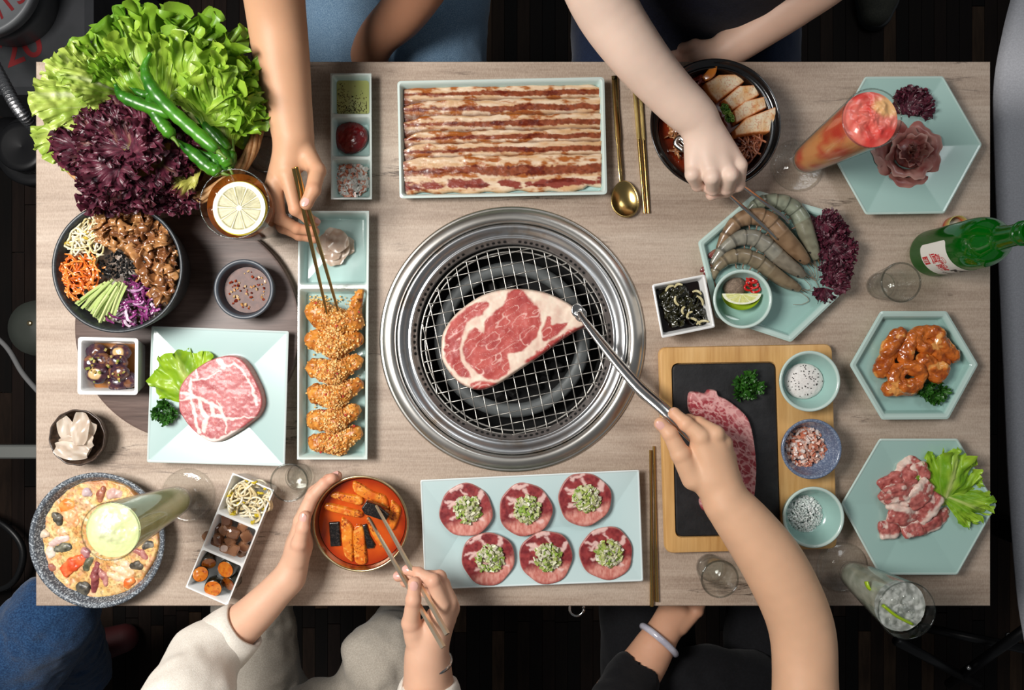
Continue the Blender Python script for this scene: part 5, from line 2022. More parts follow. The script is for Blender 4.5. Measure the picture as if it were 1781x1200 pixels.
# --- sauces
o = disc('soy_chilli_sauce', (sbc.x, sbc.y), inner_r(S(52, .05), S(40, .05), SBH, .006, .005, .7, .022) - .0005, TZ + DBH + .022, mat('soy_chilli', L(74, 38, 30), .42, c2=L(104, 64, 50), nscale=90, spec=.3))
tag(o, 'brown soy chilli sauce with flakes in the dark grey bowl', 'sauce')
ob = bits(Vector((sbc.x, sbc.y, TZ + DBH + .0215)), .028, 60, .0022, [(150, 56, 24), (196, 140, 84), (120, 36, 18), (206, 170, 120)], .002, 31, M_BITS, 'chilli_flakes', lie=True)
tag(ob, 'chilli flakes and sesame floating on the soy sauce', 'flakes', kind='stuff')


def well_c(c, a0, a1):
    q = [c[0] + (c[3] - c[0]) * a0, c[1] + (c[2] - c[1]) * a0, c[1] + (c[2] - c[1]) * a1, c[0] + (c[3] - c[0]) * a1]
    return q


q = round_poly(inset_poly(well_c(stc, 0, .335), .0058), .005)
o = mk('sesame_oil', [(p[0], p[1], TZ + .0105) for p in q], [tuple(range(len(q)))], mat('seasoned_oil', L(176, 182, 112), .06, coat=.7))
tag(o, 'greenish yellow oil in the first well of the sauce tray', 'oil')
ob = MB()
r_ = np.random.default_rng(5)
for i in range(240):
    x, y = r_.normal(613, 15), 197 - abs(r_.normal(0, 16))
    if i > 200:
        x, y = r_.uniform(587, 600), r_.uniform(142, 195)
    x = min(max(x, 587), 637)
    y = max(y, 143)
    v, f = box(P(x, y, .0109), r_.uniform(.0006, .0017), r_.uniform(.0006, .0013), .0005, rot=r_.uniform(0, 3))
    ob.add(v, f, lin([[34, 26, 14], [70, 56, 22], [110, 96, 40]][i % 3]))
o = ob.build('pepper_flakes', M_DRY, smooth=False)
tag(o, 'black pepper flakes in the oil well', 'pepper', kind='stuff')
s = SDF()
a = P(612, 241, .008)
s.ell((a.x - .002, a.y + .001, a.z), (.0245, .0235, .0085), .004).ell((a.x + .006, a.y + .002, a.z + .002), (.017, .018, .008), .004)
v, f = s.mesh(.0012, (.0014, 190, 6))
o = mk('chilli_paste', v, f, M_WET, vcol=noise_c([92, 12, 18], [124, 24, 26], 200, 3)(v))
tag(o, 'glossy dark red chilli paste in the sauce tray', 'sauce')


def salt(center, rad, n, size, cols, height, seed, label, sq=1.0, name='salt'):
    o = bits(center, rad, n, size, cols, height, seed, vmat('salt_' + str(seed), .3, coat=.15), name, sq=sq)
    tag(o, label, 'salt', kind='stuff')


salt(P(611, 311, .0055), .0255, 420, .0042, [(226, 226, 220), (214, 220, 214), (226, 168, 146), (206, 122, 92), (236, 232, 226), (220, 214, 206)], .007, 51, 'coarse pink and white salt crystals in the sauce tray', 1.05)
th, c, R_ = SALT['pepper']
s = SDF()
s.ell(c + Vector((0, -.001, .008)), (R_ * .66, R_ * .6, .010), .003)
v, f = s.mesh(.0012, (.0008, 300, 6))
o = mk('salt_bed', v, f, M_DRY, vcol=noise_c([222, 214, 208], [244, 240, 236], 900, 3)(v))
tag(o, 'white salt heap in the pepper salt bowl', 'salt', kind='stuff')
ob = MB()
r_ = np.random.default_rng(52)
for i in range(60):
    a, q = r_.uniform(0, 2 * PI), .9 * math.sqrt(r_.uniform())
    v, f = box(c + Vector((R_ * .66 * q * math.cos(a), -.001 + R_ * .6 * q * math.sin(a), .0084 + .010 * math.sqrt(1 - q * q))), r_.uniform(.0008, .0018), r_.uniform(.0008, .0014), .0008, rot=a * 3)
    ob.add(v, f, lin([34, 28, 26]))
ob = ob.build('pepper_specks', M_DRY, smooth=False)
tag(ob, 'black pepper specks on the white salt', 'pepper', kind='stuff')
th, c, R_ = SALT['pink']
salt(c + Vector((0, 0, .0055)), R_ * .70, 420, .0042, [(230, 206, 196), (218, 150, 124), (202, 116, 88), (236, 222, 214), (224, 176, 156)], .012, 53, 'coarse pink salt crystals in the blue grey bowl')
th, c, R_ = SALT['sea']
salt(c + Vector((-.005, 0, .0050)), R_ * .62, 1500, .0018, [(240, 244, 240), (226, 234, 230), (248, 250, 248), (214, 226, 220)], .013, 54, 'fine white sea salt in the celadon bowl')

# --- radish kimchi soup
zz = lambda p: Z(p, 540, 820, 6.667)
KS = .031
o = disc('kimchi_soup', (kbc.x, kbc.y), inner_r(KBR, KBR * .72, KBH, .0035, .005, .45, KS) - .0006, TZ + KS, vmat('kimchi_soup', .08, coat=.5), lambda v: mixc(mixc(lin([206, 88, 24]), lin([184, 66, 16]), np.clip(.5 + fbm(v * 70, 3, 3), 0, 1)), lin([150, 40, 10]), sstep(.045, .064, np.linalg.norm(v[:, :2] - np.array([kbc.x, kbc.y]), axis=1))))
tag(o, 'orange red kimchi soup in the brass bowl', 'soup')


def kim_col(q, s):
    c = mixc(lin([226, 140, 40]), lin([208, 96, 24]), np.clip(.5 + 1.2 * fbm(q / 9, 3, 4), 0, 1))
    c = mixc(c, lin([240, 180, 90]), sstep(.2, .45, fbm(q / 6 + 7, 3, 6)) * .6)
    sp_ = sstep(.30, .42, vnoise(q / 1.7, 9)) * sstep(-.1, .25, fbm(q / 14, 2, 12))
    return mixc(c, lin([120, 22, 8]), sp_ * .85)


for i, pl in enumerate([[(480, 130), (540, 120), (720, 230), (860, 280), (905, 400), (890, 440), (640, 330), (500, 240)], [(225, 300), (270, 240), (420, 260), (600, 300), (580, 400), (400, 360)], [(150, 400), (200, 370), (420, 420), (600, 480), (560, 545), (330, 500), (170, 450)], [(345, 560), (400, 555), (485, 640), (490, 800), (490, 1040), (440, 1030), (370, 930)], [(495, 650), (610, 640), (640, 900), (645, 1075), (520, 1070), (490, 900)], [(925, 350), (980, 370), (1045, 450), (990, 640), (940, 690), (900, 620)], [(640, 530), (700, 560), (800, 760), (850, 860), (820, 890), (740, 800), (670, 660)]]):
    poly = closed_spline(zz(pl), 3)
    o = slab('radish_piece', poly, KS - .0015, .0065 + .0008 * (i % 3), kim_col, M_WET, step=1.1, edge=3.2)
    tag(o, 'orange seasoned radish piece with chilli specks in kimchi soup', 'radish', 'radish kimchi pieces')
blk = lambda q, s: mixc(lin([16, 12, 11]), lin([52, 44, 40]), sstep(.15, .5, vnoise(q / 1.3, 3)))
for i, pl in enumerate([[(205, 590), (335, 580), (355, 870), (225, 880)], [(590, 620), (650, 605), (690, 740), (755, 850), (730, 900), (650, 905)]]):
    o = slab('black_block', zz(pl), KS - .006, .0095, blk, M_WET, step=1.1, edge=1.5)
    tag(o, ['black braised block lying in the kimchi soup by the hand', 'narrow black braised block beside the radish in kimchi soup'][i], 'block')
HB = .046
o = slab('black_block', zz([(580, 430), (640, 345), (790, 395), (920, 500), (870, 590), (620, 505)]), HB, .012, blk, M_WET, step=1.1, edge=2, hp=HB + .012)
tag(o, 'black braised block lifted by the chopsticks', 'block')

# --- stew
zz = lambda p: Z(p, 1140, 90, 4.8)
TS = .038
o = disc('stew_broth', (hpc.x, hpc.y), HPR * .815, TZ + TS, vmat('stew_broth', .06, coat=.6), lambda v: mixc(lin([74, 22, 10]), lin([140, 46, 18]), np.clip(.4 + 1.2 * fbm(v * 40, 3, 3), 0, 1)))
tag(o, 'red brown broth in the black stew pot', 'soup')


def tofu_c(v, seed, c):
    d = fbm(v * 70, 3, seed)
    cl = mixc(lin([226, 206, 172]), lin([214, 160, 100]), np.clip(.35 + 1.3 * d, 0, 1))
    edge_ = sstep(.002, .0, np.abs(v[:, 2] - v[:, 2].max()) * 0 + np.clip(v[:, 2] - (v[:, 2].max() - .004), 0, 1))
    return mixc(cl, lin([200, 118, 52]), np.clip(edge_ * .6 + sstep(.2, .4, fbm(v * 300, 2, seed + 3)) * .2, 0, 1))


tf = [[(405, 265), (520, 195), (785, 180), (775, 235), (525, 415), (445, 345)], [(555, 405), (690, 290), (900, 275), (915, 345), (645, 490), (600, 450)], [(640, 500), (730, 420), (960, 365), (980, 450), (665, 608)], [(640, 665), (740, 565), (985, 472), (1018, 640), (985, 680), (820, 690), (655, 718)]]
for i, pl in enumerate(tf):
    def tcol(q, s, i=i):
        c = mixc(lin([228, 212, 182]), lin([218, 170, 112]), np.clip(.3 + 1.3 * fbm(q / 16, 3, 30 + i), 0, 1))
        c = mixc(c, lin([206, 120, 52]), sstep(-4.5, -1.0, s))
        return mixc(c, lin([190, 90, 40]), sstep(.42, .5, vnoise(q / 1.6, 31)) * .5)
    cxy = zz(pl).mean(0)
    o = slab('tofu_slice', zz(pl), TS - .004 + .002 * i, .013, tcol, M_FOOD, step=1.2, edge=2.2, base=lambda q, c=cxy: -.00022 * ((q[:, 1] - c[1]) * .9 + (q[:, 0] - c[0]) * .3) + .002, bump=lambda q, s: .0008 * fbm(q / 9, 3, 2), hp=TS + .010)
    tag(o, ['tofu slice next to the orange kimchi leaf in the stew', 'tofu slice second in the fan above the scallions', 'narrow tofu slice third in the stew fan', 'large tofu slice beside the noodles in the stew'][i], 'tofu', 'tofu slices in the stew')
strands('stew_noodles', 'brown noodles soaking in the stew', 'noodles', zz([(700, 760), (800, 730), (960, 720), (940, 830), (850, 920), (760, 960), (700, 880)]), 34, TS + .001, .006, .042, .0014, [[150, 86, 56], [168, 104, 70], [130, 68, 44]], 22, M_WET, curl=.8, clampc=(hpc.x, hpc.y, HPR * .79))
c = P(1323, 256, TS + .008)
v, f = tube([c + Vector((.0095 * math.cos(a), .0095 * math.sin(a), .001 * math.sin(2 * a))) for a in np.linspace(0, 6.0, 30)], .0015, 8)
o = mk('noodle_loop', v, f, M_WET, vcol=np.tile(lin([172, 106, 74]), (len(v), 1)))
tag(o, 'single brown noodle curled in a loop on the stew', 'noodle')
strands('stew_mushrooms', 'brown mushroom strips in the stew beside the wrist', 'mushroom', zz([(120, 560), (190, 560), (220, 700), (230, 860), (180, 820), (130, 720)]), 26, TS + .002, .006, .022, .0022, [[150, 98, 60], [180, 128, 84], [120, 72, 42]], 23, M_WET, flat=.5, clampc=(hpc.x, hpc.y, HPR * .79))
strands('stew_kimchi', 'red kimchi strips at the rim of the stew', 'kimchi', zz([(290, 190), (400, 120), (480, 110), (500, 170), (410, 250)]), 24, TS + .003, .006, .022, .003, [[136, 40, 18], [170, 62, 26], [106, 26, 14]], 24, M_WET, flat=.4, clampc=(hpc.x, hpc.y, HPR * .79))
v, f = ribbon(spline([P(1224, 138, .052), P(1236, 128, .056), P(1243, 115, .052)], 5), .006, .0010, .5)
o = mk('kimchi_leaf', v, f, M_WET, vcol=np.tile(lin([220, 130, 50]), (len(v), 1)))
tag(o, 'orange cabbage kimchi leaf at the stew rim', 'kimchi')
ob = MB()
for i, (x, y) in enumerate(sample(zz([(540, 430), (600, 440), (650, 560), (640, 610), (590, 560)]), 46, 25)):
    r_ = np.random.default_rng(i + 50)
    c = P(x, y, TS + .014 + .006 * r_.uniform())
    R = Matrix.Rotation(r_.uniform(0, 6), 3, 'Z') @ Matrix.Rotation(r_.uniform(-.8, .8), 3, 'X')
    v, f = tube([c + R @ Vector((.0026 * math.cos(t), .0018 * math.sin(t), 0)) for t in np.linspace(0, 6.28, 9)], .0008, 5)
    ob.add(v, f, lin([[62, 120, 26], [110, 160, 50], [150, 186, 86]][i % 3]))
o = ob.build('scallion_rings', M_BITS)
tag(o, 'chopped green scallion rings on the tofu stew', 'scallion', kind='stuff')

# --- seafood pancake
zz = lambda p: Z(p, 40, 810, 4.8)
an = np.linspace(0, 2 * PI, 80, endpoint=False)
pcx, pcy = 169.5, 939
poly = np.stack([pcx + (107 + 1.6 * np.sin(9 * an) + 1.2 * np.sin(17 * an + 1)) * np.cos(an), pcy + (107 + 1.6 * np.sin(9 * an) + 1.2 * np.sin(17 * an + 1)) * np.sin(an)], -1)


def pc_col(q, s):
    n = fbm(q / 22, 4, 41)
    c = mixc(lin([222, 178, 104]), lin([236, 206, 150]), np.clip(.5 + 1.2 * n, 0, 1))
    c = mixc(c, lin([214, 150, 84]), sstep(.05, .3, fbm(q / 10, 3, 43)) * .7)
    c = mixc(c, lin([226, 160, 130]), sstep(.15, .35, fbm(q / 15 + 9, 3, 44)) * .6)
    c = mixc(c, lin([150, 90, 36]), sstep(-9, -1, s + 4 * n) * .8)
    c = mixc(c, lin([96, 92, 44]), sstep(.40, .5, vnoise(q / 2.2, 45)) * .5)
    return mixc(c, lin([160, 84, 40]), sstep(.36, .5, vnoise(q / 4.5, 46)) * .45)


o = slab('seafood_pancake', poly, .0062, .012, pc_col, M_FOOD, step=1.35, edge=5, bump=lambda q, s: .0030 * fbm(q / 20, 3, 47), hp=.020)
tag(o, 'golden seafood pancake filling the grey stone pan', 'pancake')
PZ = .019
sea = [  # x, y, length, width, angle, colours, name, label
    (420, 830, 250, 120, .62, ([214, 74, 30], [236, 120, 66]), 'shrimp_chunk', 'large red orange shrimp chunk in the seafood pancake'),
    (370, 340, 150, 110, .3, ([230, 120, 44], [240, 160, 84]), 'shrimp_chunk', 'round orange shrimp piece in the seafood pancake'),
    (400, 430, 190, 120, -.9, ([232, 150, 92], [244, 196, 150]), 'shrimp_chunk', 'pale orange shrimp piece beside the orange one in the pancake'),
    (820, 890, 230, 190, -.5, ([236, 184, 130], [246, 216, 184]), 'shrimp_chunk', 'broad pale shrimp piece in the seafood pancake'),
    (890, 980, 120, 70, .9, ([220, 104, 40], [232, 140, 70]), 'shrimp_chunk', 'small orange shrimp tail near the pancake edge'),
    (280, 445, 130, 70, -1.0, ([58, 54, 46], [112, 106, 92]), 'mussel', 'dark grey mussel by the round orange shrimp'),
    (340, 690, 170, 70, .15, ([66, 66, 56], [140, 138, 118]), 'mussel', 'greenish grey mussel under the pale squid arm'),
    (505, 1030, 120, 120, .9, ([48, 46, 42], [104, 98, 84]), 'mussel', 'dark mussel near the lower pancake edge by the purple squid'),
    (950, 840, 130, 60, -.1, ([60, 54, 46], [128, 116, 100]), 'mussel', 'brown grey mussel on the table centre side of the pancake'),
    (550, 815, 150, 55, 1.0, ([76, 78, 60], [130, 128, 98]), 'mussel', 'slim green grey mussel beside the red shrimp chunk'),
    (1040, 670, 110, 55, .3, ([70, 66, 60], [150, 144, 132]), 'mussel', 'small grey mussel under the smoothie glass'),
    (230, 735, 80, 100, .2, ([206, 190, 172], [232, 222, 208]), 'squid_piece', 'white squid lump in the seafood pancake'),
    (300, 630, 190, 55, .35, ([214, 176, 166], [236, 214, 206]), 'squid_piece', 'pale pink squid arm over the grey mussel'),
    (605, 930, 270, 60, 1.45, ([110, 44, 48], [160, 86, 84]), 'squid_piece', 'purple brown squid tentacle in the pancake centre'),
    (660, 930, 170, 45, -1.1, ([164, 92, 90], [206, 150, 140]), 'squid_piece', 'pink squid tentacle next to the purple one'),
    (655, 240, 150, 50, 1.35, ([150, 84, 62], [190, 128, 96]), 'squid_piece', 'brown squid strip at the far pancake edge'),
    (760, 240, 140, 90, .1, ([200, 160, 150], [228, 196, 184]), 'squid_piece', 'knobbly pink squid piece beside the brown strip'),
    (530, 230, 90, 60, .1, ([190, 168, 176], [212, 190, 188]), 'squid_piece', 'lilac squid piece near the pancake rim'),
    (980, 740, 160, 45, -.6, ([170, 100, 92], [214, 160, 148]), 'squid_piece', 'pink squid arm close to the small grey mussel'),
    (520, 730, 110, 60, -.9, ([150, 90, 96], [196, 146, 144]), 'squid_piece', 'mauve squid piece beside the smoothie glass rim'),
    (240, 860, 70, 50, .2, ([150, 84, 70], [184, 122, 96]), 'squid_piece', 'small reddish squid bit by the pan wall'),
    (170, 580, 110, 50, .1, ([200, 176, 150], [224, 206, 184]), 'squid_piece', 'cream squid bit by the pan wall near the mussel')]
for i, (x, y, l_, w_, a, cc_, nm, lb_) in enumerate(sea):
    q = zz([(x, y)])[0]
    c = P(q[0], q[1], PZ)
    hl, hw_ = S(l_ / 9.6, PZ), S(w_ / 9.6, PZ)
    s = SDF()
    d = Vector((math.cos(a), math.sin(a), 0))
    n_ = Vector((-d.y, d.x, 0))
    rr = min(hw_, .0055)
    for t in np.linspace(-1, 1, 3):
        off = n_ * (hw_ - rr) * t
        s.cap(c - d * max(hl - rr, 0) + off, c + off + n_ * .0018, rr * .8, rr, .003)
        s.cap(c + off + n_ * .0018, c + d * max(hl - rr, 0) + off * .7, rr, rr * .75, .003)
    v, f = s.mesh(.0012, (.0022, 190, 600 + i))
    v[:, 2] = c.z - .002 + (v[:, 2] - c.z) * .72
    o = mk(nm, v, f, M_FOOD, vcol=noise_c(cc_[0], cc_[1], 170, 600 + i, 1.3)(v))
    tag(o, lb_, 'seafood', 'seafood in the pancake')

# --- side dish tray
zz = lambda p: Z(p, 310, 810, 4.8)
strands('bean_sprouts', 'yellow headed bean sprouts in the white tray', 'sprouts', zz([(450, 130), (560, 150), (740, 230), (720, 320), (650, 440), (500, 390), (390, 330)]), 76, .012, .020, .036, .0015, [[232, 220, 184], [240, 230, 202], [220, 200, 152]], 26, M_WET, curl=2.0, heads=(.28, [214, 190, 50]), clampc=(P(438, 870, .02).x, P(438, 870, .02).y, .030))
cub = [(410, 455, 1), (540, 510, 1), (320, 525, 0), (395, 530, 1), (460, 560, 2), (255, 590, 0), (340, 610, 1), (570, 590, 1), (440, 625, 1), (545, 675, 1), (300, 670, 0), (400, 690, 1), (465, 705, 2), (350, 700, 0), (460, 770, 0), (510, 740, 0)]
for i, (x, y, lv) in enumerate(cub):
    q = zz([(x, y)])[0]
    c = P(q[0], q[1], .016 + .008 * lv)
    R = Matrix.Rotation(rng.uniform(0, 3), 3, 'Z') @ Matrix.Rotation(rng.uniform(-.5, .5), 3, 'X') @ Matrix.Rotation(rng.uniform(-.5, .5), 3, 'Y')
    sz = rng.uniform(.0125, .0155)
    v, f = box(c, sz * 1.15, sz, sz * .9, bev=.0022, M=R)
    v = np.array(v)
    o = mk('braised_cube', v, f, M_WET, vcol=noise_c([92, 52, 30], [168, 118, 84], 110, 640 + i, 1.3)(v), smooth=False)
    tag(o, 'brown glazed braised cube in the middle well of the white tray', 'cube', 'braised cubes')
zu = [(185, 905, .034, 64, 'nearest the tray wall on the pan side'), (395, 865, .034, 74, 'against the divider of the braised cubes'), (290, 1025, .032, 74, 'at the end of the white tray'), (255, 815, .024, 60, 'lying dark behind the others by the divider'), (420, 985, .022, 66, 'sunk low beside the tray wall')]
for i, (x, y, h, r, lb_) in enumerate(zu):
    q = zz([(x, y)])[0]
    rr = S(r / 4.8, h)
    c = P(q[0], q[1], h)
    tilt = Matrix.Rotation([-.25, .15, .2, .5, .35][i], 3, 'X') @ Matrix.Rotation([.35, -.2, .1, .3, -.4][i], 3, 'Y')
    th = thing('zucchini_slice', 'charred zucchini piece with orange seasoned cut face, ' + lb_, 'zucchini', (c.x, c.y, TZ + .007), 'seasoned zucchini pieces')
    prof = [(0, -.016), (.92, -.016), (1.0, -.014), (1.0, -.001), (.95, 0)]
    v, f = lathe((0, 0, 0), [(p[0] * rr, p[1]) for p in prof], 26, wob=lambda a, r_, z: 1 + .03 * math.sin(6 * a))
    v = [tilt @ Vector(p) + c for p in v]
    v = [Vector((p.x, p.y, max(p.z, TZ + .0062))) for p in v]
    mk('skin', v, f, M_WET, th, vcol=np.array([mixc(lin([16, 26, 12]), lin([40, 26, 12]), rng.uniform()) for _ in v]))
    pts_, fs = [], []
    nr_, na_ = 8, 26
    for k_ in range(nr_ + 1):
        for j in range(na_):
            a = 2 * PI * j / na_
            pts_.append(tilt @ Vector((rr * .93 * k_ / nr_ * math.cos(a), rr * .93 * k_ / nr_ * math.sin(a), .0006 + .0012 * (1 - (k_ / nr_) ** 2))) + c)
    idx = np.arange((nr_ + 1) * na_).reshape(nr_ + 1, na_)
    qd = np.stack([idx[:-1], np.roll(idx, -1, 1)[:-1], np.roll(idx, -1, 1)[1:], idx[1:]], -1).reshape(-1, 4)[:, ::-1].copy()
    pv = np.array([tuple(p) for p in pts_])
    pv[:, 2] += .0006 * fbm(pv * 300, 2, i)
    cl = mixc(lin([214, 130, 34]), lin([196, 92, 20]), np.clip(.5 + 1.4 * fbm(pv * 260, 3, 60 + i), 0, 1))
    cl = mixc(cl, lin([112, 26, 8]), sstep(.25, .45, fbm(pv * 420, 2, 66 + i)))
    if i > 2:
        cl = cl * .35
    mk('cut_face', pv, qd, M_WET, th, vcol=cl)
# ------------------------------------------------------------------ cutlery
M_TONG = mat('polished_steel', (0.72, 0.71, 0.69, 1), 0.16, 1.0)


def stick(name, label, cat, a, b, ra, rb, mat_, group=None, square=False, grip=None):
    th = thing(name, label, cat, ((a + b) / 2).xy.to_3d() + Vector((0, 0, min(a.z - ra, b.z - rb))), group)
    n = 4 if square else 10
    v, f = tube([a, a.lerp(b, .35), a.lerp(b, .7), b], [ra, ra * .92, ra * .5 + rb * .5, rb], n, up=(0.35, 0.2, 1) if square else None)
    auto_sharp(mk('shaft', v, f, mat_, th), 40)
    if grip:
        v, f = tube([a.lerp(b, .01), a.lerp(b, grip)], [ra * 1.03, ra * 1.01], n)
        mk('textured_grip', v, f, mat('glitter_gold', (0.75, 0.56, 0.22, 1), 0.35, 1.0, bump=(1500, 1.0)) if 'glitter_gold' not in bpy.data.materials else bpy.data.materials['glitter_gold'], th)
    return th


stick('chopstick', 'gold chopstick next to the gold spoon', 'chopstick', P(1103, 149, .003), P(1121, 371, .0025), .0028, .0022, M_GOLD, grip=.42)
stick('chopstick', 'gold chopstick on the stew pot side of its pair', 'chopstick', P(1113, 152, .003), P(1128, 371, .0025), .0028, .0022, M_GOLD, grip=.42)
stick('chopstick', 'gold chopstick next to the beef tongue plate', 'chopstick', P(1131, 783, .0025), P(1133.5, 1054, .003), .0018, .0030, M_GOLD)
stick('chopstick', 'gold chopstick next to the bamboo board', 'chopstick', P(1137, 776, .0025), P(1142.5, 1046, .003), .0018, .0030, M_GOLD)
stick('chopstick', 'gold chopstick touching the chicken, on the walnut board side', 'chopstick', P(511, 292, .148), P(570, 551, .0400), .0030, .0018, M_GOLD)
stick('chopstick', 'gold chopstick touching the chicken wing tip', 'chopstick', P(515, 290, .146), P(588, 540, .0420), .0030, .0018, M_GOLD)
stick('chopstick', 'champagne metal chopstick under the block, nearer the resting hand', 'chopstick', P(771, 1126, .138), P(641, 900, .056), .0036, .0018, M_CHOP, square=True)
stick('chopstick', 'champagne metal chopstick pinching the block on its far side', 'chopstick', P(778, 1103, .146), P(654, 879, .0595), .0036, .0018, M_CHOP, square=True)

# gold spoon
sp_ = thing('spoon', 'long handled gold spoon beside the pork tray', 'spoon', P(1086, 340, 0))
hp_ = [P(1069, 132, .004), P(1071, 180, .005), P(1075, 240, .0065), P(1079, 300, .007), P(1081, 322, .005)]
v, f = tube(spline(hp_, 6), [.0046] * 5 + [.0042] * 8 + [.0030] * 8 + [.0026] * 4, 12, flat=.3, up=(0, 0, 1))
mk('handle', v, f, M_GOLD, sp_)
sc_ = P(1086, 348, .003)
V, nu, nv = [], 14, 36
for sh, off in ((1, 0), (.97, .0009)):
    for i in range(nu):
        t = i / (nu - 1)
        for j in range(nv):
            a = 2 * PI * j / nv
            ry = .0275 if math.sin(a) > 0 else .0265
            wx = .0205 * (1 - .12 * math.sin(a))
            V.append((sc_.x + wx * t * sh * math.cos(a) - .0015 * math.sin(a) * t, sc_.y + ry * t * sh * math.sin(a), sc_.z + off + .0075 * t ** 2.2 - .002))
idx = np.arange(2 * nu * nv).reshape(2 * nu, nv)
q = []
for i in range(nu - 1):
    for j in range(nv):
        k_ = (j + 1) % nv
        q.append((idx[i, j], idx[i + 1, j], idx[i + 1, k_], idx[i, k_]))
        q.append((idx[nu + i, j], idx[nu + i, k_], idx[nu + i + 1, k_], idx[nu + i + 1, j]))
for j in range(nv):
    k_ = (j + 1) % nv
    q.append((idx[nu - 1, j], idx[2 * nu - 1, j], idx[2 * nu - 1, k_], idx[nu - 1, k_]))
mk('bowl', V, q, M_GOLD, sp_)

# steak tongs
tg = thing('tongs', 'polished steel tongs gripping the ribeye on the grill', 'tongs', P(1090, 640, .01))
for (off, lo_, nm) in ((0, 0.0, 'arm'), (1, -.004, 'arm')):
    o_ = 5 * off
    pts = [P(1006 + o_, 541 + o_ * 1.6, .009 + lo_), P(1018 + o_, 560 + o_, .016 + lo_), P(1060 + o_, 614 + o_, .035 + lo_), P(1110 + o_ * .6, 672 + o_, .056 + lo_), P(1150, 708, .072 + lo_), P(1180, 736, .080 + lo_), P(1225, 780, .080 + lo_ * 2)]
    sp3 = spline(pts, 5)
    n_ = len(sp3)
    rr = [.0040 + .0048 * sstep(0, .55, np.array(i / (n_ - 1))) for i in range(n_)]
    v, f = tube(sp3, rr, 14, flat=.42, up=(.1, .2, 1))
    mk(nm, v, f, M_TONG, tg)
    c = P(1004 + o_ * 1.2, 540 + o_ * 1.5, .0075 + lo_)
    v, f = lathe(c - Vector((0, 0, .003)), [(0, 0), (.005, .0006), (.0085, .0025), (.0090, .0040), (.0070, .0046), (.0055, .0038), (0, .0030)], 28, sy=1.15)
    mk('scoop_tip', v, f, M_TONG, tg)
v, f = tube([P(1225, 780, .080), P(1240, 794, .078), P(1232, 800, .072)], [.006, .0065, .005], 12)
mk('hinge', v, f, M_TONG, tg)

# shrimp tongs
t2 = thing('serving_tongs', 'slim steel serving tongs holding a shrimp', 'tongs', P(1300, 350, .02))
v, f = tube(spline([P(1190, 262, .058), P(1230, 300, .060), P(1268, 338, .052), P(1310, 376, .044), P(1353, 416, .037)], 5), [.0032] * 14 + [.0030] * 4 + [.0024] * 3, 10, flat=.5, up=(.3, .3, 1))
mk('arm', v, f, M_TONG, t2)
v, f = tube(spline([P(1194, 250, .060), P(1250, 290, .062), P(1288, 320, .056), P(1335, 356, .048), P(1362, 376, .042), P(1372, 388, .038)], 5), [.0032] * 17 + [.003] * 5 + [.0024] * 4, 10, flat=.5, up=(.3, .3, 1))
mk('arm', v, f, M_TONG, t2)
v, f = tube(spline([P(1190, 262, .058), P(1176, 250, .056), P(1182, 240, .058), P(1194, 250, .060)], 5), .0042, 12, flat=.8)
mk('spring_end', v, f, M_TONG, t2)


# ------------------------------------------------------------------ glasses
def shell(prof_out, t, zf):
    """outer profile to a double-walled profile: out, over the rim, and back down to the inner floor at zf"""
    inn = [(max(r - t, 0.0005), z) for (r, z) in prof_out if z >= zf][::-1]
    return prof_out + [(prof_out[-1][0] - t * .5, prof_out[-1][1] + t * .4)] + inn + [(0, zf)]


M_RIM2 = glass('rim_glass', (0.72, 0.74, 0.73, 1), 0.03, (0.10, 0.11, 0.11, 1), 1.2)
M_RIMG = glass('glass_foot', (0.985, 0.99, 0.985, 1), 0.03, (0.74, 0.77, 0.76, 1), 1.5, bumpy=(120, .5))


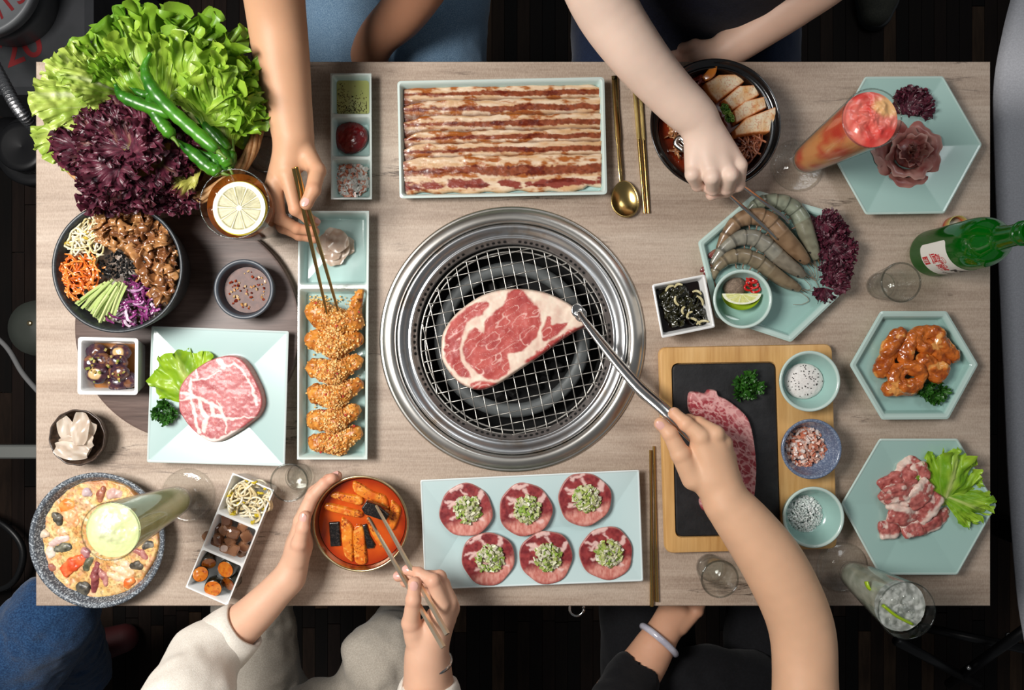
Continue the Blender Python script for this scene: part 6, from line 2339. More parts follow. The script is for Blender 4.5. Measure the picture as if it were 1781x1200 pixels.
def tall_glass(name, label, bx, by, h, foot, rb, rt, fillz, liquid, topfn, lip=True, liquid_label=None, top_label=None, lname='drink', stem=.03):
    c = P(bx, by, 0)
    th = thing(name, label, 'glass', c)
    v, f = lathe(c, [(0, .0008), (foot * .9, .0008), (foot, .0014), (foot, .003), (foot * .82, .005), (foot * .45, .009), (.0125, .015), (.0125, stem * .7), (rb * .85, stem * .9), (rb * .5, stem)], 64)
    mk('foot', v, f, M_RIMG, th)
    prof = [(rb * .5, stem), (rb * .9, stem + .002), (rb, stem + .008)]
    for s_ in np.linspace(0, 1, 7)[1:]:
        prof.append((rb + (rt - rb) * s_ ** .9, stem + .008 + (h - stem - .008) * s_))
    v, f = lathe(c, prof, 72, cap=False)
    mk('glass_side', v, f, M_CLEAR, th)
    v, f = tube([(c.x + (rt - .0003) * math.cos(a), c.y + (rt - .0003) * math.sin(a), c.z + h) for a in np.linspace(0, 2 * PI, 73)], .0009, 8)
    mk('rim', v, f, M_RIM2, th)
    # drink
    pr = [(0, stem + .004), (rb * .8, stem + .005)]
    rw = lambda z: rb + (rt - rb) * max((z - stem - .008) / (h - stem - .008), 0) ** .9 - .0016
    for z in np.linspace(stem + .009, fillz, 14):
        pr.append((rw(z), z))
    v, f = lathe(c, pr, 72, cap=False)
    va = np.array(v)
    o = mk(lname, va, f, liquid[0], vcol=liquid[1](va) if liquid[1] else None)
    # top surface
    nr, na = 26, 72
    V = []
    for i in range(nr + 1):
        for j in range(na):
            a = 2 * PI * j / na
            r = rw(fillz) * i / nr
            V.append((r * math.cos(a), r * math.sin(a)))
    V = np.array(V)
    zz_ = topfn(V / rw(fillz))
    W_ = np.concatenate([V + np.array([c.x, c.y]), (c.z + fillz + zz_)[:, None]], 1)
    idx = np.arange((nr + 1) * na).reshape(nr + 1, na)
    q = np.stack([idx[:-1], idx[1:], np.roll(idx, -1, 1)[1:], np.roll(idx, -1, 1)[:-1]], -1).reshape(-1, 4)
    LOC[o.name] = Vector(o.location)
    mk('surface', W_, q, liquid[2] if len(liquid) > 2 else liquid[0], o, vcol=liquid[3](W_, V / rw(fillz), zz_))
    tag(o, liquid_label, 'drink')
    return th, c, rw


M_SLUSH = vmat('slush', .35, coat=.4, sss=.25, bump=(260, .4))


def wm_side(v):
    n = fbm(v * np.array([30, 30, 22]), 4, 5)
    c = mixc(lin([222, 92, 60]), lin([238, 164, 100]), sstep(-.22, .10, n))
    return mixc(c, lin([206, 48, 44]), sstep(.18, .36, fbm(v * 40 + 3, 3, 8)) * .6)


def wm_top(W_, q, z):
    n = fbm(q * 2.2, 4, 6)
    c = mixc(lin([224, 72, 64]), lin([236, 128, 112]), np.clip(.5 + 1.4 * n, 0, 1))
    d = np.linalg.norm(q - np.array([.62, .45]), axis=1)
    return mixc(c, lin([242, 194, 130]), sstep(.62, .25, d + .25 * n) * .9)


slush_z = lambda q: .003 * (1 - np.linalg.norm(q, axis=1) ** 2) + .0055 * fbm(q * 2.6, 4, 3) * (1 - np.linalg.norm(q, axis=1) ** 4)
tall_glass('smoothie_glass', 'tall footed glass of red orange slush beside the stew pot', 1386, 288, .221, .0385, .0205, .0345, .2155, (M_SLUSH, wm_side, M_SLUSH, wm_top), slush_z, liquid_label='red orange watermelon slush filling the tall glass', lname='watermelon_slush')
gs_side = lambda v: mixc(lin([168, 176, 112]), lin([206, 210, 152]), np.clip(.5 + 1.2 * fbm(v * np.array([25, 25, 50]), 4, 9), 0, 1))
gs_top = lambda W_, q, z: mixc(lin([186, 196, 120]), lin([230, 234, 192]), np.clip(.55 + 70 * z - .2, 0, 1))
mound = lambda q: .006 * np.exp(-((q[:, 0] + .2) ** 2 + (q[:, 1] + .1) ** 2) * 2.2) * (1 - np.linalg.norm(q, axis=1) ** 6) + .004 * fbm(q * 2.2, 4, 13) * (1 - np.linalg.norm(q, axis=1) ** 4)
tall_glass('smoothie_glass', 'tall footed glass of pale green slush beside the stone pan', 328, 861, .206, .0395, .0205, .0345, .2000, (M_SLUSH, gs_side, M_SLUSH, gs_top), mound, liquid_label='pale green melon slush filling the tall glass', lname='melon_slush')

M_SODA, t_, N_, K_, b_ = nt('soda_water')
b_.inputs['Roughness'].default_value = .12
b_.inputs['Coat Weight'].default_value = .5
at = N_.new('ShaderNodeAttribute')
at.attribute_name = 'Col'
K_.new(at.outputs['Color'], b_.inputs['Base Color'])
trn = N_.new('ShaderNodeBsdfTransparent')
trn.inputs[0].default_value = (.93, .95, .88, 1)
mxs = N_.new('ShaderNodeMixShader')
mxs.inputs[0].default_value = .6
K_.new(trn.outputs[0], mxs.inputs[1])
K_.new(b_.outputs[0], mxs.inputs[2])
K_.new(mxs.outputs[0], N_['Material Output'].inputs[0])
so_side = lambda v: mixc(lin([150, 156, 140]), lin([214, 218, 204]), np.clip(.5 + 1.6 * fbm(v * 80, 4, 9), 0, 1))
so_top = lambda W_, q, z: mixc(lin([150, 154, 150]), lin([236, 238, 234]), np.clip(.45 + 1.6 * fbm(q * 6, 4, 21), 0, 1))
ice_z = lambda q: .0022 * fbm(q * 5, 3, 23)
th, sc0, srw = tall_glass('soda_glass', 'tall footed glass of iced lime soda at the table corner', 1463, 985, .176, .0365, .0190, .0350, .160, (M_SODA, so_side, M_SODA, so_top), ice_z, liquid_label='clear iced soda in the tall glass', lname='lime_soda')
for i, (a, b, z, lb_) in enumerate([((-.75, .05), (.45, -.72), .162, 'thin green lime slice standing in the iced soda'), ((-1.0, .75), (-.75, .35), .135, 'small lime piece against the soda glass wall')]):
    R_ = srw(.160) * .93
    pts = spline([sc0 + Vector((a[0] * R_, a[1] * R_, z)), sc0 + Vector(((a[0] + b[0]) / 2 * R_ - .002, (a[1] + b[1]) / 2 * R_ - .001, z + .0022)), sc0 + Vector((b[0] * R_, b[1] * R_, z))], 6)
    v, f = tube(pts, [.0022] * len(pts), 8, flat=2.2, up=(0, 0, 1))
    o = mk('lime_slice', v, f, mat('lime_green_%d' % i, L(150, 182, 20), .3, coat=.4))
    tag(o, lb_, 'lime')
for i in range(9):
    a, r_ = i * 2.4, .022 * math.sqrt((i + .5) / 9)
    c = sc0 + Vector((r_ * math.cos(a), r_ * math.sin(a), .157))
    v, f = box(c, .013, .012, .011, bev=.003, M=Matrix.Rotation(i, 3, 'Z') @ Matrix.Rotation(.5 * i, 3, 'X'))
    o = mk('ice_cube', v, f, M_CLEAR)
    tag(o, 'clear ice cube floating in the lime soda', 'ice', 'ice cubes in the soda')

# lemon tea
TGH = .150
tc = P(476, 389, 0)
tgl = thing('tea_glass', 'footed glass of lemon iced tea beside the basket', 'glass', tc)
TR = S(60, TGH)
v, f = lathe(tc, [(0, .0008), (.030, .0008), (.034, .002), (.034, .004), (.030, .0065), (.020, .010), (.015, .016), (.016, .022), (.010, .024)], 64, wob=lambda a, r, z: 1 + (.02 * math.sin(14 * a) if r > .025 else 0))
mk('foot', v, f, M_RIMG, tgl)
tr = lambda z: .024 + (TR - .024) * sstep(.0, 1.0, np.array(((z - .022) / (TGH - .022)))) ** .55
prof = [(tr(z), z) for z in np.linspace(.024, TGH, 16)]
v, f = lathe(tc, prof, 72, cap=False)
mk('glass_side', v, f, M_CLEAR, tgl)
v, f = tube([(tc.x + TR * math.cos(a), tc.y + TR * math.sin(a), tc.z + TGH) for a in np.linspace(0, 2 * PI, 73)], .0010, 8)
mk('rim', v, f, M_RIM2, tgl)
TF = .134
v, f = lathe(tc, [(0, .025)] + [(max(tr(z) - .0016, .001), z) for z in np.linspace(.026, TF, 14)] + [(0, TF)], 72)
o = mk('iced_tea', v, f, mat('iced_tea', L(92, 44, 14), .06, coat=.6, c2=L(128, 66, 22), nscale=30))
tag(o, 'amber brown iced tea in the footed glass', 'drink')
LR = .0345
lc = tc + Vector((.003, -.004, TF + .0015))
lem = thing('lemon_slice', 'round lemon slice floating on the iced tea', 'lemon', lc)
v, f = lathe(lc, [(LR * .97, 0), (LR, .0012), (LR, .0042), (LR * .97, .0054)], 56, cap=True)
mk('rind', v, f, mat('lemon_rind', L(226, 206, 66), .35, bump=(700, .2)), lem)
V, C_ = [], []
nr, na = 30, 120
for i in range(nr + 1):
    for j in range(na):
        a, r = 2 * PI * j / na, i / nr
        V.append((lc.x + LR * .965 * r * math.cos(a), lc.y + LR * .965 * r * math.sin(a), lc.z + .0070))
        s_ = abs(math.sin(a * 5 + .3))
        n_ = vnoise(np.array([[a * 22, r * 5, 0]]), 4)[0]
        pulp = mixc(lin([132, 126, 76]), lin([172, 164, 114]), np.clip(.5 + .7 * n_, 0, 1))
        t = 1 if (r > .80 or r < .12 or s_ < .09 / max(r, .15)) else 0
        C_.append(mixc(pulp, lin([206, 202, 182]), t))
        V[-1] = (V[-1][0], V[-1][1], V[-1][2] - (.0008 if t == 0 else 0))
idx = np.arange((nr + 1) * na).reshape(nr + 1, na)
q = np.stack([idx[:-1], idx[1:], np.roll(idx, -1, 1)[1:], np.roll(idx, -1, 1)[:-1]], -1).reshape(-1, 4)
mk('flesh', V, q, M_FOOD, lem, vcol=np.array(C_))
for i, (a, r) in enumerate([(2.6, .031), (1.9, .034), (3.3, .033), (3.9, .032), (1.2, .030)]):
    v, f = box(tc + Vector((r * math.cos(a), r * math.sin(a), TF + .001)), .012, .010, .010, bev=.0025, M=Matrix.Rotation(a * 3, 3, 'Z') @ Matrix.Rotation(.4, 3, 'X'))
    o = mk('ice_cube', v, f, M_CLEAR)
    tag(o, 'clear ice cube at the rim of the lemon tea', 'ice', 'ice cubes in the tea')


# small glasses
def shot(name, label, x, y, h, rb, rt, water=True, ribs=0):
    c = rimc(x, y, h)
    th = thing(name, label, 'glass', c)
    prof = [(rb * .2, .0008), (rb * .9, .0008), (rb, .002)] + [(rb + (rt - rb) * s_, .002 + (h - .002) * s_) for s_ in np.linspace(0, 1, 6)[1:]]
    wob = (lambda a, r, z: 1 + .02 * math.cos(ribs * a)) if ribs else None
    v, f = lathe(c, prof, 64, wob, cap=False)
    mk('glass_side', v, f, M_CLEAR, th)
    v, f = lathe(c, [(0, .010), (rb * .8, .010), (rb * .9, .014)] + [(rb + (rt - rb) * s_ - .0022, .010 + (h - .010) * s_) for s_ in np.linspace(.15, 1, 5)], 64, cap=False)
    mk('inner_glass', v, f, M_CLEAR, th)
    v, f = lathe(c, [(0, .0012), (rb * .94, .0012), (rb * .97, .009), (rb * .8, .0095), (0, .0085)], 48)
    mk('thick_base', v, f, M_RIMG, th)
    v, f = tube([(c.x + (rt - .001) * math.cos(a), c.y + (rt - .001) * math.sin(a), c.z + h) for a in np.linspace(0, 2 * PI, 65)], .0013, 8)
    mk('rim', v, f, M_RIM2, th)
    if water:
        z = h * .62
        rw = rb + (rt - rb) * (z / h) - .0024
        v, f = lathe(c, [(0, z), (rw, z)], 48)
        o = mk('liquor', v, f, glass('liquor_' + label[:24], (.97, .98, .97, 1), .01, (.9, .9, .9, 1)))
        tag(o, 'clear liquor in the ' + label, 'drink')
    return th, c


shot('shot_glass', 'shot glass between sprout tray and kimchi bowl', 503, 839.5, .050, .0195, .0268)
shot('shot_glass', 'shot glass below the bamboo board', 1252, 1007, .056, .0195, .0262)
shot('shot_glass', 'shot glass standing beside the green bottle', 1567, 491, .060, .0195, .0278)
th, c = shot('water_glass', 'water glass with ice beside the wicker basket', 461, 268, .070, .0215, .0250, water=False)
for i in range(5):
    a = i * 1.25
    v, f = box(c + Vector((.010 * math.cos(a), .010 * math.sin(a), .048 + .004 * (i % 2))), .014, .012, .016, bev=.003, M=Matrix.Rotation(a, 3, 'Z') @ Matrix.Rotation(.5, 3, 'X'))
    o = mk('ice_cube', v, f, M_CLEAR)
    tag(o, 'clear ice cube in the water glass by the basket', 'ice', 'ice cubes in the water glass')

# ------------------------------------------------------------------ green bottle
BC = P(1618, 441, 0)
BR = .0335
bt = thing('liquor_bottle', 'green glass liquor bottle with a white label', 'bottle', BC)
M_BOT, t_, N_, K_, b_ = nt('green_glass')
lwb = N_.new('ShaderNodeLayerWeight')
lwb.inputs[0].default_value = .5
cb = ramp_n(N_, K_, lwb.outputs['Facing'], [(0, L(70, 214, 84)), (.5, L(40, 190, 62)), (1, L(6, 76, 24))])
trn = N_.new('ShaderNodeBsdfTransparent')
K_.new(cb, trn.inputs[0])
trl = N_.new('ShaderNodeBsdfTranslucent')
trl.inputs[0].default_value = L(40, 224, 66)
dfb = N_.new('ShaderNodeBsdfDiffuse')
dfb.inputs[0].default_value = L(12, 112, 32)
m0 = N_.new('ShaderNodeMixShader')
m0.inputs[0].default_value = .4
K_.new(trl.outputs[0], m0.inputs[1])
K_.new(dfb.outputs[0], m0.inputs[2])
m1 = N_.new('ShaderNodeMixShader')
m1.inputs[0].default_value = .55
K_.new(trn.outputs[0], m1.inputs[1])
K_.new(m0.outputs[0], m1.inputs[2])
glb = N_.new('ShaderNodeBsdfGlossy')
glb.inputs['Roughness'].default_value = .06
m2 = N_.new('ShaderNodeMixShader')
pwb = N_.new('ShaderNodeMath')
pwb.operation = 'POWER'
pwb.inputs[1].default_value = 3
mab = N_.new('ShaderNodeMath')
mab.operation = 'MULTIPLY_ADD'
mab.inputs[1].default_value = .5
mab.inputs[2].default_value = .07
K_.new(lwb.outputs['Facing'], pwb.inputs[0])
K_.new(pwb.outputs[0], mab.inputs[0])
K_.new(mab.outputs[0], m2.inputs[0])
K_.new(m1.outputs[0], m2.inputs[1])
K_.new(glb.outputs[0], m2.inputs[2])
K_.new(m2.outputs[0], N_['Material Output'].inputs[0])
prof = [(0, .004), (BR * .7, .002), (BR * .86, .0005), (BR * .97, .004), (BR, .010), (BR * .99, .03), (BR, .06), (BR, .100), (BR * .995, .112), (BR * .95, .124), (BR * .82, .136), (BR * .62, .147), (BR * .48, .155), (.0142, .163), (.0135, .175), (.0135, .190), (.0152, .1915), (.0152, .1945), (.0138, .196), (.0140, .204), (.0128, .2055), (.0105, .2045), (.0100, .196)]
pts = spline(prof, 4)
pts = [(max(a, 0), b) for a, b in pts]
v, f = lathe(BC, pts, 72, cap=False)
mk('bottle_glass', v, f, M_BOT, bt)
v, f = lathe(BC, [(.0108, .165), (.0106, .2045)], 32, cap=False)
mk('neck_bore', v, f, M_BOT, bt)
lab_a0, lab_a1, lab_z0, lab_z1 = math.radians(168), math.radians(300), .034, .093
RL = BR + .0004
V, q = [], []
na, nz = 48, 8
for i, a in enumerate(np.linspace(lab_a0, lab_a1, na)):
    e = min(i, na - 1 - i)
    tr_ = max(0, 1 - e / 3) ** 2 * .004
    for z in np.linspace(lab_z0 + tr_, lab_z1 - tr_, nz):
        V.append((BC.x + RL * math.cos(a), BC.y + RL * math.sin(a), BC.z + z))
idx = np.arange(na * nz).reshape(na, nz)
q = np.stack([idx[:-1, :-1], idx[1:, :-1], idx[1:, 1:], idx[:-1, 1:]], -1).reshape(-1, 4)
lab = mk('label', V, q, mat('paper_label', L(236, 234, 226), .5), bt)
M_RED = mat('print_red', L(196, 24, 34), .5)
M_BLKP = mat('print_black', L(24, 20, 20), .5)


def text_mesh(body, size, bold=0.0):
    cu = bpy.data.curves.new('txt', 'FONT')
    cu.body = body
    cu.size = size
    cu.align_x = 'CENTER'
    cu.align_y = 'CENTER'
    cu.offset = bold
    ob_ = bpy.data.objects.new('txt', cu)
    col.objects.link(ob_)
    dg = bpy.context.evaluated_depsgraph_get()
    me = bpy.data.meshes.new_from_object(ob_.evaluated_get(dg))
    v = np.array([tuple(p.co) for p in me.vertices]) if len(me.vertices) else np.zeros((0, 3))
    f = [tuple(p.vertices) for p in me.polygons]
    bpy.data.objects.remove(ob_)
    bpy.data.curves.remove(cu)
    bpy.data.meshes.remove(me)
    return v, f


def on_label(name, v, f, ang, z, mat_):
    if len(v) == 0:
        return
    R_ = RL + .0003
    a = math.radians(ang) + v[:, 0] / R_
    W_ = np.stack([BC.x + R_ * np.cos(a), BC.y + R_ * np.sin(a), BC.z + z + v[:, 1]], -1)
    mk(name, W_, f, mat_, lab, smooth=False)


for body, size, ang, z, mt, bold in (('JINRO', .0085, 217, .0725, M_RED, .0003), ('眞露', .0175, 220, .0610, M_RED, .0002), ('Original', .0062, 266, .0505, M_BLKP, .0001), ('KO', .017, 268, .0735, M_BLKP, .0008)):
    v, f = text_mesh(body, size, bold)
    on_label('lettering', v, f, ang, z, mt)
v, f = box((0, 0, 0), .0125, .0125, .0)
g = np.array([(x, y, 0) for x in np.linspace(-.006, .006, 8) for y in (-.006, .006)])
on_label('red_stamp', g, [(2 * i, 2 * i + 2, 2 * i + 3, 2 * i + 1) for i in range(7)], 207, .0425, M_RED)
RL += .0003
for (x0, y0, x1, y1) in [(-.004, .0035, .0045, .0042), (-.003, .001, .004, .0017), (-.0042, -.0018, .003, -.0011), (-.0035, -.004, .004, -.0034), (-.001, -.0045, -.0004, .0045), (.0022, -.003, .0028, .0035)]:
    g = np.array([(x, y, 0) for x in np.linspace(x0, x1, 5) for y in (y0, y1)])
    on_label('stamp_stroke', g, [(2 * i, 2 * i + 2, 2 * i + 3, 2 * i + 1) for i in range(4)], 207, .0425, bpy.data.materials['paper_label'])
g = []
for t in np.linspace(0, PI, 13):
    for r in (.0040, .0048):
        g.append((r * math.cos(t), r * math.sin(t) * .8, 0))
on_label('crown_emblem', np.array(g), [(2 * i, 2 * i + 2, 2 * i + 3, 2 * i + 1) for i in range(12)], 214, .0800, M_RED)
g = np.array([(x, y, 0) for x in np.linspace(-.0055, .0055, 5) for y in (-.0004, .0004)])
on_label('crown_emblem', g, [(2 * i, 2 * i + 2, 2 * i + 3, 2 * i + 1) for i in range(4)], 214, .0790, M_RED)
# bottle cap
cc = P(1656, 396, 0)
cp = thing('bottle_cap', 'upturned red and gold screw cap behind the green bottle', 'cap', cc)
v, f = lathe(cc, [(0, .0006), (.0145, .0006), (.0152, .002), (.0152, .016), (.0145, .0165), (.0142, .016), (.0142, .0025), (0, .0025)], 40)
va = np.array(v)
mk('cap_shell', va, f, vmat('cap_metal', .3, metal=.4), cp, vcol=np.where((va[:, 2] > cc.z + .010)[:, None], lin([206, 196, 120]), lin([190, 20, 32])))
v, f = lathe(cc, [(0, .0032), (.0138, .0032), (.0138, .0045), (0, .0045)], 32)
mk('liner', v, f, mat('cap_liner', L(226, 222, 206), .5), cp)

# ------------------------------------------------------------------ wicker basket with greens
BKH = .095
bkc = rimc(272, 208, BKH)
bk = thing('wicker_basket', 'round wicker basket overflowing with lettuce and peppers', 'basket', bkc)
M_WICK = mat('wicker', L(206, 160, 108), .55, c2=L(156, 104, 58), nscale=60, bump=(300, .4))
BA, BB = S(177, BKH), S(150, BKH)
for k_ in range(9):
    z = .010 + k_ * .0092
    s_ = .70 + .27 * (z / BKH) ** .8
    for ph in (0, PI):
        pts = [(bkc.x + (BA * s_ + .0028 * math.cos(16 * a + ph)) * math.cos(a), bkc.y + (BB * s_ + .0028 * math.cos(16 * a + ph)) * math.sin(a), bkc.z + z + .002 * math.sin(16 * a + ph)) for a in np.linspace(0, 2 * PI, 129)]
        v, f = tube(pts, .0026, 6)
        mk('weaver', v, f, M_WICK, bk)
for j in range(32):
    a = 2 * PI * (j + .25) / 32
    v, f = tube([(bkc.x + BA * s_ * math.cos(a), bkc.y + BB * s_ * math.sin(a), bkc.z + z) for s_, z in ((.70, .004), (.80, .03), (.90, .06), (.97, .095))], .0022, 6)
    mk('stake', v, f, M_WICK, bk)
for k_ in range(6):
    ph, r0 = k_ * PI / 3, .0055
    pts = [(bkc.x + (BA + r0 * math.cos(4 * a + ph)) * math.cos(a), bkc.y + (BB + r0 * math.cos(4 * a + ph)) * math.sin(a), bkc.z + BKH + r0 * .9 * math.sin(4 * a + ph)) for a in np.linspace(0, 2 * PI, 145)]
    v, f = tube(pts, .0033, 8)
    mk('rim_cane', v, f, M_WICK, bk)
v, f = lathe(bkc, [(0, .002), (.69, .002), (.70, .006), (0, .006)], 48, sx=BA, sy=BB)
mk('base', v, f, M_WICK, bk)

gA = green_cfn((78, 134, 24), (146, 188, 54), (210, 222, 140), 9)
gB = green_cfn((108, 160, 34), (174, 206, 72), (220, 230, 156), 11)
gR = green_cfn((136, 174, 52), (196, 214, 104), (238, 240, 204), 7)
lv = [  # base px,py,h  tip px,py,h  spread frill freq colour label
    ((300, 200, .085), (398, 62, .165), 1.00, .17, 9, gA, 'broad frilly green lettuce leaf leaning toward the arm with chopsticks'),
    ((285, 190, .090), (285, 18, .165), .90, .16, 9, gA, 'frilly green lettuce leaf standing at the back of the basket'),
    ((275, 200, .085), (172, 38, .150), .85, .20, 9, gA, 'dark frilly lettuce leaf behind the romaine'),
    ((290, 205, .105), (225, 62, .195), .75, .13, 8, gB, 'bright veined lettuce leaf in the middle of the basket'),
    ((335, 215, .105), (345, 72, .200), .90, .16, 9, gB, 'bright frilly lettuce leaf above the long green pepper'),
    ((375, 235, .100), (425, 120, .160), .80, .15, 9, gA, 'frilly lettuce leaf over the wicker rim'),
    ((402, 262, .095), (362, 120, .190), .62, .17, 9, gB, 'lettuce leaf with a pale rib standing by the wicker rim'),
    ((215, 170, .095), (52, 168, .150), .62, .08, 4, gR, 'pale romaine leaf reaching past the table corner'),
    ((205, 175, .105), (92, 86, .165), .50, .09, 4, gR, 'pale curled romaine leaf pointing to the table corner'),
    ((215, 185, .085), (92, 290, .120), .72, .09, 5, gR, 'romaine leaf hanging over the basket beside the red lettuce'),
    ((220, 165, .115), (110, 130, .185), .55, .10, 5, gR, 'inner romaine leaf resting on the two outer ones'),
    ((240, 160, .12), (185, 95, .185), .75, .16, 8, gA, 'small frilly lettuce leaf between romaine and the bright leaves')]
for i, (b, t, spd, fr, fq, cf, lb_) in enumerate(lv):
    o = fan_leaf(P(*b), P(*t), spd, fr, M_LEAF, cf, 'lettuce_leaf', seed=60 + i, nr=30, na=340, lift=.012, freq=fq, cup=.22, jag=.05 if fq > 6 else .02)
    tag(o, lb_, 'lettuce', 'lettuce leaves in the basket')
# red lettuce head
r_ = np.random.default_rng(23)
rl_ = []
for i in range(62):
    a, rr = r_.uniform(0, 2 * PI), r_.uniform(0, 1) ** .62
    x, y = 226 + 92 * rr * math.cos(a), 265 + 74 * rr * math.sin(a)
    out = math.atan2(-(y - 265), x - 226) + r_.uniform(-.7, .7)
    rl_.append((x, y, .095 + .055 * (1 - rr * rr), out if rr > .45 else r_.uniform(0, 6.28), r_.uniform(.026, .038)))
for i in range(6):
    rl_.append((250 + 14 * i, 330 + r_.uniform(-6, 6), .098, -1.2 + r_.uniform(-.6, .6), .03))
red_bunch('red_lettuce', 'large dark red frilly lettuce head in the basket', rl_, 6, .04, green=.25)
o = fan_leaf(P(352, 292, .112), P(290, 322, .125), .8, .16, M_REDLEAF, lambda A, R, s: mixc(mixc(lin([150, 152, 56]), lin([196, 190, 96]), np.clip(.5 + fbm(np.stack([A * 5, R * 5], -1), 3, 3), 0, 1)), lin([96, 36, 50]), sstep(.72, .95, R)), 'lettuce_leaf', seed=99, lift=.006, freq=7)
tag(o, 'yellow green lettuce leaf with red margin at the basket rim', 'lettuce')
# green peppers
M_PEP = mat('green_pepper', L(30, 88, 14), .32, c2=L(70, 132, 28), nscale=25, coat=.15, bump=(90, .3))
pep = [([(262, 92), (252, 118), (264, 152), (296, 190), (338, 228), (378, 262)], .190, .0085, 'longest curved green pepper across the basket'), ([(200, 146), (212, 166), (246, 182), (298, 200)], .165, .0080, 'curved green pepper pointing at the romaine'), ([(262, 158), (262, 180), (280, 212), (300, 238)], .160, .0085, 'pale short green pepper under the longest one'), ([(300, 240), (330, 262), (362, 290), (384, 300)], .140, .0085, 'green pepper lying along the red lettuce'), ([(318, 215), (350, 240), (384, 268), (398, 290)], .135, .009, 'thick green pepper near the wicker rim'), ([(340, 200), (372, 232), (396, 262)], .130, .0085, 'green pepper half hidden under the ribbed leaf'), ([(345, 262), (372, 276), (380, 296), (398, 286), (404, 264)], .130, .0075, 'twisted green pepper hooked at its tip'), ([(225, 150), (250, 165), (275, 160)], .150, .006, 'thin green pepper between the lettuce leaves')]
for i, (pp, h, r, lb_) in enumerate(pep):
    sp3 = spline([tuple(P(x, y, h - .012 * j / len(pp))) for j, (x, y) in enumerate(pp)], 8)
    n_ = len(sp3)
    th = thing('green_pepper', lb_, 'pepper', Vector(sp3[n_ // 2]) - Vector((0, 0, r)), 'green peppers in the basket')
    rr = [r * (.28 + .72 * sstep(0, .45, np.array(j / n_))) * (1 - .35 * sstep(.85, 1, np.array(j / n_))) * (1 + .07 * math.sin(j * 1.7 + i)) for j in range(n_)]
    v, f = tube(sp3, rr, 14)
    mk('pod', v, f, M_PEP, th)
    e, d = Vector(sp3[-1]), (Vector(sp3[-1]) - Vector(sp3[-4])).normalized()
    v, f = tube([e - d * .001, e + d * .006, e + d * .016 + Vector((0, 0, .004))], [.0042, .0020, .0017], 8)
    mk('stem', v, f, mat('pepper_stem', L(96, 128, 44), .5) if 'pepper_stem' not in bpy.data.materials else bpy.data.materials['pepper_stem'], th)
# ------------------------------------------------------------------ people
M_SKIN = vmat('skin', .48, sss=.22, bump=(900, .12), spec=.35)
M_NAIL = mat('nail', L(226, 176, 164), .22, coat=.4)


def cloth(name, c1, c2, scale, bump, rough=.85, sheen=.2, stretch=(1, 1, 1)):
    return mat(name, c1, rough, c2=c2, nscale=scale, bump=bump, spec=.2, sheen=sheen, stretch=stretch)


M_DENIM1 = cloth('faded_denim', L(84, 112, 138), L(120, 146, 168), 700, (900, .5))
M_DENIM2 = cloth('dark_denim', L(16, 26, 48), L(26, 40, 66), 700, (900, .5))
M_DENIM3 = cloth('blue_denim', L(16, 46, 82), L(44, 80, 120), 420, (700, .8))
M_BLACKC = cloth('black_cotton', L(10, 10, 13), L(16, 16, 20), 300, (700, .3), sheen=.05)
M_NAVY = cloth('navy_cotton', L(17, 18, 30), L(24, 26, 42), 300, (700, .3), sheen=.05)
M_LINEN = cloth('cream_linen', L(222, 214, 202), L(234, 228, 218), 500, (800, .5))
M_LINENG = cloth('grey_linen', L(160, 152, 140), L(180, 172, 160), 500, (800, .5))
M_HAIR = mat('black_hair', L(20, 15, 13), .4, bump=(200, .6), stretch=(1, 1, .1))


def joints(seq):
    return [P(a[0], a[1], a[2]) for a in seq], [S(a[3], a[2]) for a in seq]


def arm_mesh(arm, palm, fingers, thumb, base, red, res=.0016, kpalm=.010, extra=None):
    """arm: joints shoulder->wrist (px, py, h, r px); palm: list of (a, b, ra, rb) links; fingers/thumb: joint chains"""
    s = SDF()
    p, r = joints(arm)
    sp3 = spline([tuple(q) + (rr,) for q, rr in zip(p, r)], 4)
    s.chain([q[:3] for q in sp3], [q[3] for q in sp3], .012)
    for a, b in palm:
        (pa, pb), (ra, rb) = joints([a, b])
        s.cap(pa, pb, ra, rb, kpalm)
    hot = []
    for ch in list(fingers) + [thumb]:
        if ch is None:
            continue
        p, r = joints(ch)
        for i in range(len(p) - 1):
            s.cap(p[i], p[i + 1], r[i], r[i + 1], .0022 if i else .005)
        for i, q in enumerate(p[1:]):
            s.ell(q, [r[i + 1] * 1.05] * 3, .002)
        hot += p[1:]
    if extra:
        extra(s)
    v, f = s.mesh(res)
    c = mixc(lin(base), lin(base) * .93, np.clip(.5 + fbm(v * 45, 3, 3), 0, 1))
    for q in hot:
        d = np.linalg.norm(v - np.array(q), axis=1)
        c = mixc(c, lin(red), .42 * np.exp(-(d / .010) ** 2))
    return v, f, c


def nail(parent, tip, prev, up, rpx):
    t, b = P(*tip[:3]), P(*prev[:3])
    d = (t - b).normalized()
    up = Vector(up)
    n = (up - d * up.dot(d)).normalized()
    s = d.cross(n)
    r = S(rpx, tip[2])
    c = t + n * r * .93 - d * r * .05
    V, nu, nv = [], 5, 14
    for i in range(nu):
        for j in range(nv):
            a, q = 2 * PI * j / nv, i / (nu - 1)
            x, y = math.cos(a) * q, math.sin(a) * q
            V.append(c + s * (x * r * .66) + d * (y * r * .82) + n * (r * .20 * (1 - 1.15 * x * x - .5 * y * y)))
    f = [(i * nv + j, i * nv + (j + 1) % nv, (i + 1) * nv + (j + 1) % nv, (i + 1) * nv + j) for i in range(nu - 1) for j in range(nv)]
    mk('fingernail', V, f, M_NAIL, parent)


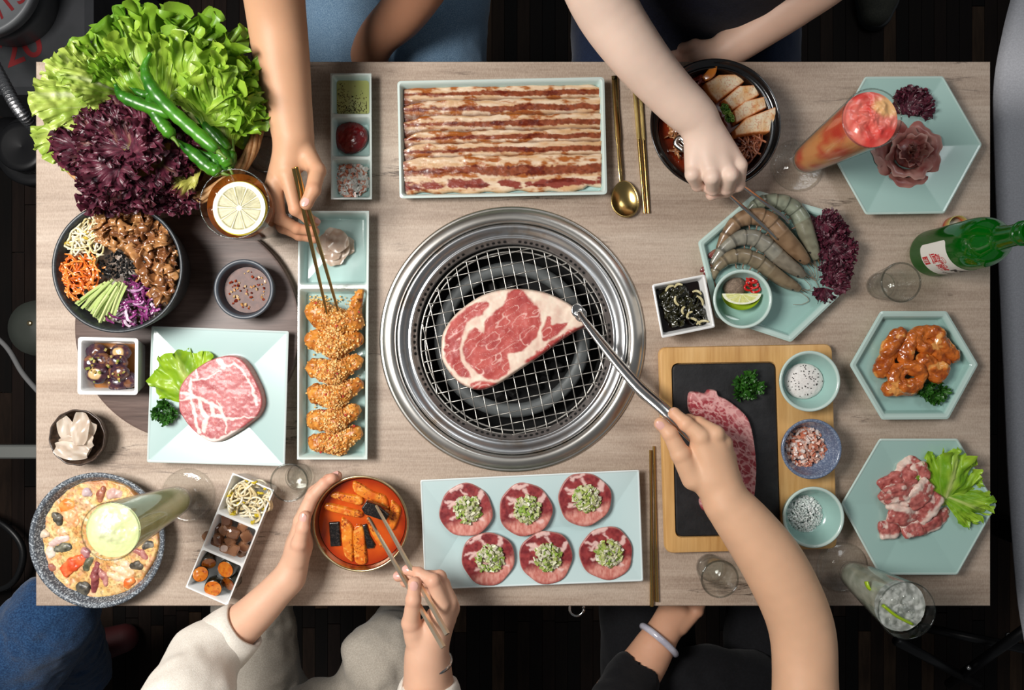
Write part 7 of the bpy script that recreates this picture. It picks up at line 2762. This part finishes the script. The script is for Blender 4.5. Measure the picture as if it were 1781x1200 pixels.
def make_person(label, cx, sgn, torso_y, base, meshes, shirt, trousers, hair=True, seat_z=.47, lean=0.0, head=True, shoulder_z=1.08):
    """sgn=+1 sits on the far (upper) side, -1 on the near side; meshes are arm meshes joined with head and neck"""
    th = thing('person', label, 'person', (cx, torso_y, 0))
    s = SDF()
    hy = torso_y - sgn * lean
    hc = Vector((cx, hy, shoulder_z + .24))
    s.cap((cx, hy, shoulder_z - .03), (cx, hy, shoulder_z + .12), .058, .052, .02)
    s.ell(hc, (.076, .094, .118), .02)
    s.ell(hc + Vector((0, -sgn * .03, -.055)), (.058, .06, .06), .03)
    s.cap(hc + Vector((0, -sgn * .092, .005)), hc + Vector((0, -sgn * .108, -.03)), .010, .014, .012)
    for k_ in (-1, 1):
        s.ell(hc + Vector((k_ * .078, .005 * sgn, -.01)), (.010, .018, .028), .006)
        s.cut(hc + Vector((k_ * .032, -sgn * .098, .012)), hc + Vector((k_ * .033, -sgn * .098, .012)), .012, .012, .008)
        s.cap(hc + Vector((k_ * .02, -sgn * .088, .030)), hc + Vector((k_ * .05, -sgn * .078, .032)), .008, .006, .008)
    s.cap(hc + Vector((-.018, -sgn * .088, -.062)), hc + Vector((.018, -sgn * .088, -.062)), .009, .009, .006)
    # shoulders and chest under the clothes
    s.cap((cx - .15, torso_y, shoulder_z - .04), (cx + .15, torso_y, shoulder_z - .04), .045, .045, .03)
    s.cap((cx, torso_y, shoulder_z - .06), (cx, torso_y, .62), .085, .085, .04)
    v, f = s.mesh(.007)
    c = np.tile(lin(base), (len(v), 1))
    mv, mf, mc, n = [v], [f], [c], len(v)
    for (a, b, cc_) in meshes:
        mv.append(a)
        mf.append(b + n)
        mc.append(cc_)
        n += len(a)
    body = mk('body', np.vstack(mv), np.vstack(mf), M_SKIN, th, vcol=np.vstack(mc))
    for k_ in (-1, 1):
        c = hc + Vector((k_ * .032, -sgn * .083, .012))
        v, f = lathe(c - Vector((0, 0, .011)), [(0, 0), (.007, .003), (.011, .011), (.007, .019), (0, .022)], 16)
        mk('eye', v, f, M_BLKSHINY, body)
    s = SDF()
    s.ell(hc + Vector((0, sgn * .018, .03)), (.086, .098, .105), .01)
    s.ell(hc + Vector((0, sgn * .05, -.04)), (.075, .06, .09), .02)
    s.cut(hc + Vector((0, -sgn * .12, -.05)), hc + Vector((0, -sgn * .10, .03)), .07, .055, .02)
    v, f = s.mesh(.006, (.004, 60, 4, (1, 1, .3)))
    mk('hair', v, f, M_HAIR, th)
    for (nm, prims, res, noise, mt) in shirt + trousers:
        s = SDF()
        for p in prims:
            if p[0] == 'c':
                s.cap(*p[1:])
            elif p[0] == 'x':
                s.cut(*p[1:])
            else:
                s.ell(*p[1:])
        v, f = s.mesh(res, noise)
        mk(nm, v, f, mt, th)
    return th, body


def torso(cx, y, z0, z1, w_, d_, k=.05):
    out = []
    for z, ww in ((z0, .95), ((z0 * 2 + z1) / 3, .92), ((z0 + 2 * z1) / 3, 1.05), (z1 - .05, 1.08)):
        out.append(('e', (cx, y, z), (w_ * ww, d_, .14), k))
    out.append(('c', (cx - w_ * .85, y, z1 - .05), (cx + w_ * .85, y, z1 - .05), .055, .055, k))
    return out


def pants(hip, knee, ankle, r0, r1, r2):
    return [('c', hip, knee, r0, r1, .03), ('c', knee, ankle, r1 * .95, r2, .03)]


# ---- person in faded jeans, chopsticks over the chicken
A = 20
fg1 = [
    [(500, 306, .116, 13.5), (514, 364, .112, 11), (535, 379, .100, 9.6), (548, 386, .092, 8)],
    [(478, 318, .110, 13.5), (486, 379, .104, 11), (516, 397, .093, 9.6), (547, 403, .086, 8)],
    [(472, 330, .096, 12.5), (492, 395, .088, 10.5), (520, 409, .080, 9.2), (546, 415, .074, 8)],
    [(474, 338, .084, 11.5), (480, 376, .075, 9.6), (508, 402, .068, 8)]]
th1 = [(530, 262, .112, 18), (551, 297, .118, 15), (545, 330, .131, 12.5), (533, 354, .132, 10.5)]
W1 = (511, 245, .112, 28)
arm1 = arm_mesh([(455, -250, .30, 52), (468, -90, .20, 50), (480, 20, .145, 45), (491, 110, .125, 41), (503, 190, .114, 33), W1],
                [(W1, (500, 303, .112, 16)), (W1, (482, 314, .106, 16)), ((508, 250, .104, 24), (475, 326, .092, 15)), ((512, 250, .100, 22), (477, 334, .080, 13)), ((512, 262, .108, 24), (540, 285, .108, 15)), ((505, 280, .104, 20), (500, 300, .104, 18))],
                fg1, th1, (208, 160, 126), (206, 126, 96))
arm1b = arm_mesh([(748, -230, .26, 46), (756, -80, .10, 44), (706, 15, .0, 37), (660, 62, -.045, 29), (640, 98, -.075, 26)],
                 [((640, 98, -.075, 24), (640, 150, -.10, 22)), ((640, 98, -.075, 24), (662, 150, -.10, 18))],
                 [[(628 + 12 * i, 150, -.10, 11), (626 + 12 * i, 185, -.115, 10), (630 + 12 * i, 205, -.13, 8)] for i in range(4)], [(668, 120, -.085, 14), (690, 150, -.095, 11), (694, 172, -.105, 9)], (176, 126, 98), (176, 108, 84))  # skin of this arm painted darker, shade put into the colour
c1 = -.20
th, b1 = make_person('person in faded blue jeans and black top holding gold chopsticks over chicken', c1, 1, .70, (208, 160, 126), [arm1, arm1b],
    [('black_top', torso(c1, .70, .66, 1.08, .175, .135) + [('c', (c1 - .165, .68, 1.02), P(440, -330, .36), .066, .062, .03), ('c', (c1 + .165, .68, 1.02), P(735, -330, .34), .064, .060, .03), ('c', P(440, -330, .36), P(462, -150, .24), .062, .056, .03), ('c', P(735, -330, .34), P(765, -160, .18), .060, .052, .03)], .007, (.006, 14, 3), M_BLACKC)],
    [('jeans', [('e', (c1, .74, .58), (.18, .13, .10), .04)] + pants((c1 - .085, .74, .575), (c1 - .080, .26, .575), (c1 - .08, .22, .12), .088, .068, .05) + pants((c1 + .085, .74, .575), (c1 + .075, .26, .575), (c1 + .08, .22, .12), .088, .068, .05), .005, (.0045, 26, 5), M_DENIM1)])
nail(b1, th1[-1], th1[-2], (0, .1, 1), 10.5)

# ---- person in navy, fist on serving tongs
W2 = (1214, 208, .100, 32)
fg2 = [
    [(1287, 289, .098, 12.5), (1284, 322, .074, 11), (1266, 330, .060, 10), (1252, 322, .054, 9)],
    [(1270, 305, .104, 13.5), (1264, 327, .076, 11.5), (1243, 327, .061, 10), (1236, 315, .055, 9)],
    [(1238, 309, .104, 13.5), (1240, 329, .077, 11), (1222, 322, .063, 9.5), (1220, 310, .057, 8.5)],
    [(1204, 304, .097, 12.5), (1214, 322, .073, 10.5), (1208, 312, .060, 9)]]
th2 = [(1252, 258, .078, 17), (1279, 300, .062, 13), (1264, 331, .054, 11.5), (1238, 338, .050, 10)]
arm2 = arm_mesh([(1012, -260, .30, 52), (1006, -120, .21, 54), (1046, 0, .160, 50), (1106, 92, .135, 43), (1166, 162, .112, 36), W2],
                [(W2, (1284, 285, .092, 14)), ((1218, 212, .100, 26), (1268, 302, .098, 15)), ((1216, 215, .100, 26), (1238, 305, .098, 15)), ((1212, 215, .098, 24), (1205, 300, .090, 14)), ((1225, 240, .085, 24), (1240, 290, .078, 22)), ((1230, 235, .085, 20), (1256, 264, .078, 16))],
                fg2, th2, (232, 204, 186), (226, 166, 146), kpalm=.008)
arm2b = arm_mesh([(1520, -220, .24, 50), (1470, -70, .10, 42), (1390, 0, .045, 36), (1310, 55, .008, 31), (1255, 92, -.012, 26)],
                 [((1255, 92, -.012, 22), (1212, 101, -.022, 18)), ((1255, 94, -.012, 20), (1216, 92, -.020, 16))],
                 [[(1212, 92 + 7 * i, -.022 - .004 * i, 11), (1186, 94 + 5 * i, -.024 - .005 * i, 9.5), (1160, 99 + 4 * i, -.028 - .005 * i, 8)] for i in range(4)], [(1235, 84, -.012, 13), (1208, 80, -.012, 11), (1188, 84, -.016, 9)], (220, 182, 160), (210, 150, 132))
c2 = .315
make_person('person in navy top and dark jeans with fist around serving tongs', c2, 1, .60, (232, 204, 186), [arm2, arm2b],
    [('navy_top', torso(c2, .60, .62, 1.08, .165, .145) + [('c', (c2 - .155, .58, 1.02), P(1020, -300, .38), .064, .062, .03), ('c', (c2 + .155, .58, 1.02), P(1540, -300, .34), .066, .064, .03), ('c', P(1020, -300, .38), P(1006, -150, .24), .062, .058, .03), ('c', P(1540, -300, .34), P(1500, -150, .18), .064, .054, .03), ('e', (c2, .555, .68), (.15, .10, .07), .04)], .0055, (.007, 16, 7), M_NAVY)],
    [('jeans', [('e', (c2, .66, .56), (.18, .13, .10), .04)] + pants((c2 - .12, .66, .565), (c2 - .145, .22, .575), (c2 - .13, .2, .12), .092, .072, .05) + pants((c2 + .09, .66, .565), (c2 + .09, .22, .575), (c2 + .09, .2, .12), .092, .072, .05), .007, (.0045, 26, 8), M_DENIM2)])

# ---- person in linen: one hand round the kimchi bowl, one with chopsticks
W3 = (505, 1003, .048, 21)
fg3 = [
    [(525, 905, .058, 13.5), (543, 864, .057, 11.2), (564, 841, .055, 9.8), (577, 832, .053, 8.6)],
    [(525, 902, .044, 13), (546, 856, .043, 11), (571, 835, .041, 9.6), (586, 828, .040, 8.4)],
    [(524, 906, .030, 12.5), (545, 862, .028, 10.5), (570, 838, .026, 9), (582, 833, .025, 8)],
    [(522, 915, .018, 11.5), (538, 880, .014, 9.5), (556, 858, .012, 8)]]
th3 = [(517, 974, .058, 16), (521, 945, .068, 13.5), (527, 918, .073, 11.5), (530, 899, .072, 9.5)]
arm3 = arm_mesh([(322, 1235, .145, 30), (350, 1155, .075, 36), (396, 1110, .050, 34), (450, 1060, .050, 28), (486, 1022, .049, 22), W3],
                [(W3, (520, 950, .050, 20)), ((520, 950, .050, 20), (525, 908, .056, 14)), (W3, (521, 945, .036, 19)), ((521, 945, .036, 19), (524, 908, .036, 14)), ((506, 1000, .042, 18), (519, 930, .022, 14)), ((512, 985, .050, 19), (519, 962, .056, 16))],
                fg3, th3, (224, 178, 150), (222, 142, 118))
W4 = (742, 1135, .088, 30)
fg4 = [
    [(769, 1050, .108, 14.5), (753, 1010, .114, 12), (728, 997, .105, 10), (709, 991, .097, 8.6)],
    [(782, 1046, .096, 14), (764, 1004, .097, 12), (730, 1001, .087, 10), (693, 1002, .080, 8.6)],
    [(786, 1056, .082, 13), (771, 1016, .078, 11.2), (736, 1012, .068, 9.6), (705, 1012, .062, 8.4)],
    [(781, 1072, .068, 12), (766, 1036, .062, 10), (740, 1030, .055, 8.6)]]
th4 = [(722, 1110, .098, 18), (715, 1083, .106, 16), (719, 1043, .118, 12.8), (721, 1015, .119, 10.8)]
arm4 = arm_mesh([(738, 1325, .16, 30), (747, 1260, .095, 36), (746, 1210, .073, 38), (744, 1165, .082, 34), W4],
                [(W4, (766, 1058, .102, 16)), (W4, (780, 1054, .092, 16)), ((744, 1135, .084, 24), (784, 1062, .080, 14)), ((744, 1135, .080, 24), (779, 1078, .068, 13)), ((738, 1130, .088, 24), (722, 1100, .100, 17)), ((745, 1110, .088, 22), (760, 1075, .090, 18))],
                fg4, th4, (224, 178, 150), (222, 142, 118))
c3 = -.27
sl_a = [('c', P(398, 1108, .05), P(352, 1150, .075), S(43, .05), S(56, .07), .02), ('c', P(352, 1150, .075), P(322, 1230, .14), S(56, .07), S(66, .14), .03), ('c', P(322, 1230, .14), (c3 - .17, -.68, 1.03), S(66, .14), .075, .04)]
sl_b = [('c', P(748, 1205, .07), P(748, 1250, .09), S(52, .07), S(58, .09), .02), ('c', P(748, 1250, .09), P(738, 1320, .16), S(58, .09), S(64, .16), .03), ('c', P(738, 1320, .16), (c3 + .17, -.68, 1.03), S(64, .16), .072, .04)]
cut_a = [('x', P(440, 1066, .05), P(396, 1110, .05), S(36, .05), S(36, .05), .004)]
cut_b = [('x', P(744, 1165, .08), P(747, 1215, .072), S(43, .07), S(43, .07), .004)]
th, b3 = make_person('person in cream linen cupping the kimchi bowl and holding metal chopsticks', c3, -1, -.72, (224, 178, 150), [arm3, arm4],
    [('linen_shirt', torso(c3, -.72, .62, 1.08, .17, .13) + sl_a + sl_b + cut_a + cut_b, .0035, (.010, 15, 11), M_LINEN)],
    [('trousers', [('e', (c3, -.74, .57), (.18, .12, .10), .04), ('e', P(555, 1255, -.10), (.075, .07, .05), .02)] + pants((c3 - .14, -.74, .575), P(440, 1030, -.18), Vector((c3 - .14, -.34, .12)), .078, .060, .05) + pants((c3 + .10, -.74, .575), P(672, 1150, -.12), Vector((c3 + .13, -.50, .12)), .085, .066, .05), .0045, (.017, 15, 14), M_LINENG)])


def cuff(parent, a, b, ra, rb, seed):
    """turned-back sleeve band round the arm from a to b"""
    d = (b - a)
    s_, u_ = frame_from(d)
    r_ = np.random.default_rng(seed)
    ph = r_.uniform(0, 6, 4)
    rings = []
    for (t, q) in [(.25, .80), (.05, .84), (-.02, .92), (.0, 1.0), (.2, 1.04), (.5, 1.06), (.85, 1.05), (1.0, 1.0), (1.02, .9), (.9, .82)]:
        ring = []
        for j in range(56):
            g = 2 * PI * j / 56
            rr = (ra + (rb - ra) * t) * q * (1 + .022 * math.sin(3 * g + ph[0]) + .014 * math.sin(7 * g + ph[1] + 3 * t))
            ring.append(a + d * (t + .05 * math.sin(2 * g + ph[2])) + s_ * rr * math.cos(g) + u_ * rr * math.sin(g))
        rings.append(ring)
    v, f = rings_mesh(rings)
    mk('rolled_cuff', v, f, M_LINEN, parent)


cuff(th, P(424, 1088, .05), P(378, 1126, .055), S(45, .05), S(53, .055), 3)
cuff(th, P(747, 1186, .074), P(748, 1226, .073), S(47, .07), S(54, .07), 4)
nail(b3, th3[-1], th3[-2], (-.1, -.2, 1), 9.5)
nail(b3, th4[-1], th4[-2], (0, -.1, 1), 10.8)
nail(b3, fg4[0][-1], fg4[0][-2], (0, .4, 1), 8.6)
nail(b3, fg4[1][-1], fg4[1][-2], (0, .4, 1), 8.6)
nail(b3, fg3[1][-1], fg3[1][-2], (-.6, .5, .8), 8.4)
nail(b1, fg1[0][-1], fg1[0][-2], (.3, .3, .9), 8)
# bracelet on the chopstick wrist
bc3 = P(748, 1150, .084)
ax = (P(746, 1210, .072) - P(742, 1135, .088)).normalized()
s_, u_ = frame_from(ax)
rr = S(37, .085)
v, f = tube([bc3 + s_ * rr * math.cos(a) + u_ * rr * .95 * math.sin(a) for a in np.linspace(0, 2 * PI, 49)], .0026, 10)
o = mk('bracelet', v, f, M_TONG)
tag(o, 'thin silver bracelet on the wrist with metal chopsticks', 'bracelet')

# ---- person in black with the steak tongs
W5 = (1262, 872, .088, 34)
fg5 = [
    [(1219, 758, .100, 15), (1193, 737, .096, 12.8), (1173, 719, .088, 10)],
    [(1245, 754, .098, 15), (1216, 737, .086, 12.2), (1198, 731, .072, 10.4), (1192, 744, .060, 9)],
    [(1259, 770, .088, 13.5), (1237, 749, .070, 11.4), (1213, 746, .058, 9.8), (1206, 760, .052, 8.8)],
    [(1266, 794, .076, 12.5), (1250, 772, .060, 10.4), (1228, 766, .050, 8.8)]]
th5 = [(1206, 832, .088, 21), (1184, 790, .094, 17), (1165, 754, .096, 13.2), (1149, 737, .094, 10.8)]
arm5 = arm_mesh([(1420, 1420, .22, 60), (1402, 1270, .13, 52), (1400, 1190, .112, 48), (1393, 1088, .100, 50), (1350, 990, .094, 50), (1303, 922, .090, 43), W5],
                [(W5, (1219, 763, .096, 17)), (W5, (1244, 760, .092, 17)), ((1262, 868, .084, 30), (1258, 775, .082, 16)), ((1262, 868, .080, 28), (1264, 798, .070, 15)), ((1250, 858, .086, 28), (1212, 828, .088, 20)), ((1235, 830, .084, 30), (1230, 790, .084, 26)), ((1200, 815, .084, 16), (1215, 775, .088, 13))],
                fg5, th5, (226, 180, 146), (220, 146, 112))
W6 = (1140, 1122, -.055, 27)
arm6 = arm_mesh([(1010, 1330, .12, 48), (1075, 1215, -.01, 40), (1118, 1158, -.045, 32), W6],
                [(W6, (1182, 1070, -.07, 22)), (W6, (1165, 1062, -.075, 20))],
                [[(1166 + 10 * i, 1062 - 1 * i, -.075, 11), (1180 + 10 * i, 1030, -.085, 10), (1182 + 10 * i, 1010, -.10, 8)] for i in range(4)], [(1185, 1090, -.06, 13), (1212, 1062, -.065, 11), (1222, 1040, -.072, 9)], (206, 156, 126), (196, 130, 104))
c4 = .345
th, b5 = make_person('person in black turning the ribeye with steel tongs', c4, -1, -.70, (226, 180, 146), [arm5, arm6],
    [('black_shirt', torso(c4, -.70, .62, 1.08, .165, .135) + [('c', P(1403, 1232, .118), (c4 + .17, -.68, 1.03), S(58, .12), .072, .03), ('c', P(1098, 1182, -.03), P(1020, 1330, .12), S(46, -.03), S(60, .12), .03), ('c', P(1020, 1330, .12), (c4 - .17, -.68, 1.03), S(60, .12), .072, .04), ('e', (c4 - .02, -.60, .66), (.16, .12, .07), .04), ('x', P(1396, 1120, .11), P(1402, 1225, .115), S(51, .11), S(51, .11), .004), ('x', P(1140, 1122, -.055), P(1100, 1180, -.035), S(35, -.05), S(35, -.04), .004)], .0045, (.007, 20, 17), M_BLACKC)],
    [('black_trousers', [('e', (c4, -.72, .57), (.18, .12, .10), .04)] + pants((c4 - .10, -.72, .575), (c4 - .13, -.24, .58), (c4 - .13, -.22, .12), .09, .07, .05) + pants((c4 + .10, -.72, .575), (c4 + .10, -.24, .58), (c4 + .1, -.22, .12), .09, .07, .05), .008, (.005, 24, 18), M_BLACKC)])
nail(b5, th5[-1], th5[-2], (-.25, -.25, 1), 10.8)
nail(b5, fg5[0][-1], fg5[0][-2], (-.1, .5, .9), 9)
bc_ = P(1146, 1113, -.056)
ax = (P(1182, 1070, -.07) - P(1118, 1158, -.045)).normalized()
s_, u_ = frame_from(ax)
rr = S(35, -.055)
v, f = tube([bc_ + s_ * rr * math.cos(a) + u_ * rr * .95 * math.sin(a) for a in np.linspace(0, 2 * PI, 49)], .0052, 12)
o = mk('bangle', v, f, mat('jade', L(168, 166, 180), .15, c2=L(196, 194, 204), nscale=40, coat=.5))
tag(o, 'pale lavender bangle on the wrist under the table edge', 'bangle')

# ---- person in blue jeans at the table corner
c5 = -.86
make_person('person in dark blue denim jeans kneeling by the stone pan corner', c5, -1, -.90, (214, 168, 138), [],
    [('dark_jacket', torso(c5, -.92, .62, 1.08, .17, .13) + [('c', (c5 - .2, -.90, 1.0), (c5 - .26, -.84, .72), .06, .05, .03), ('c', (c5 + .2, -.92, 1.0), (c5 + .22, -.92, .72), .06, .05, .03)], .009, (.006, 16, 21), M_BLACKC)],
    [('jeans', [('e', (c5, -.90, .56), (.18, .12, .11), .04)] + pants(P(-30, 1215, -.17), P(92, 1072, -.13), P(150, 1170, -.62), .098, .062, .055) + pants((c5 - .12, -.88, .55), (c5 - .18, -.62, .36), (c5 - .18, -.9, .10), .09, .07, .055), .0045, (.010, 24, 22), M_DENIM3)])
# ------------------------------------------------------------------ surroundings
# grey bench end at the right of the table
M_BENCH = mat('grey_upholstery', L(206, 206, 212), .7, c2=L(222, 222, 228), nscale=300, bump=(600, .3))
bx = [(1778, -60), (1752, 40), (1736, 130), (1735, 220), (1742, 420), (1752, 640), (1762, 860), (1776, 1040), (1790, 1130)]
BHH = -.28
ed_ = spline([tuple(P(x, y, BHH))[:2] for x, y in bx], 8)
bn = thing('bench', 'grey upholstered bench with a rounded edge beside the table', 'bench', (1.15, 0, 0))
n_ = len(ed_)
rings = []
for (dx, z) in [(.30, TZ + BHH - .16), (.16, TZ + BHH - .16), (.13, TZ + BHH - .14), (.06, TZ + BHH - .06), (.012, TZ + BHH - .03), (.003, TZ + BHH - .014), (.020, TZ + BHH), (.32, TZ + BHH + .006)]:
    rings.append([(x + dx if dx < .25 else 1.36, y, z) for x, y in ed_])
v, f = rings_mesh(rings, False)
mk('seat_cushion', v, f, M_BENCH, bn)
for y in (-.45, .5):
    v, f = box((1.22, y, .155), .05, .05, .31, bev=.004)
    mk('leg', v, f, M_BLACKMETAL, bn, smooth=False)

# grey shoe on the floor at the top
sh = thing('shoe', 'dark grey canvas shoe resting on the dark floor', 'shoe', P(1527, -30, -.735))
s = SDF()
s.cap(P(1530, -120, -.70), P(1529, -10, -.705), .040, .043, .03)
s.cap(P(1529, -10, -.705), P(1524, 20, -.715), .042, .034, .02)
v, f = s.mesh(.004)
mk('upper', v, f, mat('grey_canvas', L(60, 62, 54), .8, c2=L(74, 74, 64), nscale=300, bump=(800, .3)), sh)
s = SDF()
s.cap(P(1528, -120, -.737), P(1526, -5, -.737), .046, .048, .02)
s.cap(P(1526, -5, -.737), P(1522, 24, -.737), .047, .040, .02)
v, f = s.mesh(.004)
v[:, 2] = np.clip(v[:, 2], .001, .026)
mk('sole', v, f, mat('rubber_sole', L(34, 38, 40), .6), sh)

# grey bucket with a lid and red numbers, top left
lc_ = P(-42, -42, -.30)
bu = thing('plastic_tub', 'grey lidded plastic tub with red handwritten date standing on the box', 'tub', (lc_.x, lc_.y, .3475))
RB_ = S(104, -.30)
v, f = lathe((lc_.x, lc_.y, 0), [(RB_ * .82, .3475), (RB_ * .94, .41), (RB_ * .94, TZ - .32)], 72)
mk('tub_body', v, f, mat('grey_plastic', L(70, 72, 74), .5), bu)
v, f = lathe((lc_.x, lc_.y, TZ - .32), [(0, 0), (RB_, 0), (RB_, .018), (RB_ * .985, .022), (RB_ * .955, .022), (RB_ * .94, .014), (0, .014)], 96)
ld = mk('lid', v, f, mat('lid_plastic', L(120, 122, 124), .45, c2=L(104, 106, 110), nscale=8), bu)


def flat_text(body, size, px, py, h, rot, mat_, parent, name='lettering'):
    v, f = text_mesh(body, size, size * .012)
    if len(v) == 0:
        return
    c = P(px, py, h)
    x, y = v[:, 0] * math.cos(rot) - v[:, 1] * math.sin(rot), v[:, 0] * math.sin(rot) + v[:, 1] * math.cos(rot)
    mk(name, np.stack([c.x + x, c.y + y, np.full(len(v), c.z)], -1), f, mat_, parent, smooth=False)


M_REDINK = mat('red_marker', L(112, 16, 20), .5)
flat_text('7/13', .052, 8, 10, -.3055, math.radians(38), M_REDINK, ld)
sk = thing('plastic_crate', 'dark grey plastic box with a red number on its top', 'box', P(45, 60, -.735))
cs_ = P(52, 82, -.40)
v, f = box((cs_.x - .03, .675, .174), .30, .33, .346, rot=.0, bev=.012)
mk('box_body', v, f, mat('dark_plastic', L(44, 46, 48), .45, c2=L(54, 55, 58), nscale=10), sk, smooth=False)
flat_text('20', .085, 38, 84, -.4025, math.radians(22), M_REDINK, sk)

# braided steel hose and dark pipe fittings at the left
hz = spline([tuple(P(-40, 55, -.30)), tuple(P(0, 132, -.22)), tuple(P(32, 190, -.20)), tuple(P(64, 226, -.24)), tuple(P(95, 262, -.30))], 30)
n_ = len(hz)
hs_t = thing('braided_hose', 'braided stainless steel hose running under the table corner', 'hose', P(20, 170, -.26))
v, f = tube(hz, [.0105 * (1 + .10 * math.sin(j * 2.1)) for j in range(n_)], 14)
mk('braid', v, f, mat('braid_steel', (.45, .45, .46, 1), .3, 1.0, bump=(500, .8)), hs_t)
pf = thing('pipe_fitting', 'black round exhaust pipe fitting beside the table edge', 'pipe', P(45, 250, -.735))
c = P(40, 256, -.40)
for (dx, dy, r, z0, z1) in [(0, 0, .060, 0, .30), (0, 0, .072, .30, .33), (0, 0, .050, .33, .36)]:
    v, f = lathe((c.x, c.y, 0), [(0, z0), (r, z0), (r, z1 - .004), (r - .004, z1), (r - .014, z1), (0, z1 - .006)], 48)
    mk('pipe_ring', v, f, M_BLACKMETAL, pf)
c = P(4, 246, -.45)
v, f = lathe((c.x, c.y, 0), [(0, 0), (.05, 0), (.05, .22), (.058, .23), (.058, .28), (.045, .30), (0, .30)], 40)
mk('pipe_elbow', v, f, M_BLACKMETAL, pf)
# dark green junction cover with a screw
c = P(52, 570, -.55)
jc = thing('junction_cover', 'dark grey green round cover with a screw under the table', 'cover', (c.x, c.y, 0))
v, f = lathe((c.x, c.y, 0), [(.06, 0), (.066, .01), (.066, .16), (.060, .185), (.03, .198), (0, .20)], 48)
mk('cover_body', v, f, mat('grey_green_paint', L(58, 62, 56), .5), jc)
v, f = lathe((c.x + .0, c.y + .01, .196), [(.006, 0), (.006, .006), (.004, .008), (0, .008)], 16)
mk('screw', v, f, M_BRASS, jc)
# cables
v, f = tube(spline([tuple(P(-40, 560, -.62)), tuple(P(10, 602, -.60)), tuple(P(40, 650, -.55)), tuple(P(75, 690, -.5))], 8), .0055, 8)
o = mk('cable', v, f, mat('grey_cable', L(130, 130, 130), .5))
tag(o, 'light grey cable running under the table', 'cable')
v, f = tube(spline([tuple(P(-60, 880, -.70)), tuple(P(10, 915, -.69)), tuple(P(40, 960, -.69)), tuple(P(20, 1015, -.69)), tuple(P(-50, 1035, -.70))], 10), .008, 8)
o = mk('cable', v, f, mat('black_cable', L(10, 10, 11), .4))
tag(o, 'thick black cable looped on the dark floor', 'cable')
sbar = thing('steel_rail', 'flat pale steel rail on a post reaching under the table', 'rail', (P(0, 785, -.35).x + .15, P(0, 785, -.35).y, 0))
M_DULL = mat('dull_steel', L(128, 130, 126), .4, .5)
v, f = box((P(0, 785, -.35).x + .02, P(0, 785, -.35).y, TZ - .35), .46, .026, .02, bev=.003)
mk('bar', v, f, M_DULL, sbar, smooth=False)
v, f = box((P(0, 785, -.35).x + .23, P(0, 785, -.35).y, .195), .025, .025, .39, bev=.003)
mk('post', v, f, M_DULL, sbar, smooth=False)
# stool and black tripod legs at the right
tr_ = thing('black_stool', 'black folding stool frame on the floor below the soda glass', 'stool', P(1690, 1170, -.735))
for a, b in (((1560, 1115, -.50), (1700, 1190, -.72)), ((1790, 1090, -.45), (1650, 1190, -.72)), ((1790, 1130, -.55), (1600, 1090, -.66))):
    v, f = tube([P(*a), P(*b)], .011, 10)
    mk('strut', v, f, M_BLACKMETAL, tr_)
for x, y in ((1634, 1150), (1684, 1160), (1752, 1104)):
    c = P(x, y, -.62)
    v, f = lathe(c, [(0, 0), (.006, 0), (.006, .005), (0, .007)], 12)
    mk('bolt', v, f, M_TONG, tr_)
# steel ring handle at the near table edge
c = P(1003, 1058, -.05)
v, f = tube([c + Vector((.011 * math.cos(a), .011 * math.sin(a), 0)) for a in np.linspace(0, 2 * PI, 25)], .0022, 8)
o = mk('ring_pull', v, f, M_TONG)
tag(o, 'small steel ring under the near table edge', 'ring')
# red shoe tip in the dark
sr = thing('red_shoe', 'dark red shoe in the shade under the denim leg', 'shoe', P(205, 1115, -.735))
s = SDF()
s.cap(P(165, 1125, -.70), P(215, 1110, -.71), .040, .034, .03)
v, f = s.mesh(.004)
v[:, 2] = np.maximum(v[:, 2], .012)
mk('upper', v, f, mat('dark_red_suede', L(64, 12, 14), .7), sr)
